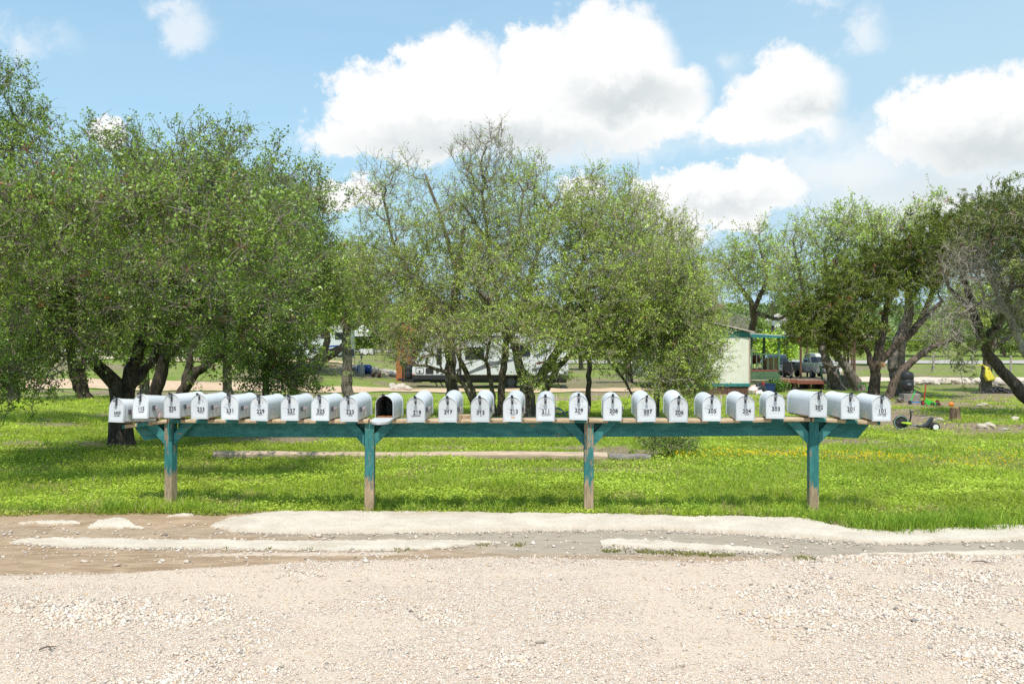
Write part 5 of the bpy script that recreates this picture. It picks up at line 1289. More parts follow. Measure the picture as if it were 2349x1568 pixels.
make_tree('oak_tree', 'massive grey oak trunk close behind the shaggy cedar', 'tree',
  [[(2078, 915, 46, .46), (2062, 870, 46, .36), (2052, 840, 46, .40), (2062, 790, 46, .32), (2085, 720, 46, .22), (2080, 620, 46, .12)], [(2062, 790, 46, .2), (2110, 740, 46, .15), (2150, 640, 46, .09)]],
  [(2080, 640, 46, 110, 90, 2.4), (2160, 620, 46, 90, 80, 2), (2010, 600, 47, 70, 70, 2)], 500, per=5, tw=(.25, .6), twigs=2, leaf=.12, tipr=.01, twr=.006, seed=21, cols=LIGHT, bark='bark_grey', group=GR)
make_tree('cedar_tree', 'cedar leaning in from the right edge with a mass of dead grey twigs', 'tree',
  [[(2395, 950, 27, .2), (2350, 905, 27, .17), (2305, 860, 27, .15), (2265, 815, 27, .14), (2245, 760, 27, .125), (2225, 690, 27, .1), (2200, 610, 27, .06)], [(2255, 790, 27, .09), (2300, 720, 27, .08), (2330, 620, 27, .06), (2340, 520, 27, .04)], [(2235, 720, 27, .07), (2170, 650, 26.6, .05), (2150, 580, 26.6, .03)]],
  [(2290, 500, 26.5, 80, 60, 1.8), (2340, 560, 26, 90, 90, 2.2), (2420, 560, 24, 120, 110, 1.8), (2330, 480, 24.6, 90, 50, 1), (2230, 560, 26.5, 60, 60, 1), (2400, 500, 27, 90, 80, 1.4), (2290, 740, 26.6, 60, 45, .8, .8), (2190, 825, 26, 30, 48, .5, 1.1), (2240, 800, 26.2, 40, 30, .5, .6), (2400, 640, 27, 80, 100, 1.3)],
  1600, per=15, tw=(.12, .34), twigs=1.9, leaf=.09, tipr=.008, kind='cedar', cols=((.09, .12, .04), (.34, .38, .12)), bark='bark_cedar', seed=22, group=GR, brown=.04, twr=.0032, jag=.2)
make_tree('dead_tree', 'tangle of bare grey dead branches hanging in front of the leaning cedar', 'dead tree',
  [[(2420, 935, 26, .11), (2360, 830, 26, .10), (2310, 720, 26, .085), (2270, 640, 26, .06), (2240, 560, 26, .035)], [(2310, 720, 26, .05), (2240, 690, 25.7, .04), (2190, 730, 25.5, .025)]],
  [(2240, 640, 25.6, 90, 70, 1), (2190, 720, 25.4, 70, 60, .8), (2300, 620, 25.6, 80, 80, 1), (2170, 780, 25.2, 45, 50, .6), (2330, 700, 25.6, 60, 60, .8), (2200, 600, 25.6, 50, 50, .7)],
  1100, per=0, tw=(.12, .45), twigs=2.2, tipr=.007, bark='bark_pale', seed=23, twr=.0034, jag=.3, up=-.1)
make_tree('oak_tree', 'oak with a yellow bag hanging on its trunk and ash at its foot', 'tree',
  [[(2262, 905, 50, .3), (2261, 850, 50, .27), (2270, 800, 50, .23), (2290, 750, 50, .16), (2320, 690, 50, .1)], [(2270, 805, 50, .14), (2330, 760, 50, .1), (2390, 720, 50, .06)]],
  [(2310, 690, 50, 100, 60, 2.2), (2380, 700, 50, 70, 60, 2), (2230, 700, 50, 60, 50, 1.6), (2350, 770, 50, 60, 30, 1.2, .6)], 600, per=8, tw=(.25, .7), twigs=2, leaf=.13, tipr=.011, seed=24, cols=OAK2, bark='bark_grey', group=GR)
# ---- trees far behind
bgt = [('oak filling the gap between the left oaks and the middle thicket', 795, 665, 38, 75, 105, OAK2, 10, 'leaf'), ('bushy oak standing low behind the forked left oak', 330, 770, 40, 90, 70, OAK, 9, 'leaf'), ('bushy oak standing low behind box 231', 520, 770, 44, 70, 75, OAK, 9, 'leaf'), ('low oak beyond the left lawn at the picture edge', 30, 790, 38, 90, 60, OAK, 9, 'leaf'), ('oak between the caravan tail and the mobile home', 1440, 760, 62, 70, 60, OAK2, 9, 'leaf'), ('pale leafy tree far behind the porch', 1782, 800, 95, 30, 26, ((.30, .48, .04), (.50, .66, .07)), 7, 'leaf'), ('bare grey bush on the slope behind the mobile home', 1692, 750, 105, 34, 26, OAK, 0, 'bare'),
       ('dark juniper on the slope left of the white cabin', 1742, 765, 120, 40, 26, OAK, 9, 'leaf'), ('round oak on the slope above the bare bush', 1640, 735, 115, 45, 36, OAK2, 8, 'leaf'), ('green oak far behind the carport', 1880, 770, 110, 50, 34, LIGHT, 7, 'leaf'),
       ('dark oak far behind the block wall', 1990, 775, 112, 60, 34, OAK, 8, 'leaf'), ('oak across the far road behind the massive trunk', 2120, 770, 150, 60, 40, OAK2, 8, 'leaf'), ('oak across the far road at the right edge', 2300, 770, 150, 80, 42, OAK, 8, 'leaf'),
       ('oak far behind the caravan roof', 1130, 720, 90, 80, 60, OAK2, 8, 'leaf'), ('oak far behind the caravan tail', 1330, 735, 95, 80, 50, OAK2, 8, 'leaf'), ('oak behind the brown wooden shed', 960, 700, 92, 75, 70, OAK2, 8, 'leaf'),
       ('oak behind the market canopy', 850, 720, 100, 60, 60, OAK, 8, 'leaf'), ('oak behind the parked motorhome', 690, 690, 100, 70, 60, OAK, 8, 'leaf'), ('dark oak beyond the lane on the left', 470, 720, 95, 100, 60, OAK, 8, 'leaf'),
       ('dark oak beyond the lane at far left', 250, 720, 95, 110, 60, OAK, 8, 'leaf'), ('dark oak at the left edge beyond the lane', 30, 730, 95, 110, 60, OAK, 8, 'leaf'), ('pale oak beyond the dirt drive, right of the caravan', 1480, 745, 100, 70, 40, LIGHT, 7, 'leaf')]
for i, (lb, cx, cy, Y, rx, ry, cols, per, kd) in enumerate(bgt):
    if Y >= 88 and cy < 750: cy += 34
    gx = WX(cx, Y); by = 784 + (CAMZ - G(gx, Y)) / Y * F
    make_tree('bare_bush' if kd == 'bare' else 'oak_tree', lb, 'bush' if kd == 'bare' else 'tree',
      [[(cx + 3, by, Y, .22), (cx, (by + cy) / 2, Y, .18), (cx - 4, cy, Y, .1)]], [(cx, cy, Y, rx, ry, rx / F * Y * .8), (cx + rx * .5, cy + ry * .35, Y, rx * .55, ry * .55, rx / F * Y * .5), (cx - rx * .55, cy + ry * .3, Y, rx * .5, ry * .55, rx / F * Y * .5)],
      320, per=per, tw=(.4, 1.1) if Y > 70 else (.25, .7), twigs=2, leaf=.27 if Y > 70 else .15, tipr=.02, twr=.012 if kd == 'bare' else .008, seed=40 + i, cols=cols, bark='bark_pale' if kd == 'bare' else 'bark_grey', group='trees far behind the lots')
# wooded hill in the distance: one mass
g = np.random.default_rng(9); nclump = 2600
cy_ = g.uniform(160, 430, nclump); cx_ = g.uniform(-.75, .75, nclump) * cy_; rr_ = g.uniform(1.6, 3.4, nclump); nl = 36
d = unit(g.normal(0, 1, (nclump, nl, 3))); d[..., 2] = np.abs(d[..., 2]) * 1.1 - .1
c = np.stack([cx_, cy_, gz(cx_, cy_) + rr_ * .55], -1)[:, None] + d * rr_[:, None, None] * (g.uniform(.45, 1, (nclump, nl, 1)))
c = c.reshape(-1, 3); k = len(c); s = np.repeat(rr_, nl)[:, None] * g.uniform(.12, .26, (k, 1))
ax = unit(g.normal(0, 1, (k, 3))); nv_ = unit(np.cross(ax, g.normal(0, 1, (k, 3))))
q = g.uniform(0, 1, (k, 1)); t1 = np.repeat(g.uniform(0, 1, (nclump, 1)), nl, 0)
tint = (np.array([(.10, .15, .05)]) * (1 - q) + np.array([(.22, .29, .10)]) * q) * (.75 + .5 * t1)
V, Fq, T = leaf_quads(c, ax * s, nv_ * s * .7, tint)
tag(mesh_np('distant_woods', V, Fq, T, M['leaf']), kind='stuff')

# ------------------------------------------------------------------ logs, stones, stump
def log_mesh(L, r0, r1, seed, bend=.03):
    rr = random.Random(seed); mb = MB(); secs = []; k = 34; n = 16
    lump = [rr.uniform(-.05, .05) for _ in range(n)]
    for i in range(k):
        t = i / (k - 1); x = (t - .5) * L; r = r0 + (r1 - r0) * t
        yy = bend * math.sin(t * PI * 1.3) + .006 * math.sin(t * 23); zz = .008 * math.sin(t * 9 + 1)
        r *= 1 + .025 * math.sin(t * 31 + seed)
        secs.append([(x, yy + r * (1 + lump[j]) * math.cos(2 * PI * j / n), zz + r * (1 + lump[(j + 3) % n]) * math.sin(2 * PI * j / n)) for j in range(n)])
    mb.loft(secs); return mb
def lay_log(lab, d0, y0, d1, y1, Y0, Y1, r0, r1, seed, mat, grp=None):
    a = np.array((WX(d0, Y0), Y0)); b = np.array((WX(d1, Y1), Y1)); L = float(np.hypot(*(b - a)))
    t = thing('log', lab, 'log', ((a[0] + b[0]) / 2, (a[1] + b[1]) / 2, (G(*a) + G(*b)) / 2), math.atan2(b[1] - a[1], b[0] - a[0]), grp)
    o = log_mesh(L, r0, r1, seed).build('log_body', mat, t, smooth=True); o.location = (0, 0, (r0 + r1) / 2 * .78)
    e = MB()
    for s, r in ((-1, r0), (1, r1)): e.lathe([(r * .9, 0), (r * .6, .003), (r * .3, .004)], (s * (L / 2 + .001) - (.004 if s < 0 else 0), .0 if s < 0 else .03 * math.sin(PI * 1.3), 0), 14, 'x')
    o2 = e.build('cut_end', M['wood_raw'], t); o2.location = o.location
lay_log('long peeled pole lying in the grass behind the rack', 490, 0, 1392, 0, 14.35, 14.2, .066, .078, 3, M['wood_grey'])
lay_log('short grey weathered log under the shrub, at the end of the long pole', 1396, 0, 1492, 0, 14.2, 14.15, .06, .056, 5, pmat('grey_old_log', (.26, .23, .21), (.15, .13, .12), 6, .9, .6, stretch=(.8, 8, 8)))

def stone(lab, dx, Y, r, mat, seed, sq=(1.2, .9, .7), group=None, name='stone', z=None, sub=2):
    rr = np.random.default_rng(seed); mb = MB(); random.seed(seed); mb.ball((0, 0, 0), (r * sq[0], r * sq[1], r * sq[2]), 9, 6, .18)
    o = mb.build(name, mat, None); x = WX(dx, Y)
    o.location = (x, Y, (G(x, Y) if z is None else z) + r * sq[2] * .5); o.rotation_euler = (rr.uniform(-.2, .2), rr.uniform(-.2, .2), rr.uniform(0, 3))
    return tag(o, lab, 'stone', group)
stone('orange tan slab of stone in the grass left of the forked oak', 217, 15.9, .16, M['tanrock'], 1, (1.5, .6, .42))
stone('pale stone of a pair right of the tricycle', 2251, 20.9, .10, M['rock'], 2, (1.1, .9, .7)); stone('larger pale stone of a pair below the stump', 2268, 21.2, .12, M['rock'], 3, (1.1, .9, .8))
stone('small pale stone in the grass right of the stone pair', 2304, 20.4, .07, M['rockgrey'], 4, (1.3, .9, .5))
stone('flat pale stone left of the stump', 2153, 23.6, .13, M['rockgrey'], 5, (1.4, .9, .45))
stone('flat white stone far right in the lawn', 2329, 23.5, .12, M['rock'], 6, (1.3, .9, .5))
stone('pale stone in the lawn level with the orange ball', 2252, 33.5, .13, M['rock'], 7, (1.6, .9, .6))
for i, (dx, dy, r) in enumerate(((1240, 1487, .035), (1212, 1480, .025), (1222, 1492, .02), (1865, 1352, .028), (1880, 1346, .02), (1845, 1340, .018), (1710, 1238 + 4, .018), (1652, 1230, .014), (1888, 1250, .016), (1905, 1254, .014), (1820, 1238, .014), (865, 1285, .02), (950, 1402, .02), (985, 1344, .024), (800, 1345, .02), (560, 1274, .018), (1040, 1398, .02), (2120, 1410, .024), (2290, 1440, .024), (1560, 1545, .03), (1190, 1530, .03), (640, 1545, .026), (300, 1500, .022), (2250, 1470, .022))):
    Y = CAMZ * F / (dy - 784); x = WX(dx, Y)
    stone('loose pale stone lying on the gravel road', dx, Y, r * .72, M['rock'], 20 + i, (1.2, .95, .75), 'loose stones on the gravel road', z=float(road_z(x, Y)))
rr = random.Random(8)
for i in range(26):
    dx = 2095 + i * 11 + rr.uniform(-5, 5); Y = 60.5 + rr.uniform(-1, 1)
    stone('rough stone in the edging row along the gravel drive', dx, Y, rr.uniform(.18, .36), M['rock'] if i % 2 else M['rockgrey'], 60 + i, (1.3, .9, .7), 'stones edging the gravel drive')
for i in range(16):
    dx = 898 + rr.uniform(0, 42); Y = 52.5 + rr.uniform(-1.2, 1.2) + (940 - dx) * .02
    stone('white stone in the heap beside the caravan hitch', dx, Y, rr.uniform(.14, .26), M['rock'], 100 + i, (1.1, .9, .8), 'white stones heaped by the hitch')
for i in range(22):
    dx = 790 + i * 6.5 + rr.uniform(-3, 3); Y = 65 + rr.uniform(-.8, .8)
    stone('rough stone of the low rock border near the blue barrel', dx, Y, rr.uniform(.2, .38), M['rockgrey'] if i % 3 else M['rock'], 130 + i, (1.2, .9, .75), 'stones of the low rock border')
# sawn stump
t = thing('tree_stump', 'short sawn tree stump standing in the lawn at the right', 'stump', gp(2190, 24))
secs = []
for i in range(7):
    h = i / 6 * .33; secs.append([((.115 + .05 * math.exp(-h / .08) + .012 * math.sin(3 * a + 1) + .006 * math.sin(9 * a + i)) * math.cos(a), (.115 + .05 * math.exp(-h / .08) + .012 * math.sin(3 * a + 1)) * math.sin(a), h + (.012 * math.cos(a) if i == 6 else 0)) for a in [2 * PI * j / 18 for j in range(18)]])
MB().loft(secs).build('bark', M['stump'], t, smooth=True); mb = MB(); mb.lathe([(.112, .333), (.07, .338), (.02, .338)], (0, 0, 0), 18); mb.build('cut_face', M['cutwood'], t)
# stub of the sawn limb on the cedar
mb = MB(); P_ = W(2021, 836, 41.45); mb.lathe([(.11, 0), (.115, .12), (.10, .26), (.07, .27)], (0, 0, 0), 16, 'y'); o = mb.build('sawn_branch_stub', M['cutwood'], None, smooth=True)
ced = [q for q in C.objects if q.get('label', '').startswith('dark shaggy cedar')][0]
o.parent = ced; o.location = Vector((P_[0], P_[1] - .2, P_[2])) - ced.location
# sticks
for i, (d0, e0, d1, e1, lb) in enumerate(((90, 1508, 130, 1500, 'dark bent stick lying on the gravel at the left'), (2230, 1298, 2275, 1301, 'thin dark stick lying on the gravel at the right'), (1700, 974, 1755, 984, 'pale stick lying in the grass below boxes 206 and 205'), (2110, 962, 2140, 955, 'bleached branch on the bare soil behind the right end of the rack'))):
    def gpt(d, e):
        Y = CAMZ * F / (e - 784); 
        for _ in range(6): Y = (CAMZ - G(WX(d, Y), Y)) * F / (e - 784)
        x = WX(d, Y); return Vector((x, Y, (float(road_z(x, Y)) if Y < 9 else G(x, Y)) + .012))
    a, b = gpt(d0, e0), gpt(d1, e1); mid = a.lerp(b, .5) + Vector((0, .03 * (b - a).length, .006)); r = .004 if i < 2 else .014
    mb = MB(); mb.tube([a, a.lerp(mid, .6) + Vector((0, .01, 0)), mid, mid.lerp(b, .6) - Vector((0, .01, 0)), b], [r, r * 1.1, r, r * .8, r * .5], 7)
    if i == 0: mb.tube([mid, mid + Vector((.05, -.06, .0))], [r, r * .5], 6)
    tag(mb.build('stick', M['bark_cedar'] if i < 2 else M['bark_pale'], None, smooth=True), lb, 'stick')

# ------------------------------------------------------------------ travel trailer
TY = 55.0; k = TY / F
gt = G(WX(1130, TY), TY)
tr = thing('travel_trailer', 'white and grey travel trailer with black skirt parked behind the oak thicket', 'caravan', (WX(945, TY), TY, gt))
X = lambda d: (d - 945) * k
Zr = lambda y: CAMZ + (784 - y) * k - gt
prof = [(945, 861), (944.5, 846), (947, 838), (957, 820), (972, 793), (986, 774), (998, 767.5), (1080, 766), (1200, 766), (1290, 767), (1299, 774), (1303, 790), (1304, 861)]
mb = MB(); mb.prism([(X(a), Zr(b)) for a, b in prof], 'y', 0, 2.45); mb.build('body', M['rvwhite'], tr, bevel=.06)
mb = MB(); mb.prism([(X(994), Zr(767) - .01), (X(1294), Zr(767) - .01), (X(1288), Zr(762)), (X(1000), Zr(762))], 'y', .03, 2.4); mb.build('roof', M['roof'], tr, bevel=.02)
mb = MB(); wheel_c = [1172, 1206]
sk = [(945, 861.3), (945, 867), (950, 869.5), (1150, 870.5), (1154, 863), (1160, 861.3)]
mb.prism([(X(a), Zr(b)) for a, b in sk], 'y', -.012, 2.46); mb.prism([(X(a), Zr(b)) for a, b in ((1218, 861.3), (1224, 863), (1228, 870.5), (1300, 869), (1304, 861.3))], 'y', -.012, 2.46); mb.build('skirt', M['black'], tr)
for d in wheel_c:
    w = MB(); w.lathe([(.2, .0), (.34, .02), (.37, .06), (.37, .2), (.34, .24)], (X(d), .05, .37), 20, 'y'); wo = w.build('wheel', M['rubber'], tr, smooth=True)
    h = MB(); h.lathe([(.22, -.005), (.2, .01), (.06, .0), (.05, -.02)], (X(d), .05, .37), 16, 'y'); h.build('rim', M['dgrey'], wo)
# slide-out with window
mb = MB(); mb.box((X(1058) + X(1186)) / 2, -.10, (Zr(775) + Zr(859)) / 2, X(1186) - X(1058), .36, Zr(775) - Zr(859)); so = mb.build('slide_out', M['rvwhite'], tr, bevel=.02)
mb = MB(); zt, zb_ = Zr(774), Zr(860)
mb.box(X(1056), -.14, (zt + zb_) / 2, .13, .40, zt - zb_); mb.box(X(1188), -.14, (zt + zb_) / 2, .13, .40, zt - zb_); mb.box((X(1056) + X(1188)) / 2, -.14, zt + .05, X(1188) - X(1056), .40, .11); mb.build('trim', M['black'], so)
def window(par, d0, d1, y0, y1, yy, slats=True):
    mb = MB(); a, b, c_, d_ = X(d0), X(d1), Zr(y1), Zr(y0); w_ = .05
    for q in ((a - w_, b + w_, d_, d_ + w_), (a - w_, b + w_, c_ - w_, c_), (a - w_, a, c_, d_), (b, b + w_, c_, d_)): mb.box((q[0] + q[1]) / 2, yy, (q[2] + q[3]) / 2, q[1] - q[0], .03, q[3] - q[2])
    f = mb.build('window', M['black'], par); mb = MB(); mb.box((a + b) / 2, yy + .004, (c_ + d_) / 2, b - a, .01, d_ - c_); mb.build('pane', M['glass'], f)
window(so, 1069, 1109, 798, 822, -.29); window(tr, 1194, 1214, 789, 815, -.012); window(tr, 1003, 1011, 800, 834, -.012)
mb = MB(); a, b, c_, d_ = X(953), X(972), Zr(856.5), Zr(843)
mb.prism([(a, c_ + .05), (a + .05, c_), (b - .05, c_), (b, c_ + .05), (b, d_ - .05), (b - .05, d_), (a + .05, d_), (a, d_ - .05)], 'y', -.02, .01); hd = mb.build('storage_door', M['black'], tr)
mb = MB(); mb.prism([(a + .035, c_ + .07), (a + .07, c_ + .035), (b - .07, c_ + .035), (b - .035, c_ + .07), (b - .035, d_ - .07), (b - .07, d_ - .035), (a + .07, d_ - .035), (a + .035, d_ - .07)], 'y', -.027, -.015); mb.build('door_panel', M['rvwhite'], hd)
mb = MB(); mb.box(a + .22, -.035, c_ + .12, .09, .02, .11); mb.build('latch', M['black'], hd)
mb = MB(); mb.box((X(976) + X(994)) / 2, -.008, (Zr(844) + Zr(857)) / 2, X(994) - X(976), .02, Zr(844) - Zr(857)); mb.build('service_panel', M['black'], tr)
mb = MB(); mb.lathe([(.09, -.02), (.085, .0)], (X(1003), 0, Zr(852)), 14, 'y'); mb.build('inlet_cap', M['dgrey'], tr)
mb = MB(); mb.box(X(948.5), -.01, Zr(858), .12, .03, .05); mb.build('marker_light', M['amber'], tr)
dec = MB()
for q in ([(1010, 859), (1052, 850), (1052, 845), (1010, 856)], [(958, 824), (1030, 803), (1050, 800), (1030, 806), (957, 828)], [(968, 800), (1010, 782), (1022, 780), (975, 803)]): dec.prism([(X(a), Zr(b)) for a, b in q], 'y', -.006, .0)
for q in ([(1062, 858), (1120, 830), (1180, 822), (1184, 826), (1130, 838), (1075, 858)], [(1062, 834), (1100, 826), (1062, 838)]): dec.prism([(X(a), Zr(b)) for a, b in q], 'y', -.288, -.28)
for q in ([(1218, 846), (1260, 836), (1300, 834), (1300, 838), (1262, 842), (1222, 852)], [(1222, 815), (1258, 800), (1270, 800), (1230, 820)]): dec.prism([(X(a), Zr(b)) for a, b in q], 'y', -.006, .0)
dec.build('stripe', M['rvgrey'], tr)
dec = MB(); dec.prism([(X(a), Zr(b)) for a, b in ((961, 818), (988, 811), (992, 812), (964, 822))], 'y', -.007, 0); dec.build('stripe', M['rvred'], tr); dec = MB(); dec.prism([(X(a), Zr(b)) for a, b in ((1228, 832), (1262, 824), (1268, 826), (1232, 836))], 'y', -.007, 0); dec.build('stripe', M['rvred'], tr)
mb = MB()
mb.box((X(918) + X(985)) / 2, .75, .42, X(985) - X(918), .12, .17); mb.box((X(922) + X(985)) / 2, 1.65, .42, X(985) - X(922), .12, .17, .1); mb.box(X(914), .95, .45, .25, .35, .12); mb.box((X(985) + X(1300)) / 2, 1.25, .47, X(1300) - X(985), 1.9, .34); mb.build('chassis_shade_fill', M['black'], tr)  # frame and tongue; the deep black box also stands in for underside shade
mb = MB(); mb.lathe([(.05, .1), (.05, 1.0), (.14, 1.05), (.17, 1.3), (.1, 1.36)], (X(920), .85, .2), 12); mb.box(X(920), .85, .08, .2, .2, .04); mb.build('tongue_jack', M['black'], tr)
for i in (0, 1):
    mb = MB(); mb.lathe([(.2, .5), (.235, .55), (.235, .82), (.22, .86), (.235, .9), (.235, 1.12), (.2, 1.2), (.09, 1.24)], (X(933), .85 + i * .5, .03), 16); mb.build('gas_bottle', M['black'], tr, smooth=True)
mb = MB()
for d in (1000, 1012, 1282): mb.tube([(X(d) - .2, .3, .5), (X(d) + .12, .3, .0)], .035, 6)
mb.build('stabiliser', M['black'], tr)
# things lying by the trailer
t = thing('brown_shed', 'narrow orange brown wooden shed with an arched door, left of the caravan', 'shed', gp(928, 60.5)); kk = 60.5 / F
mb = MB(); mb.box(0, 1.1, 1.55, 1.05, 2.1, 3.1); mb.build('wall', M['wood_brown'], t)
mb = MB(); 
for i in range(9): mb.box(-.5 + i * .125, .045, 1.5, .018, .012, 2.9)
mb.build('batten', M['wood_brown'], t)
mb = MB(); pr2 = [(-.22, .25), (.22, .25), (.22, 2.1)] + [(.22 * math.cos(a), 2.1 + .22 * math.sin(a)) for a in np.linspace(0, PI, 9)] + [(-.22, 2.1)]; mb.prism([(x + .22, z) for x, z in pr2], 'y', .0, .06); do = mb.build('door', M['wood_brown'], t, bevel=.01)
mb = MB(); mb.tube([(x * 1.12 + .22, .0, z) for x, z in pr2[2:-1]], .03, 6); mb.build('arch_trim', M['skirt'], do)
mb = MB(); mb.prism([(-.75, 3.02), (.75, 3.02), (0, 3.55)], 'y', -.15, 2.35); mb.build('roof', M['wood_brown'], t)
t = thing('trellis_post', 'reddish square post standing at the right front corner of the brown shed', 'post', gp(943, 60)); mb = MB(); mb.box(0, 0, 1.4, .16, .16, 2.8); mb.build('post_body', M['skirt'], t); mb = MB(); mb.box(0, 0, 2.83, .22, .22, .06); mb.build('cap', M['skirt'], t)

# ------------------------------------------------------------------ mobile home
HY = 48.0; k = HY / F; gh_ = G(WX(1624, HY), HY)
HX = lambda d: (d - 1624) * k
HZ = lambda y: CAMZ + (784 - y) * k - gh_
mh = thing('mobile_home', 'cream metal mobile home with teal trim and brown board skirting', 'mobile home', (WX(1624, HY), HY, gh_))
hw = HX(1718); L = 14.0
mb = MB(); mb.prism([(-hw, HZ(879)), (hw, HZ(879)), (hw, HZ(766)), (0, HZ(745)), (-hw, HZ(766))], 'y', 0, L); mb.build('wall', M['cream'], mh)
mb = MB(); nrib = 38
for i in range(nrib):
    x = -hw + .06 + (2 * hw - .12) * i / (nrib - 1); mb.box(x, -.006, (HZ(879) + HZ(773)) / 2, .022, .014, HZ(773) - HZ(879))
mb.build('siding_rib', M['cream'], mh)
mb = MB(); mb.prism([(-hw - .03, HZ(773)), (hw + .03, HZ(773)), (hw + .03, HZ(764)), (0, HZ(742)), (-hw - .03, HZ(764))], 'y', -.03, -.002); mb.build('gable_fascia', M['teal'], mh)
mb = MB(); mb.box(0, -.02, (HZ(879) + HZ(886)) / 2, 2 * hw + .06, .05, HZ(879) - HZ(886)); mb.box(hw + .03, L / 2, (HZ(879) + HZ(886)) / 2, .05, L, HZ(879) - HZ(886)); mb.build('trim_band', M['teal'], mh)
mb = MB(); rr = random.Random(3); nb = 34
for i in range(nb):
    w_ = 2 * hw / nb; mb.box(-hw + w_ * (i + .5), .02 + rr.uniform(-.008, .008), HZ(903) / 2 + HZ(886) / 2 - .06 + rr.uniform(-.015, .01), w_ - .012, .03, HZ(886) - HZ(903) + .12)
mb.box(hw - .02, L / 2, HZ(895), .03, L, HZ(886) - HZ(903) + .1)
mb.build('skirting', M['skirt'], mh)
mb = MB()
for s in (-1, 1):
    mb.prism([(0, HZ(740) + .02), (s * (hw + .22), HZ(763)), (s * (hw + .22), HZ(763) + .05), (0, HZ(740) + .08)], 'y', -.22, L + .2)
    for i in range(14): mb.prism([(0, HZ(740) + .08), (s * (hw + .22), HZ(763) + .05), (s * (hw + .22), HZ(763) + .08), (0, HZ(740) + .11)], 'y', .2 + i, .25 + i)
mb.build('roof', M['roof'], mh)
mb = MB(); mb.box(hw + .012, -.01, (HZ(879) + HZ(773)) / 2, .06, .07, HZ(773) - HZ(879)); mb.build('corner_trim', M['wood_grey'], mh)
mb = MB(); mb.box(HX(1721), .35, HZ(827), .12, .3, .4); mb.box(HX(1721) + .005, .19, HZ(827), .09, .02, .34); mb.build('meter_box', M['white'], mh, bevel=.01)
# porch built on the right side
pd = thing('porch', 'green railed timber porch with a sloping roof on the side of the mobile home', 'porch', (WX(1754, 50.5), 50.5, G(WX(1754, 50.5), 50.5))); k = 50.5 / F; gp_ = pd.location.z
QX = lambda d: (d - 1754) * k
QZ = lambda y: CAMZ + (784 - y) * k - gp_
mb = MB(); mb.box(0, 1.6, QZ(850), QX(1790) - QX(1719), 3.3, .07); mb.build('deck', M['wood_red'], pd)
mb = MB()
for i in range(3): mb.box(0, -.03, QZ(852.5) - .05 - i * .145, QX(1789) - QX(1720), .03, .135)
mb.build('deck_skirt', M['green'], pd)
mb = MB()
for d in (1722.5, 1786):
    for y in (.02, 3.0): mb.box(QX(d), y, (QZ(870) + QZ(770)) / 2, .11, .11, QZ(770) - QZ(870))
mb.build('post', M['green'], pd)
mb = MB()
for y_ in (.02, 3.0): mb.box(0, y_, QZ(812), QX(1786) - QX(1722), .05, .07)
for d in (1735, 1748, 1761, 1774): mb.box(QX(d), .02, (QZ(849) + QZ(813)) / 2, .05, .04, QZ(813) - QZ(849))
mb.build('railing', M['green'], pd)
mb = MB(); mb.prism([(QX(1717), QZ(763)), (QX(1806), QZ(770)), (QX(1806), QZ(773)), (QX(1717), QZ(768.5))], 'y', -.3, 4.2); mb.build('porch_roof', M['roof'], pd)
mb = MB(); mb.prism([(QX(1718), QZ(765.5)), (QX(1803), QZ(771.5)), (QX(1803), QZ(775)), (QX(1718), QZ(774))], 'y', -.34, -.305); mb.build('fascia', M['teal'], pd)
mb = MB(); mb.box(QX(1788), -.09, QZ(846), .18, .1, .2); mb.lathe([(.06, -.02), (.05, .0)], (QX(1788), -.145, QZ(846)), 12, 'y'); mb.build('outlet_box', M['mgrey'], pd)
# things on the porch
def cloth(name, lab, d0, d1, y0, y1, yy, mat, seed):
    rr = random.Random(seed); mb = MB(); n = 14; secs = []
    for i in range(n + 1):
        t = i / n; x = QX(d0) + (QX(d1) - QX(d0)) * t; w_ = .03 * math.sin(t * 17 + seed)
        secs.append([(x, yy + w_ * .3, QZ(y0)), (x, yy + w_, (QZ(y0) + QZ(y1)) / 2), (x, yy + w_ * 1.4, QZ(y1) + .05 * math.sin(t * 7)), (x, yy + w_ * 1.4 + .012, QZ(y1) + .05 * math.sin(t * 7)), (x, yy + w_ + .012, (QZ(y0) + QZ(y1)) / 2), (x, yy + w_ * .3 + .012, QZ(y0))])
    mb.loft(secs); o = mb.build(name, mat, None, smooth=True); o.location = pd.location; return tag(o, lab, 'towel')
cloth('towel', 'blue towel hanging over the porch railing', 1738, 1749, 809, 838, 2.95, M['blue'], 1); cloth('towel', 'grey towel hanging beside the blue towel on the porch railing', 1750, 1762, 809, 824, 2.95, M['mgrey'], 2)
t = thing('red_drum_grill', 'round dark red grill standing on the porch by the wall', 'grill', (WX(1730, 51.6), 51.6, gp_ + QZ(849)))
mb = MB(); mb.lathe([(.05, .32), (.24, .4), (.3, .55), (.3, .62), (.24, .78), (.1, .85)], (0, 0, 0), 18); mb.build('bowl', pmat('dark_red_enamel', (.16, .012, .015), (.1, .01, .01), 4, .25, 0), t, smooth=True)
mb = MB()
for a in (0, 2.1, 4.2): mb.tube([(.12 * math.cos(a), .12 * math.sin(a), .4), (.26 * math.cos(a), .26 * math.sin(a), 0)], .015, 6)
mb.build('leg', M['black'], t)
t = thing('cardboard_box', 'open cardboard box on the porch in front of the van', 'box', (WX(1767, 52), 52, gp_ + QZ(849))); mb = MB(); mb.box(0, 0, .24, .62, .5, .48); mb.build('carton', pmat('cardboard', (.40, .27, .16), (.33, .22, .13), 6, .85, .1), t)
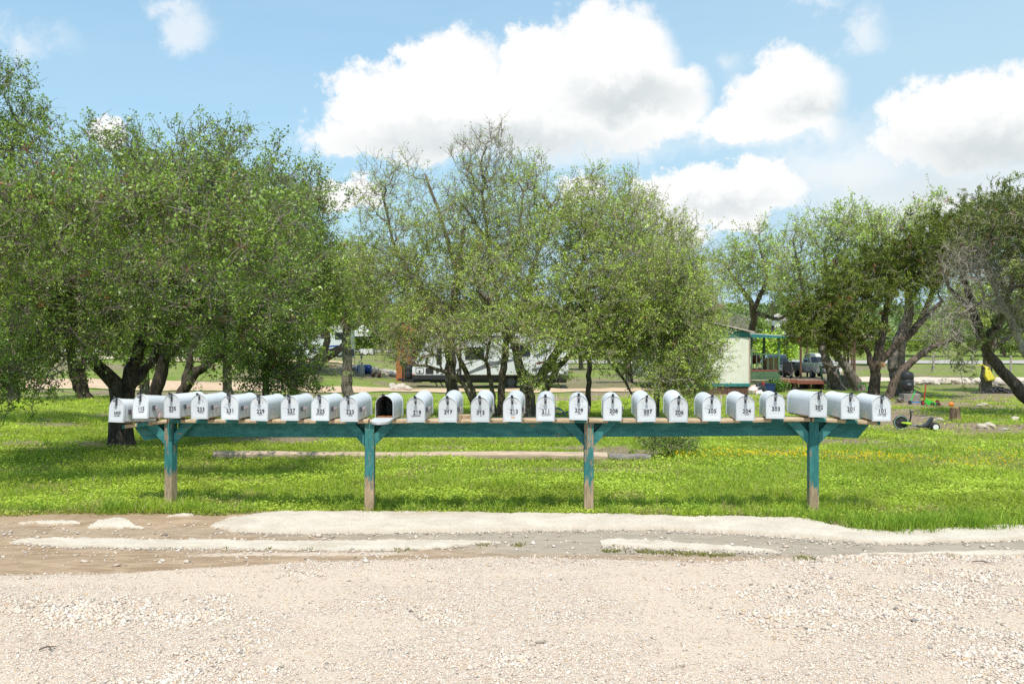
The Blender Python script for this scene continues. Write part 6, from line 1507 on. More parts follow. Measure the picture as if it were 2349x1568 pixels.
mb = MB(); mb.add([(-.31, -.25, .48), (.31, -.25, .48), (.31, -.38, .62), (-.31, -.38, .62)], [(0, 1, 2, 3)]); mb.add([(-.31, .25, .48), (.31, .25, .48), (.31, .42, .58), (-.31, .42, .58)], [(0, 1, 2, 3)]); mb.build('flap', pmat('cardboard_flap', (.45, .31, .19), (.36, .25, .15), 6, .85, .1), t)
# front steps and low block wall
def deckbox(lab, d0, d1, y0, y1, Y, dep, mat, name='deck_step'):
    kk = Y / F; x0, x1 = WX(d0, Y), WX(d1, Y); z = CAMZ + (784 - y0) * kk; zb2 = CAMZ + (784 - y1) * kk; g0 = G((x0 + x1) / 2, Y)
    t = thing(name, lab, 'deck', ((x0 + x1) / 2, Y, g0)); mb = MB(); n = int((x1 - x0) / .32)
    for i in range(n): mb.box(x0 - (x0 + x1) / 2 + (i + .5) * (x1 - x0) / n, dep / 2, z - g0, (x1 - x0) / n - .012, dep, .05)
    mb.build('decking', pmat('worn_deck_' + str(d0), (.36, .24, .18), (.28, .15, .11), 5, .85, .3), t)
    mb = MB(); mb.box(0, .0, (z + zb2) / 2 - g0 - .03, x1 - x0, .05, z - zb2); mb.build('fascia', mat, t)
    mb = MB(); [mb.box(s * (x1 - x0) / 2 * .9, dep / 2, (z - g0) / 2 - .04, .12, dep * .8, z - g0 - .06) for s in (-1, 0, 1)]; mb.build('bearer', M['skirt'], t); return t
deckbox('upper red edged deck step under the camp chair', 1787, 1826, 870, 877, 52.6, 2.4, M['wood_red']); deckbox('lower red edged deck step right of the camp chair', 1827, 1893, 872, 879, 52.9, 2.2, M['wood_red'])
t = thing('block_wall', 'low stained concrete block wall behind the leaning oaks', 'wall', gp(1932, 55)); kk = 55 / F; w_ = (1966 - 1898) * kk; h_ = (CAMZ + (784 - 863) * kk) - t.location.z
mb = MB()
for r_ in range(3):
    for i in range(5):
        x0 = -w_ / 2 + i * w_ / 4 - (w_ / 8 if r_ % 2 else 0); x1 = x0 + w_ / 4; x0 = max(x0, -w_ / 2); x1 = min(x1, w_ / 2)
        if x1 - x0 > .05: mb.box((x0 + x1) / 2, 0, h_ / 3 * (r_ + .5), x1 - x0 - .008, .2, h_ / 3 - .008)
mb.box(0, 0, h_ / 2, w_ - .03, .17, h_ - .02); mb.build('blocks', M['block'], t); mb = MB(); mb.box(w_ / 2 - .1, 2.4, h_ / 2, .2, 4.6, h_); mb.build('return_wall', M['block'], t)
# carport with posts
t = thing('carport', 'flat roofed open carport on thin red brown posts over the two cars', 'carport', gp(1880, 60)); g0 = t.location.z
def cpz(y, Y): return CAMZ + (784 - y) * Y / F - g0
mb = MB(); mb.box((WX(1800, 62) + WX(1966, 62)) / 2 - t.location.x, 6.0, cpz(770, 62), WX(1966, 62) - WX(1796, 62), 14, .12); mb.build('carport_roof', M['roof'], t)
mb = MB(); mb.box((WX(1800, 62) + WX(1966, 62)) / 2 - t.location.x, -1.02, cpz(771, 61), WX(1966, 62) - WX(1796, 62), .04, .18); mb.build('fascia', M['wood_grey'], t)
for d, Y in ((1836, 59), (1851, 74), (1937, 59), (1945, 62), (1953, 65), (1959, 58.5)):
    mb = MB(); x = WX(d, Y); zt_ = cpz(770, 62); mb.box(x - t.location.x, Y - 60, zt_ / 2, .11, .11, zt_); mb.build('post', M['skirt'], t)
mb = MB(); mb.box((WX(1836, 59) + WX(1959, 59)) / 2 - t.location.x, -1, cpz(834, 59), WX(1959, 59) - WX(1836, 59), .05, .06); mb.build('rail', M['green'], t)
for lab, d, y0, y1, dx_ in (('short green leaning handrail post left of the leaning oaks', 1881, 838, 873, 6), ('short green leaning handrail post between the leaning oaks', 1921, 845, 880, 8)):
    Y = 54; P0, P1 = W(d, y0, Y), W(d + dx_, y1 + 8, Y); mb = MB(); mb.tube([Vector(P0), Vector(P1)], .06, 4); o = mb.build('handrail_post', M['green'], None); tag(o, lab, 'post')

# ------------------------------------------------------------------ vehicles seen from the front
def car(name, lab, cat, dx, Y, paint, secs, cab, hw_, wheel, feats, rz=0):
    t = thing(name, lab, cat, gp(dx, Y), rz)
    def ring(y, w, zb, zm, zt, tw):
        return [(-w * .86, y, zb), (-w * .97, y, zb + .1), (-w, y, zm), (-w * tw, y, zt - .03), (-w * (tw - .08), y, zt), (w * (tw - .08), y, zt), (w * tw, y, zt - .03), (w, y, zm), (w * .97, y, zb + .1), (w * .86, y, zb)]
    mb = MB(); mb.loft([ring(*s) for s in secs]); body = mb.build('body', M[paint], t, bevel=.02, smooth=True)
    mb = MB(); mb.loft([[(-w, y, z0), (-w2, y2, z1), (w2, y2, z1), (w, y, z0)] for (y, w, z0, y2, w2, z1) in cab]); 
    mb.build('cabin', M[paint], t, bevel=.04, smooth=True)
    (ya, wa, za), (yb, wb, zb) = feats['ws']
    d = Vector((0, yb - ya, zb - za)).normalized(); nn = Vector((0, -d.z, d.y)) * .012
    mb = MB(); mb.add([Vector((-wa, ya, za)) + nn, Vector((wa, ya, za)) + nn, Vector((wb, yb, zb)) + nn, Vector((-wb, yb, zb)) + nn, Vector((-wa, ya, za)), Vector((wa, ya, za)), Vector((wb, yb, zb)), Vector((-wb, yb, zb))], [(0, 1, 2, 3), (4, 7, 6, 5), (0, 4, 5, 1), (1, 5, 6, 2), (2, 6, 7, 3), (3, 7, 4, 0)]); mb.build('windscreen', M['glass'], t)
    for s in (-1, 1):
        mb = MB(); q = feats['side']; x0, x1 = s * (q[0]), s * (q[1])
        mb.add([(x0, q[2], q[4]), (x0, q[3], q[4]), (x1, q[3] - .2, q[5]), (x1, q[2] + .5, q[5])], [(0, 1, 2, 3)]); mb.build('side_window', M['glass'], t)
        hx, hz, hwid, hh, hy = feats['lamp']; mb = MB(); mb.box(s * hx, hy, hz, hwid, .12, hh, s * .25); mb.build('headlight', M['lens'], t, bevel=.03)
        mb = MB(); mb.box(s * (hw_ + .12), feats['mir'][0], feats['mir'][1], .22, .10, .16); mb.box(s * (hw_ + .0), feats['mir'][0] + .03, feats['mir'][1] - .03, .12, .05, .05); mb.build('wing_mirror', M['black'], t, bevel=.03)
        for y in wheel[2]:
            mb = MB(); r, w_ = wheel[0], wheel[1]; mb.lathe([(r * .6, 0), (r * .93, .01), (r, .05), (r, w_ - .05), (r * .93, w_ - .01), (r * .6, w_)], (s * (hw_ - .02) - (w_ if s > 0 else 0), y, r), 22, 'x'); wo = mb.build('wheel', M['rubber'], t, smooth=True)
            mb = MB(); mb.lathe([(r * .58, 0), (r * .5, .02), (r * .15, .03)], (s * (hw_ - .015) - (.025 if s > 0 else 0.005), y, r), 16, 'x'); mb.build('rim', M['steel'], wo)
    gx, gz0, gw, gh2, gy = feats['grille']; mb = MB(); mb.box(0, gy, gz0, gw, .06, gh2)
    for i in range(4): mb.box(0, gy - .035, gz0 - gh2 / 2 + gh2 * (i + .5) / 4, gw * .96, .02, gh2 * .10)
    mb.build('grille', M['dgrey'], t)
    bz, bh, by = feats['bump']; mb = MB(); mb.prism([(-hw_ * .97, .28), (-hw_ * .8, .02), (-hw_ * .4, -.06), (hw_ * .4, -.06), (hw_ * .8, .02), (hw_ * .97, .28), (hw_ * .9, .34), (-hw_ * .9, .34)], 'z', bz, bz + bh); mb.build('bumper', M[feats.get('bmat', paint)], t, bevel=.03)
    mb = MB(); mb.box(0, by, bz - .04, hw_ * 1.5, .05, .12); mb.build('air_dam', M['black'], t)
    return t
car('minivan', 'black minivan facing forward under the carport beside the porch', 'van', 1790, 71, 'carblack',
    [(.0, .80, .30, .52, .66, .9), (.12, .90, .24, .56, .80, .93), (.55, .95, .22, .62, .95, .93), (1.0, .97, .22, .66, 1.06, .93), (1.6, .98, .22, .7, 1.08, .95), (4.5, .98, .24, .7, 1.08, .95), (4.75, .93, .34, .7, 1.05, .94)],
    [(.95, .84, 1.02, 1.02, .80, 1.06), (1.3, .86, 1.02, 1.95, .66, 1.64), (2.2, .88, 1.02, 2.3, .68, 1.74), (4.0, .88, 1.02, 3.9, .68, 1.74), (4.7, .86, 1.02, 4.45, .66, 1.66)], .97, (.34, .22, (.95, 3.9)),
    {'ws': ((1.02, .78, 1.08), (1.93, .62, 1.60)), 'side': (.895, .72, 1.6, 4.3, 1.1, 1.58), 'lamp': (.70, .74, .36, .17, .10), 'mir': (1.35, 1.12), 'grille': (0, .70, .62, .13, .0), 'bump': (.36, .2, .0)}, -.12)
car('pickup_truck', 'white older pickup truck facing forward behind the leaning oaks', 'truck', 1902, 69, 'carwhite',
    [(.0, .90, .42, .6, .95, .95), (.1, .95, .38, .66, 1.02, .95), (.7, .98, .36, .72, 1.08, .95), (1.35, .99, .36, .74, 1.12, .95), (3.2, .99, .36, .74, 1.14, .96), (5.2, .99, .4, .74, 1.14, .97)],
    [(1.3, .84, 1.08, 1.36, .80, 1.12), (1.45, .86, 1.08, 1.95, .68, 1.66), (2.1, .88, 1.08, 2.2, .70, 1.74), (3.1, .88, 1.08, 2.95, .70, 1.72)], .99, (.37, .24, (.95, 4.2)),
    {'ws': ((1.36, .78, 1.12), (1.93, .64, 1.62)), 'side': (.895, .73, 1.6, 2.95, 1.15, 1.62), 'lamp': (.74, .82, .30, .17, .03), 'mir': (1.6, 1.22), 'grille': (0, .82, 1.05, .20, -.005), 'bump': (.46, .18, .0), 'bmat': 'mgrey'}, .05)
# left: motorhome / pickup partly behind leaves
LY = 82.0; k = LY / F
t = thing('motorhome', 'pale motorhome with a blue side stripe parked at the left beyond the chair', 'motorhome', gp(740, LY)); g0 = t.location.z; X = lambda d: (d - 740) * k; Zr = lambda y: CAMZ + (784 - y) * k - g0
mb = MB(); mb.prism([(X(a), Zr(b)) for a, b in ((668, 822), (668, 782), (700, 779), (708, 762), (716, 752), (724, 748), (800, 747), (803, 752), (803, 822))], 'y', 0, 2.4); mb.build('body', M['rvwhite'], t, bevel=.08)
mb = MB(); mb.prism([(X(a), Zr(b)) for a, b in ((668.5, 800), (730, 798), (760, 792), (802, 790), (802, 793), (762, 795), (732, 801), (668.5, 803))], 'y', -.012, -.002); mb.build('stripe', M['blue'], t)
for d0, d1, y0, y1 in ((708, 722, 764, 778), (735, 752, 760, 776), (768, 790, 762, 778)):
    mb = MB(); mb.box((X(d0) + X(d1)) / 2, -.01, (Zr(y0) + Zr(y1)) / 2, X(d1) - X(d0), .03, Zr(y0) - Zr(y1)); w_ = mb.build('window', M['black'], t); mb = MB(); mb.box((X(d0) + X(d1)) / 2, -.03, (Zr(y0) + Zr(y1)) / 2, X(d1) - X(d0) - .1, .01, Zr(y0) - Zr(y1) - .1); mb.build('pane', M['glass'], w_)
for d in (688, 778):
    mb = MB(); mb.lathe([(.25, 0), (.42, .02), (.44, .08), (.44, .2)], (X(d), -.03, .42), 20, 'y'); w_ = mb.build('wheel', M['rubber'], t); mb = MB(); mb.lathe([(.24, -.01), (.2, .0), (.05, -.02)], (X(d), -.03, .42), 14, 'y'); mb.build('rim', M['steel'], w_)
mb = MB(); mb.box(X(667), 1.2, .5, .14, 2.3, .22); mb.build('bumper', M['steel'], t)

# ------------------------------------------------------------------ yard objects
def furn(name, lab, cat, dx, Y, rz=0): return thing(name, lab, cat, gp(dx, Y), rz)
# white plastic armchair
t = furn('garden_chair', 'white moulded plastic armchair beside the bent oak', 'chair', 706, 72, .5); t.location.z = G(WX(706, 72), 72)
mb = MB(); mb.box(0, 0, .42, .50, .48, .03); mb.box(0, -.24, .40, .50, .02, .06); mb.build('seat', M['white'], t, bevel=.01)
mb = MB()
for i in range(6): mb.box(-.19 + i * .076, .25 + .03, .68, .05, .02, .46)
mb.tube([(-.25, .24, .42), (-.25, .29, .8), (-.15, .31, .93), (0, .32, .96), (.15, .31, .93), (.25, .29, .8), (.25, .24, .42)], .025, 6); mb.build('backrest', M['white'], t)
for s in (-1, 1):
    mb = MB(); mb.tube([(s * .27, .27, .66), (s * .29, 0, .66), (s * .28, -.24, .62), (s * .27, -.26, .4)], .025, 6); mb.build('armrest', M['white'], t)
    for y in (-.22, .24): mb = MB(); mb.tube([(s * .25, y, .42), (s * .28, y * 1.15, 0)], .025, 6); mb.build('leg', M['white'], t)
# barrel and standpipe
t = furn('plastic_barrel', 'blue plastic barrel lying on its side with a grey panel leaning on it', 'barrel', 836, 63.5); mb = MB(); mb.lathe([(.2, -.45), (.27, -.43), (.29, -.3), (.29, -.12), (.275, -.1), (.29, -.08), (.29, .12), (.275, .14), (.29, .16), (.29, .32), (.27, .42), (.2, .44)], (0, 0, .28), 22, 'x'); mb.build('drum', M['blue'], t, smooth=True)
mb = MB(); mb.lathe([(.05, 0), (.04, .03)], (.44, .1, .4), 10, 'x'); mb.build('bung', M['navy'], t)
t = furn('metal_panel', 'grey sheet metal panel standing in front of the blue barrel', 'panel', 830, 62.9); mb = MB(); mb.prism([(-.14, 0), (.16, 0), (.16, .45), (.08, .6), (-.12, .58)], 'y', 0, .03); mb.build('sheet', M['steel'], t); mb = MB(); mb.box(0, -.02, .3, .2, .02, .02); mb.build('rib', M['steel'], t)
t = furn('water_standpipe', 'grey utility standpipe with a meter head beside the blue barrel', 'pipe', 823, 62.6); mb = MB(); mb.tube([(0, 0, 0), (0, 0, .75), (.0, 0, .8), (.14, 0, .82), (.16, 0, .95), (.16, 0, 1.05)], .03, 8); mb.build('pipe', M['steel'], t, smooth=True)
mb = MB(); mb.lathe([(.04, 1.0), (.07, 1.04), (.07, 1.14), (.03, 1.2)], (.16, 0, 0), 12); mb.box(.18, 0, .68, .14, .08, .1); mb.build('meter', M['mgrey'], t)
for lb, d in (('dark red clay pot lying in the grass right of the barrel', 855), ('small clay pot lying in the grass nearer the shed', 869)):
    t = furn('clay_pot', lb, 'pot', d, 62.5); mb = MB(); mb.lathe([(.07, -.1), (.11, .08), (.125, .08), (.125, .12), (.1, .12)], (0, 0, .11), 14, 'x'); mb.build('pot', pmat('clay_' + str(d), (.2, .06, .04), (.15, .05, .03), 8, .8, .1), t); mb = MB(); mb.lathe([(.095, .10), (.02, .06)], (0, 0, .11), 12, 'x'); mb.build('hollow', M['black'], t)
# black folding chair and stove
t = furn('folding_chair', 'black folding chair standing by the far dirt lane', 'chair', 806, 70, .3); mb = MB(); mb.box(0, 0, .44, .46, .44, .03); mb.build('seat', M['black'], t); mb = MB(); mb.box(0, .24, .75, .46, .02, .5); mb.build('backrest', M['black'], t)
for s in (-1, 1):
    mb = MB(); mb.tube([(s * .22, .26, 1.0), (s * .22, -.2, 0)], .014, 6); mb.build('leg', M['mgrey'], t); mb = MB(); mb.tube([(s * .22, -.2, .45), (s * .22, .24, 0)], .014, 6); mb.build('leg', M['mgrey'], t)
# market canopy, covered table
t = furn('canopy', 'pale square market umbrella beyond the far lane', 'umbrella', 832, 98); k = 98 / F; g0 = t.location.z; zz = lambda y: CAMZ + (784 - y) * k - g0
mb = MB(); a = .78; mb.add([(-a, -a, zz(760)), (a, -a, zz(760)), (a, a, zz(760)), (-a, a, zz(760)), (0, 0, zz(744)), (-a, -a, zz(771)), (a, -a, zz(771)), (a, a, zz(771)), (-a, a, zz(771))], [(0, 1, 4), (1, 2, 4), (2, 3, 4), (3, 0, 4), (0, 5, 6, 1), (1, 6, 7, 2), (2, 7, 8, 3), (3, 8, 5, 0)]); mb.build('canopy_cloth', M['whitecloth'], t)
mb = MB(); mb.tube([(0, 0, 0), (0, 0, zz(745))], .03, 8); mb.build('pole', M['steel'], t)
t = furn('covered_table', 'low table under a draped white cloth beneath the market umbrella', 'table', 842, 97); k = 97 / F; w_ = 28 * k
mb = MB(); n = 12; secs = []
for i in range(n + 1):
    x = -w_ / 2 + w_ * i / n; d = .04 * math.sin(i * 2.1); secs.append([(x, -.4 - d, .15 + .1 * math.sin(i)), (x, -.38, .62), (x, .38, .62), (x, .4 + d, .15)])
mb.loft(secs); mb.build('tablecloth_drape', M['whitecloth'], t)
for s in (-1, 1): mb = MB(); mb.box(s * w_ * .42, 0, .3, .05, .6, .6); mb.build('trestle', M['wood_grey'], t)
# lantern and rope in the thicket
LXY = (1247, 24.9)
t = furn('water_jug', 'white jug with an orange base standing in the thicket behind box 211', 'jug', *LXY); mb = MB(); mb.lathe([(.07, .12), (.085, .14), (.085, .36), (.05, .42), (.03, .5), (.012, .58)], (0, 0, 0), 16); mb.build('jug_body', M['white'], t, smooth=True); mb = MB(); mb.lathe([(.09, 0), (.095, .02), (.09, .12), (.07, .13)], (0, 0, 0), 14); mb.build('base', M['orange'], t)
pts = []
for i in range(60):
    a = i / 59 * 4 * PI; pts.append((.30 * math.cos(a) + .06 * i / 59 * 4 - .12, .06 * math.sin(a * 1.3), .14 + .11 * math.sin(a * 1.5 + .6) + .10 * (i / 59) * math.sin(3 + a)))
t = furn('rope', 'tangled bright blue rope behind box 211', 'rope', 1268, 24.6); mb = MB(); mb.tube(pts, .014, 6); mb.build('coil', M['ropeblue'], t, smooth=True); mb = MB(); mb.ball((-.1, 0, .3), (.12, .07, .04), 10, 6); mb.build('handle', M['black'], t)
# bags, tote, bat by the mobile home corner
def lump(name, lab, cat, dx, Y, r, mat, seed, extra=None):
    t = furn(name, lab, cat, dx, Y); random.seed(seed); mb = MB(); mb.ball((0, 0, r[2] * .7), r, 14, 9, .13); mb.build('bag', mat, t, smooth=True)
    mb = MB(); mb.tube([(0, 0, r[2] * 1.5), (.04, 0, r[2] * 1.75), (.1, .02, r[2] * 1.7)], [.07, .03, .05], 7); mb.build('knot', mat, t); return t
lump('rubbish_bag', 'full black rubbish bag at the corner of the mobile home', 'bag', 1737, 48.3, (.42, .35, .30), M['blackbag'], 2)
lump('rubbish_bag', 'white and pink plastic bag slumped in front of the black bags', 'bag', 1727, 47.4, (.24, .24, .26), pmat('pinkish_bag', (.68, .62, .6), (.6, .3, .25), 5, .5, .3), 3); lump('rubbish_bag', 'flat white plastic bag right of the pinkish bag', 'bag', 1741, 47.3, (.26, .2, .12), M['white'], 4)
t = furn('storage_tote', 'blue plastic storage tote in front of the porch', 'tote', 1758, 49.6); mb = MB(); mb.loft([[(-.36 * s, -.25 * s, z), (.36 * s, -.25 * s, z), (.36 * s, .25 * s, z), (-.36 * s, .25 * s, z)] for s, z in ((.9, 0), (1.02, .42), (1.08, .42), (1.08, .46), (1.0, .46), (.9, .1))]); mb.build('tub', M['navy'], t)
mb = MB(); mb.box(-.42, 0, .43, .06, .2, .03); mb.box(.42, 0, .43, .06, .2, .03); mb.build('handle', M['navy'], t)
t = furn('plastic_bat', 'bright red plastic post standing beside the blue tote', 'bat', 1750, 49.0); mb = MB(); mb.lathe([(.055, 0), (.06, .02), (.06, .42), (.05, .5), (.05, .54), (.03, .55)], (0, 0, 0), 14); mb.build('barrel', M['red'], t, smooth=True); mb = MB(); mb.lathe([(.065, .4), (.065, .43)], (0, 0, 0), 14); mb.build('ring', M['red'], t)
t = furn('shrub', 'low green plant growing against the porch skirt', 'plant', 1782, 49.9); g = np.random.default_rng(3); nl = 900; c = g.normal(0, 1, (nl, 3)) * (.28, .18, .16) + (0, 0, .3); c[:, 2] = np.maximum(c[:, 2], .03); ax = unit(g.normal(0, 1, (nl, 3))); v = unit(np.cross(ax, g.normal(0, 1, (nl, 3))))
V, Fq, T = leaf_quads(c, ax * .05, v * .03, np.array([(.12, .24, .04)]) * g.uniform(.6, 1.4, (nl, 1))); mesh_np('foliage', V, Fq, T, M['leaf'], t); mb = MB(); [mb.tube([(0, 0, 0), tuple(c[i])], .008, 4) for i in range(14)]; mb.build('stem', M['bark_grey'], t)
# camp chair
t = furn('camp_chair', 'black folding camp chair standing on the upper deck step', 'chair', 1810, 53.4, .2); t.location.z = CAMZ + (784 - 869) * 53.4 / F
mb = MB(); mb.add([(-.26, -.22, .46), (.26, -.22, .46), (.24, .2, .38), (-.24, .2, .38), (-.24, .2, .36), (.24, .2, .36), (.26, -.22, .44), (-.26, -.22, .44)], [(0, 1, 2, 3), (4, 5, 6, 7), (0, 7, 6, 1), (1, 6, 5, 2), (2, 5, 4, 3), (3, 4, 7, 0)]); mb.build('seat', M['black'], t)
mb = MB(); mb.box(0, .25, .68, .5, .03, .5); mb.build('backrest', M['black'], t)
for s in (-1, 1):
    mb = MB(); mb.tube([(s * .28, -.26, 0), (-s * .24, -.2, .45)], .012, 6); mb.build('leg', M['mgrey'], t); mb = MB(); mb.tube([(s * .27, .28, .95), (s * .27, .22, .02)], .012, 6); mb.build('leg', M['mgrey'], t); mb = MB(); mb.box(s * .28, 0, .62, .06, .46, .02); mb.build('armrest', M['black'], t)
# smoker on its block
t = furn('concrete_block', 'square concrete block under the black smoker', 'block', 2086, 37.0); mb = MB(); mb.box(0, 0, .14, .62, .5, .30); mb.build('slab', M['concrete'], t, bevel=.02); mb = MB(); mb.box(0, -.255, .02, .5, .03, .03); mb.build('ledge', M['concrete'], t)
t = thing('bullet_smoker', 'black drum shaped smoker standing on a concrete block', 'smoker', (WX(2080, 37.0), 37.0, G(WX(2080, 37), 37) + .29))
mb = MB(); mb.lathe([(.1, .1), (.19, .13), (.235, .2), (.24, .5), (.225, .52), (.24, .54), (.24, .7), (.2, .78), (.1, .82), (.04, .83)], (0, 0, 0), 24); mb.build('drum', M['black'], t, smooth=True)
mb = MB(); mb.tube([(-.07, 0, .82), (-.05, 0, .88), (.05, 0, .88), (.07, 0, .82)], .014, 6); mb.build('handle', M['black'], t); mb = MB(); mb.box(-.02, -.24, .36, .14, .02, .07); mb.build('vent_plate', M['mgrey'], t)
for a in (.5, 2.6, 4.7): mb = MB(); mb.tube([(.15 * math.cos(a), .15 * math.sin(a), .14), (.2 * math.cos(a), .2 * math.sin(a), 0)], .014, 6); mb.build('leg', M['black'], t)
stone('dark cut log lying left of the concrete block', 2062, 36.6, .2, M['bark_grey'], 300, (1.4, .8, .7), name='log_chunk')
# scooter
t = furn('kick_scooter', 'red kick scooter standing upright near the smoker', 'scooter', 2118, 35.2, .3)
mb = MB(); mb.tube([(0, 0, .08), (.05, 0, .45), (.09, 0, .74)], .02, 8); mb.build('stem', M['red'], t); mb = MB(); mb.tube([(-.12, 0, .74), (.0, 0, .78), (.18, 0, .77), (.28, 0, .80)], .016, 8); mb.build('handlebar', M['black'], t); mb = MB(); mb.box(.3, 0, .10, .55, .11, .035); mb.build('deck', M['red'], t)
for x in (-.03, .58):
    mb = MB(); mb.lathe([(.03, -.02), (.085, -.018), (.09, 0), (.085, .018), (.03, .02)], (x, 0, .09), 16, 'y'); w_ = mb.build('wheel', M['black'], t); mb = MB(); mb.lathe([(.05, -.022), (.05, .022)], (x, 0, .09), 12, 'y'); mb.build('rim', M['red'], w_)
t = furn('kick_scooter', 'green and blue kick scooter lying beside the red scooter', 'scooter', 2097, 35.6, .1); mb = MB(); mb.box(.15, 0, .08, .6, .1, .03); mb.build('deck', M['ropeblue'], t); mb = MB(); mb.tube([(-.15, 0, .1), (.02, .05, .42), (.1, .06, .62)], .018, 8); mb.build('stem', M['lime'], t); mb = MB(); mb.tube([(-.04, 0, .66), (.1, .06, .63), (.3, .12, .52)], .014, 8); mb.build('handlebar', M['black'], t)
for x in (-.17, .45): mb = MB(); mb.lathe([(.02, -.018), (.07, -.015), (.07, .015), (.02, .018)], (x, 0, .075), 14, 'y'); mb.build('wheel', M['black'], t)
t = furn('toy_tractor', 'bright green toy truck tipped on the grass by the scooters', 'toy', 2136, 34.6, -.3); mb = MB(); mb.prism([(-.24, .12), (-.2, .26), (-.06, .2), (.1, .14), (.24, .08), (.24, .02), (-.1, .04)], 'y', -.09, .09); mb.build('bucket', M['lime'], t, bevel=.01)
for x in (.02, .2):
    mb = MB(); mb.lathe([(.02, -.12), (.07, -.11), (.07, .11), (.02, .12)], (x, 0, .065), 14, 'y'); mb.build('wheel', M['black'], t)
mb = MB(); mb.box(.27, 0, .06, .08, .14, .06); mb.build('nose', M['red'], t)
t = furn('ball', 'small orange ball lying in the grass', 'ball', 2181, 33.2); mb = MB(); mb.ball((0, 0, .085), .09, 18, 12); mb.build('skin', M['orange'], t, smooth=True)
mb = MB(); mb.lathe([(.0915, .08), (.0915, .09)], (0, 0, 0), 20); mb.build('seam', M['orange'], t)
# drift tricycle
t = furn('tricycle', 'black and lime low tricycle with a big front wheel lying on the lawn', 'tricycle', 2066, 20.6, -.12)
mb = MB(); R = .155
mb.lathe([(R * .86, -.012), (R * .97, -.018), (R, 0), (R * .97, .018), (R * .86, .012)], (0, 0, R), 28, 'y'); fw = mb.build('wheel', M['rubber'], t, smooth=True)
mb = MB(); mb.tube([(R * .87 * math.cos(a), -.017, R + R * .87 * math.sin(a)) for a in np.linspace(0, 2 * PI, 33)], .006, 6, False); mb.build('rim', pmat('mint_rim', (.35, .55, .42), (.3, .48, .36), 8, .4, 0), fw)
mb = MB(); mb.lathe([(R * .84, -.006), (.03, -.022), (.012, -.026)], (0, 0, R), 10, 'y')
for i in range(6):
    a = i * PI / 3; mb.tube([(0, -.02, R), (R * .8 * math.cos(a), -.012, R + R * .8 * math.sin(a))], .01, 4)
mb.build('disc', M['black'], fw)
mb = MB(); mb.tube([(0, -.04, R), (.07, -.04, .15), (.14, -.03, .135), (.19, 0, .13)], [.014, .02, .034, .03], 8); mb.build('fork', pmat('lime_fork', (.42, .62, .04), (.35, .52, .03), 8, .4, 0), t, smooth=True)
mb = MB(); mb.tube([(.16, 0, .12), (.2, 0, .3), (.19, 0, .38)], .016, 8); mb.tube([(.19, -.14, .39), (.19, 0, .38), (.22, .16, .42)], .012, 8); mb.build('handlebar', M['black'], t)
mb = MB(); mb.tube([(.18, 0, .10), (.35, 0, .09), (.62, 0, .08)], .018, 8); mb.tube([(.62, -.16, .085), (.62, .16, .085)], .012, 8); mb.build('frame', M['mgrey'], t)
mb = MB(); mb.prism([(.30, .11), (.42, .10), (.50, .14), (.60, .27), (.625, .27), (.57, .12), (.46, .06), (.30, .07)], 'y', -.1, .1); mb.build('seat', M['black'], t, bevel=.015)
for y in (-.17, .17):
    mb = MB(); mb.lathe([(.045, -.05), (.08, -.045), (.088, -.02), (.088, .03), (.07, .05)], (.63, y, .088), 20, 'y'); w_ = mb.build('wheel', M['rubber'], t, smooth=True); mb = MB(); mb.lathe([(.055, -.052), (.045, -.035), (.012, -.05)], (.63, y, .088), 16, 'y'); mb.build('rim', M['white'], w_)
# yellow bag and ash
P_ = W(2264, 862, 49.6); t = thing('plastic_bag', 'yellow plastic bag hanging on the oak trunk', 'bag', tuple(P_)); k = 49.6 / F
mb = MB(); mb.loft([[(x * k, y_, z * k) for x, y_, z in q] for q in ([(-12, 0, 26), (-11, .02, 26), (-10, .02, 25), (-11, -.02, 25)], [(-6, -.1, 18), (2, -.08, 20), (3, .06, 18), (-5, .06, 16)], [(-10, -.22, 2), (6, -.18, 8), (7, .08, 4), (-8, .08, 0)], [(-4, -.28, -10), (14, -.2, -6), (14, .08, -9), (-2, .08, -12)], [(14, -.1, -10), (22, -.06, 4), (22, .02, 3), (15, .02, -12)])]); mb.build('bag', M['yellowbag'], t, smooth=True)
mb = MB(); mb.tube([(-22 * k, .0, 22 * k), (-14 * k, -.05, 27 * k), (-8 * k, -.05, 22 * k)], .04, 6); mb.build('handle', M['yellowbag'], t)
g = np.random.default_rng(4); n = 420; a_ = g.normal(0, 1, (n, 2)); x0, y0 = WX(2290, 48.5), 48.5
xx = x0 + a_[:, 0] * .38; yy = y0 + a_[:, 1] * .3; hh = .34 * np.exp(-(a_ ** 2).sum(1) / 2) * g.uniform(.2, 1, n)
oct_stones(xx, yy, gz(xx, yy) + hh, g.uniform(.03, .09, n), np.repeat(np.array([(.03, .03, .033)]), n, 0) * g.uniform(.6, 2.4, (n, 1)), 'ash_heap')
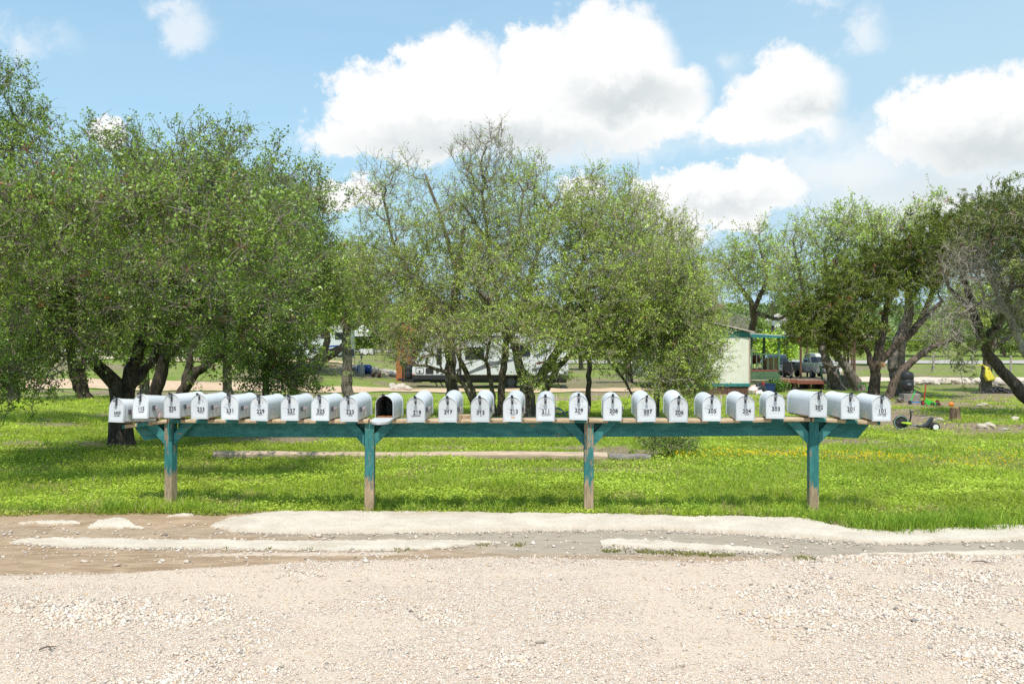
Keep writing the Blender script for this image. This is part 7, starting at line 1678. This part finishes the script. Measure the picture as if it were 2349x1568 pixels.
t = furn('hose', 'green garden hose coiled at the foot of the steeply leaning oak', 'hose', 1978, 50.6); mb = MB(); mb.tube([(.22 * math.cos(a), .05 * math.sin(2 * a), .2 + .18 * math.sin(a)) for a in np.linspace(-.6, 3.6, 16)], .03, 6); mb.build('coil', M['lime'], t); mb = MB(); mb.lathe([(.03, 0), (.03, .06)], (.22 * math.cos(3.6), .0, .08), 8); mb.build('nozzle', M['steel'], t)
# fence along the far road
for i, d in enumerate((2140, 2318, 2230, 2060)):
    t = furn('fence_post', ['weathered post of the far roadside fence behind the cedars', 'grey post standing alone between the lawn and the far road at right', 'weathered post of the far roadside fence right of the hanging branch', 'weathered post of the far roadside fence near the massive trunk'][i], 'post', d, 92 if d != 2318 else 88); mb = MB(); mb.lathe([(.1, -.1), (.1, 1.35), (.08, 1.42)], (0, 0, 0), 9); mb.build('pole', M['bark_pale'], t); mb = MB(); mb.lathe([(.108, 1.1), (.108, 1.13)], (0, 0, 0), 9); mb.build('wire_tie', M['steel'], t)
# utility pole with wires, far cabin
UY = 104; t = furn('utility_pole', 'thin wooden utility pole with wires behind the porch', 'utility pole', 1772, UY); g0 = t.location.z; k = UY / F; hgt = CAMZ + (784 - 690) * k - g0
mb = MB(); mb.lathe([(.16, -.2), (.12, hgt)], (0, 0, 0), 10); mb.build('pole', M['bark_cedar'], t)
mb = MB()
for y in (756, 768, 776): 
    z = CAMZ + (784 - y) * k - g0; mb.tube([(-24, 2, z + .3), (-12, 1, z - .1), (0, -.1, z)], .025, 4); mb.tube([(0, -.1, z), (14, 1, z - .2), (30, 3, z + .3)], .025, 4)
mb.build('wire', M['mgrey'], t)
mb = MB(); mb.box(-.0, -.2, CAMZ + (784 - 741) * k - g0, .3, .3, .5); mb.build('transformer_box', M['steel'], t)
t = furn('white_cabin', 'small white cabin on the slope behind the utility pole', 'house', 1788, 125); k = 125 / F; g0 = t.location.z; z1 = CAMZ + (784 - 735) * k - g0
mb = MB(); mb.box(0, 1.6, z1 / 2 - .3, 1.9, 3.2, z1 + .6); mb.build('wall', M['white'], t); mb = MB(); mb.prism([(-1.15, z1), (1.15, z1), (0, z1 + .9)], 'y', -.25, 3.4); mb.build('roof', M['roof'], t); mb = MB(); mb.box(.35, -.02, z1 - .9, .5, .06, .7); mb.build('window', M['glass'], t)
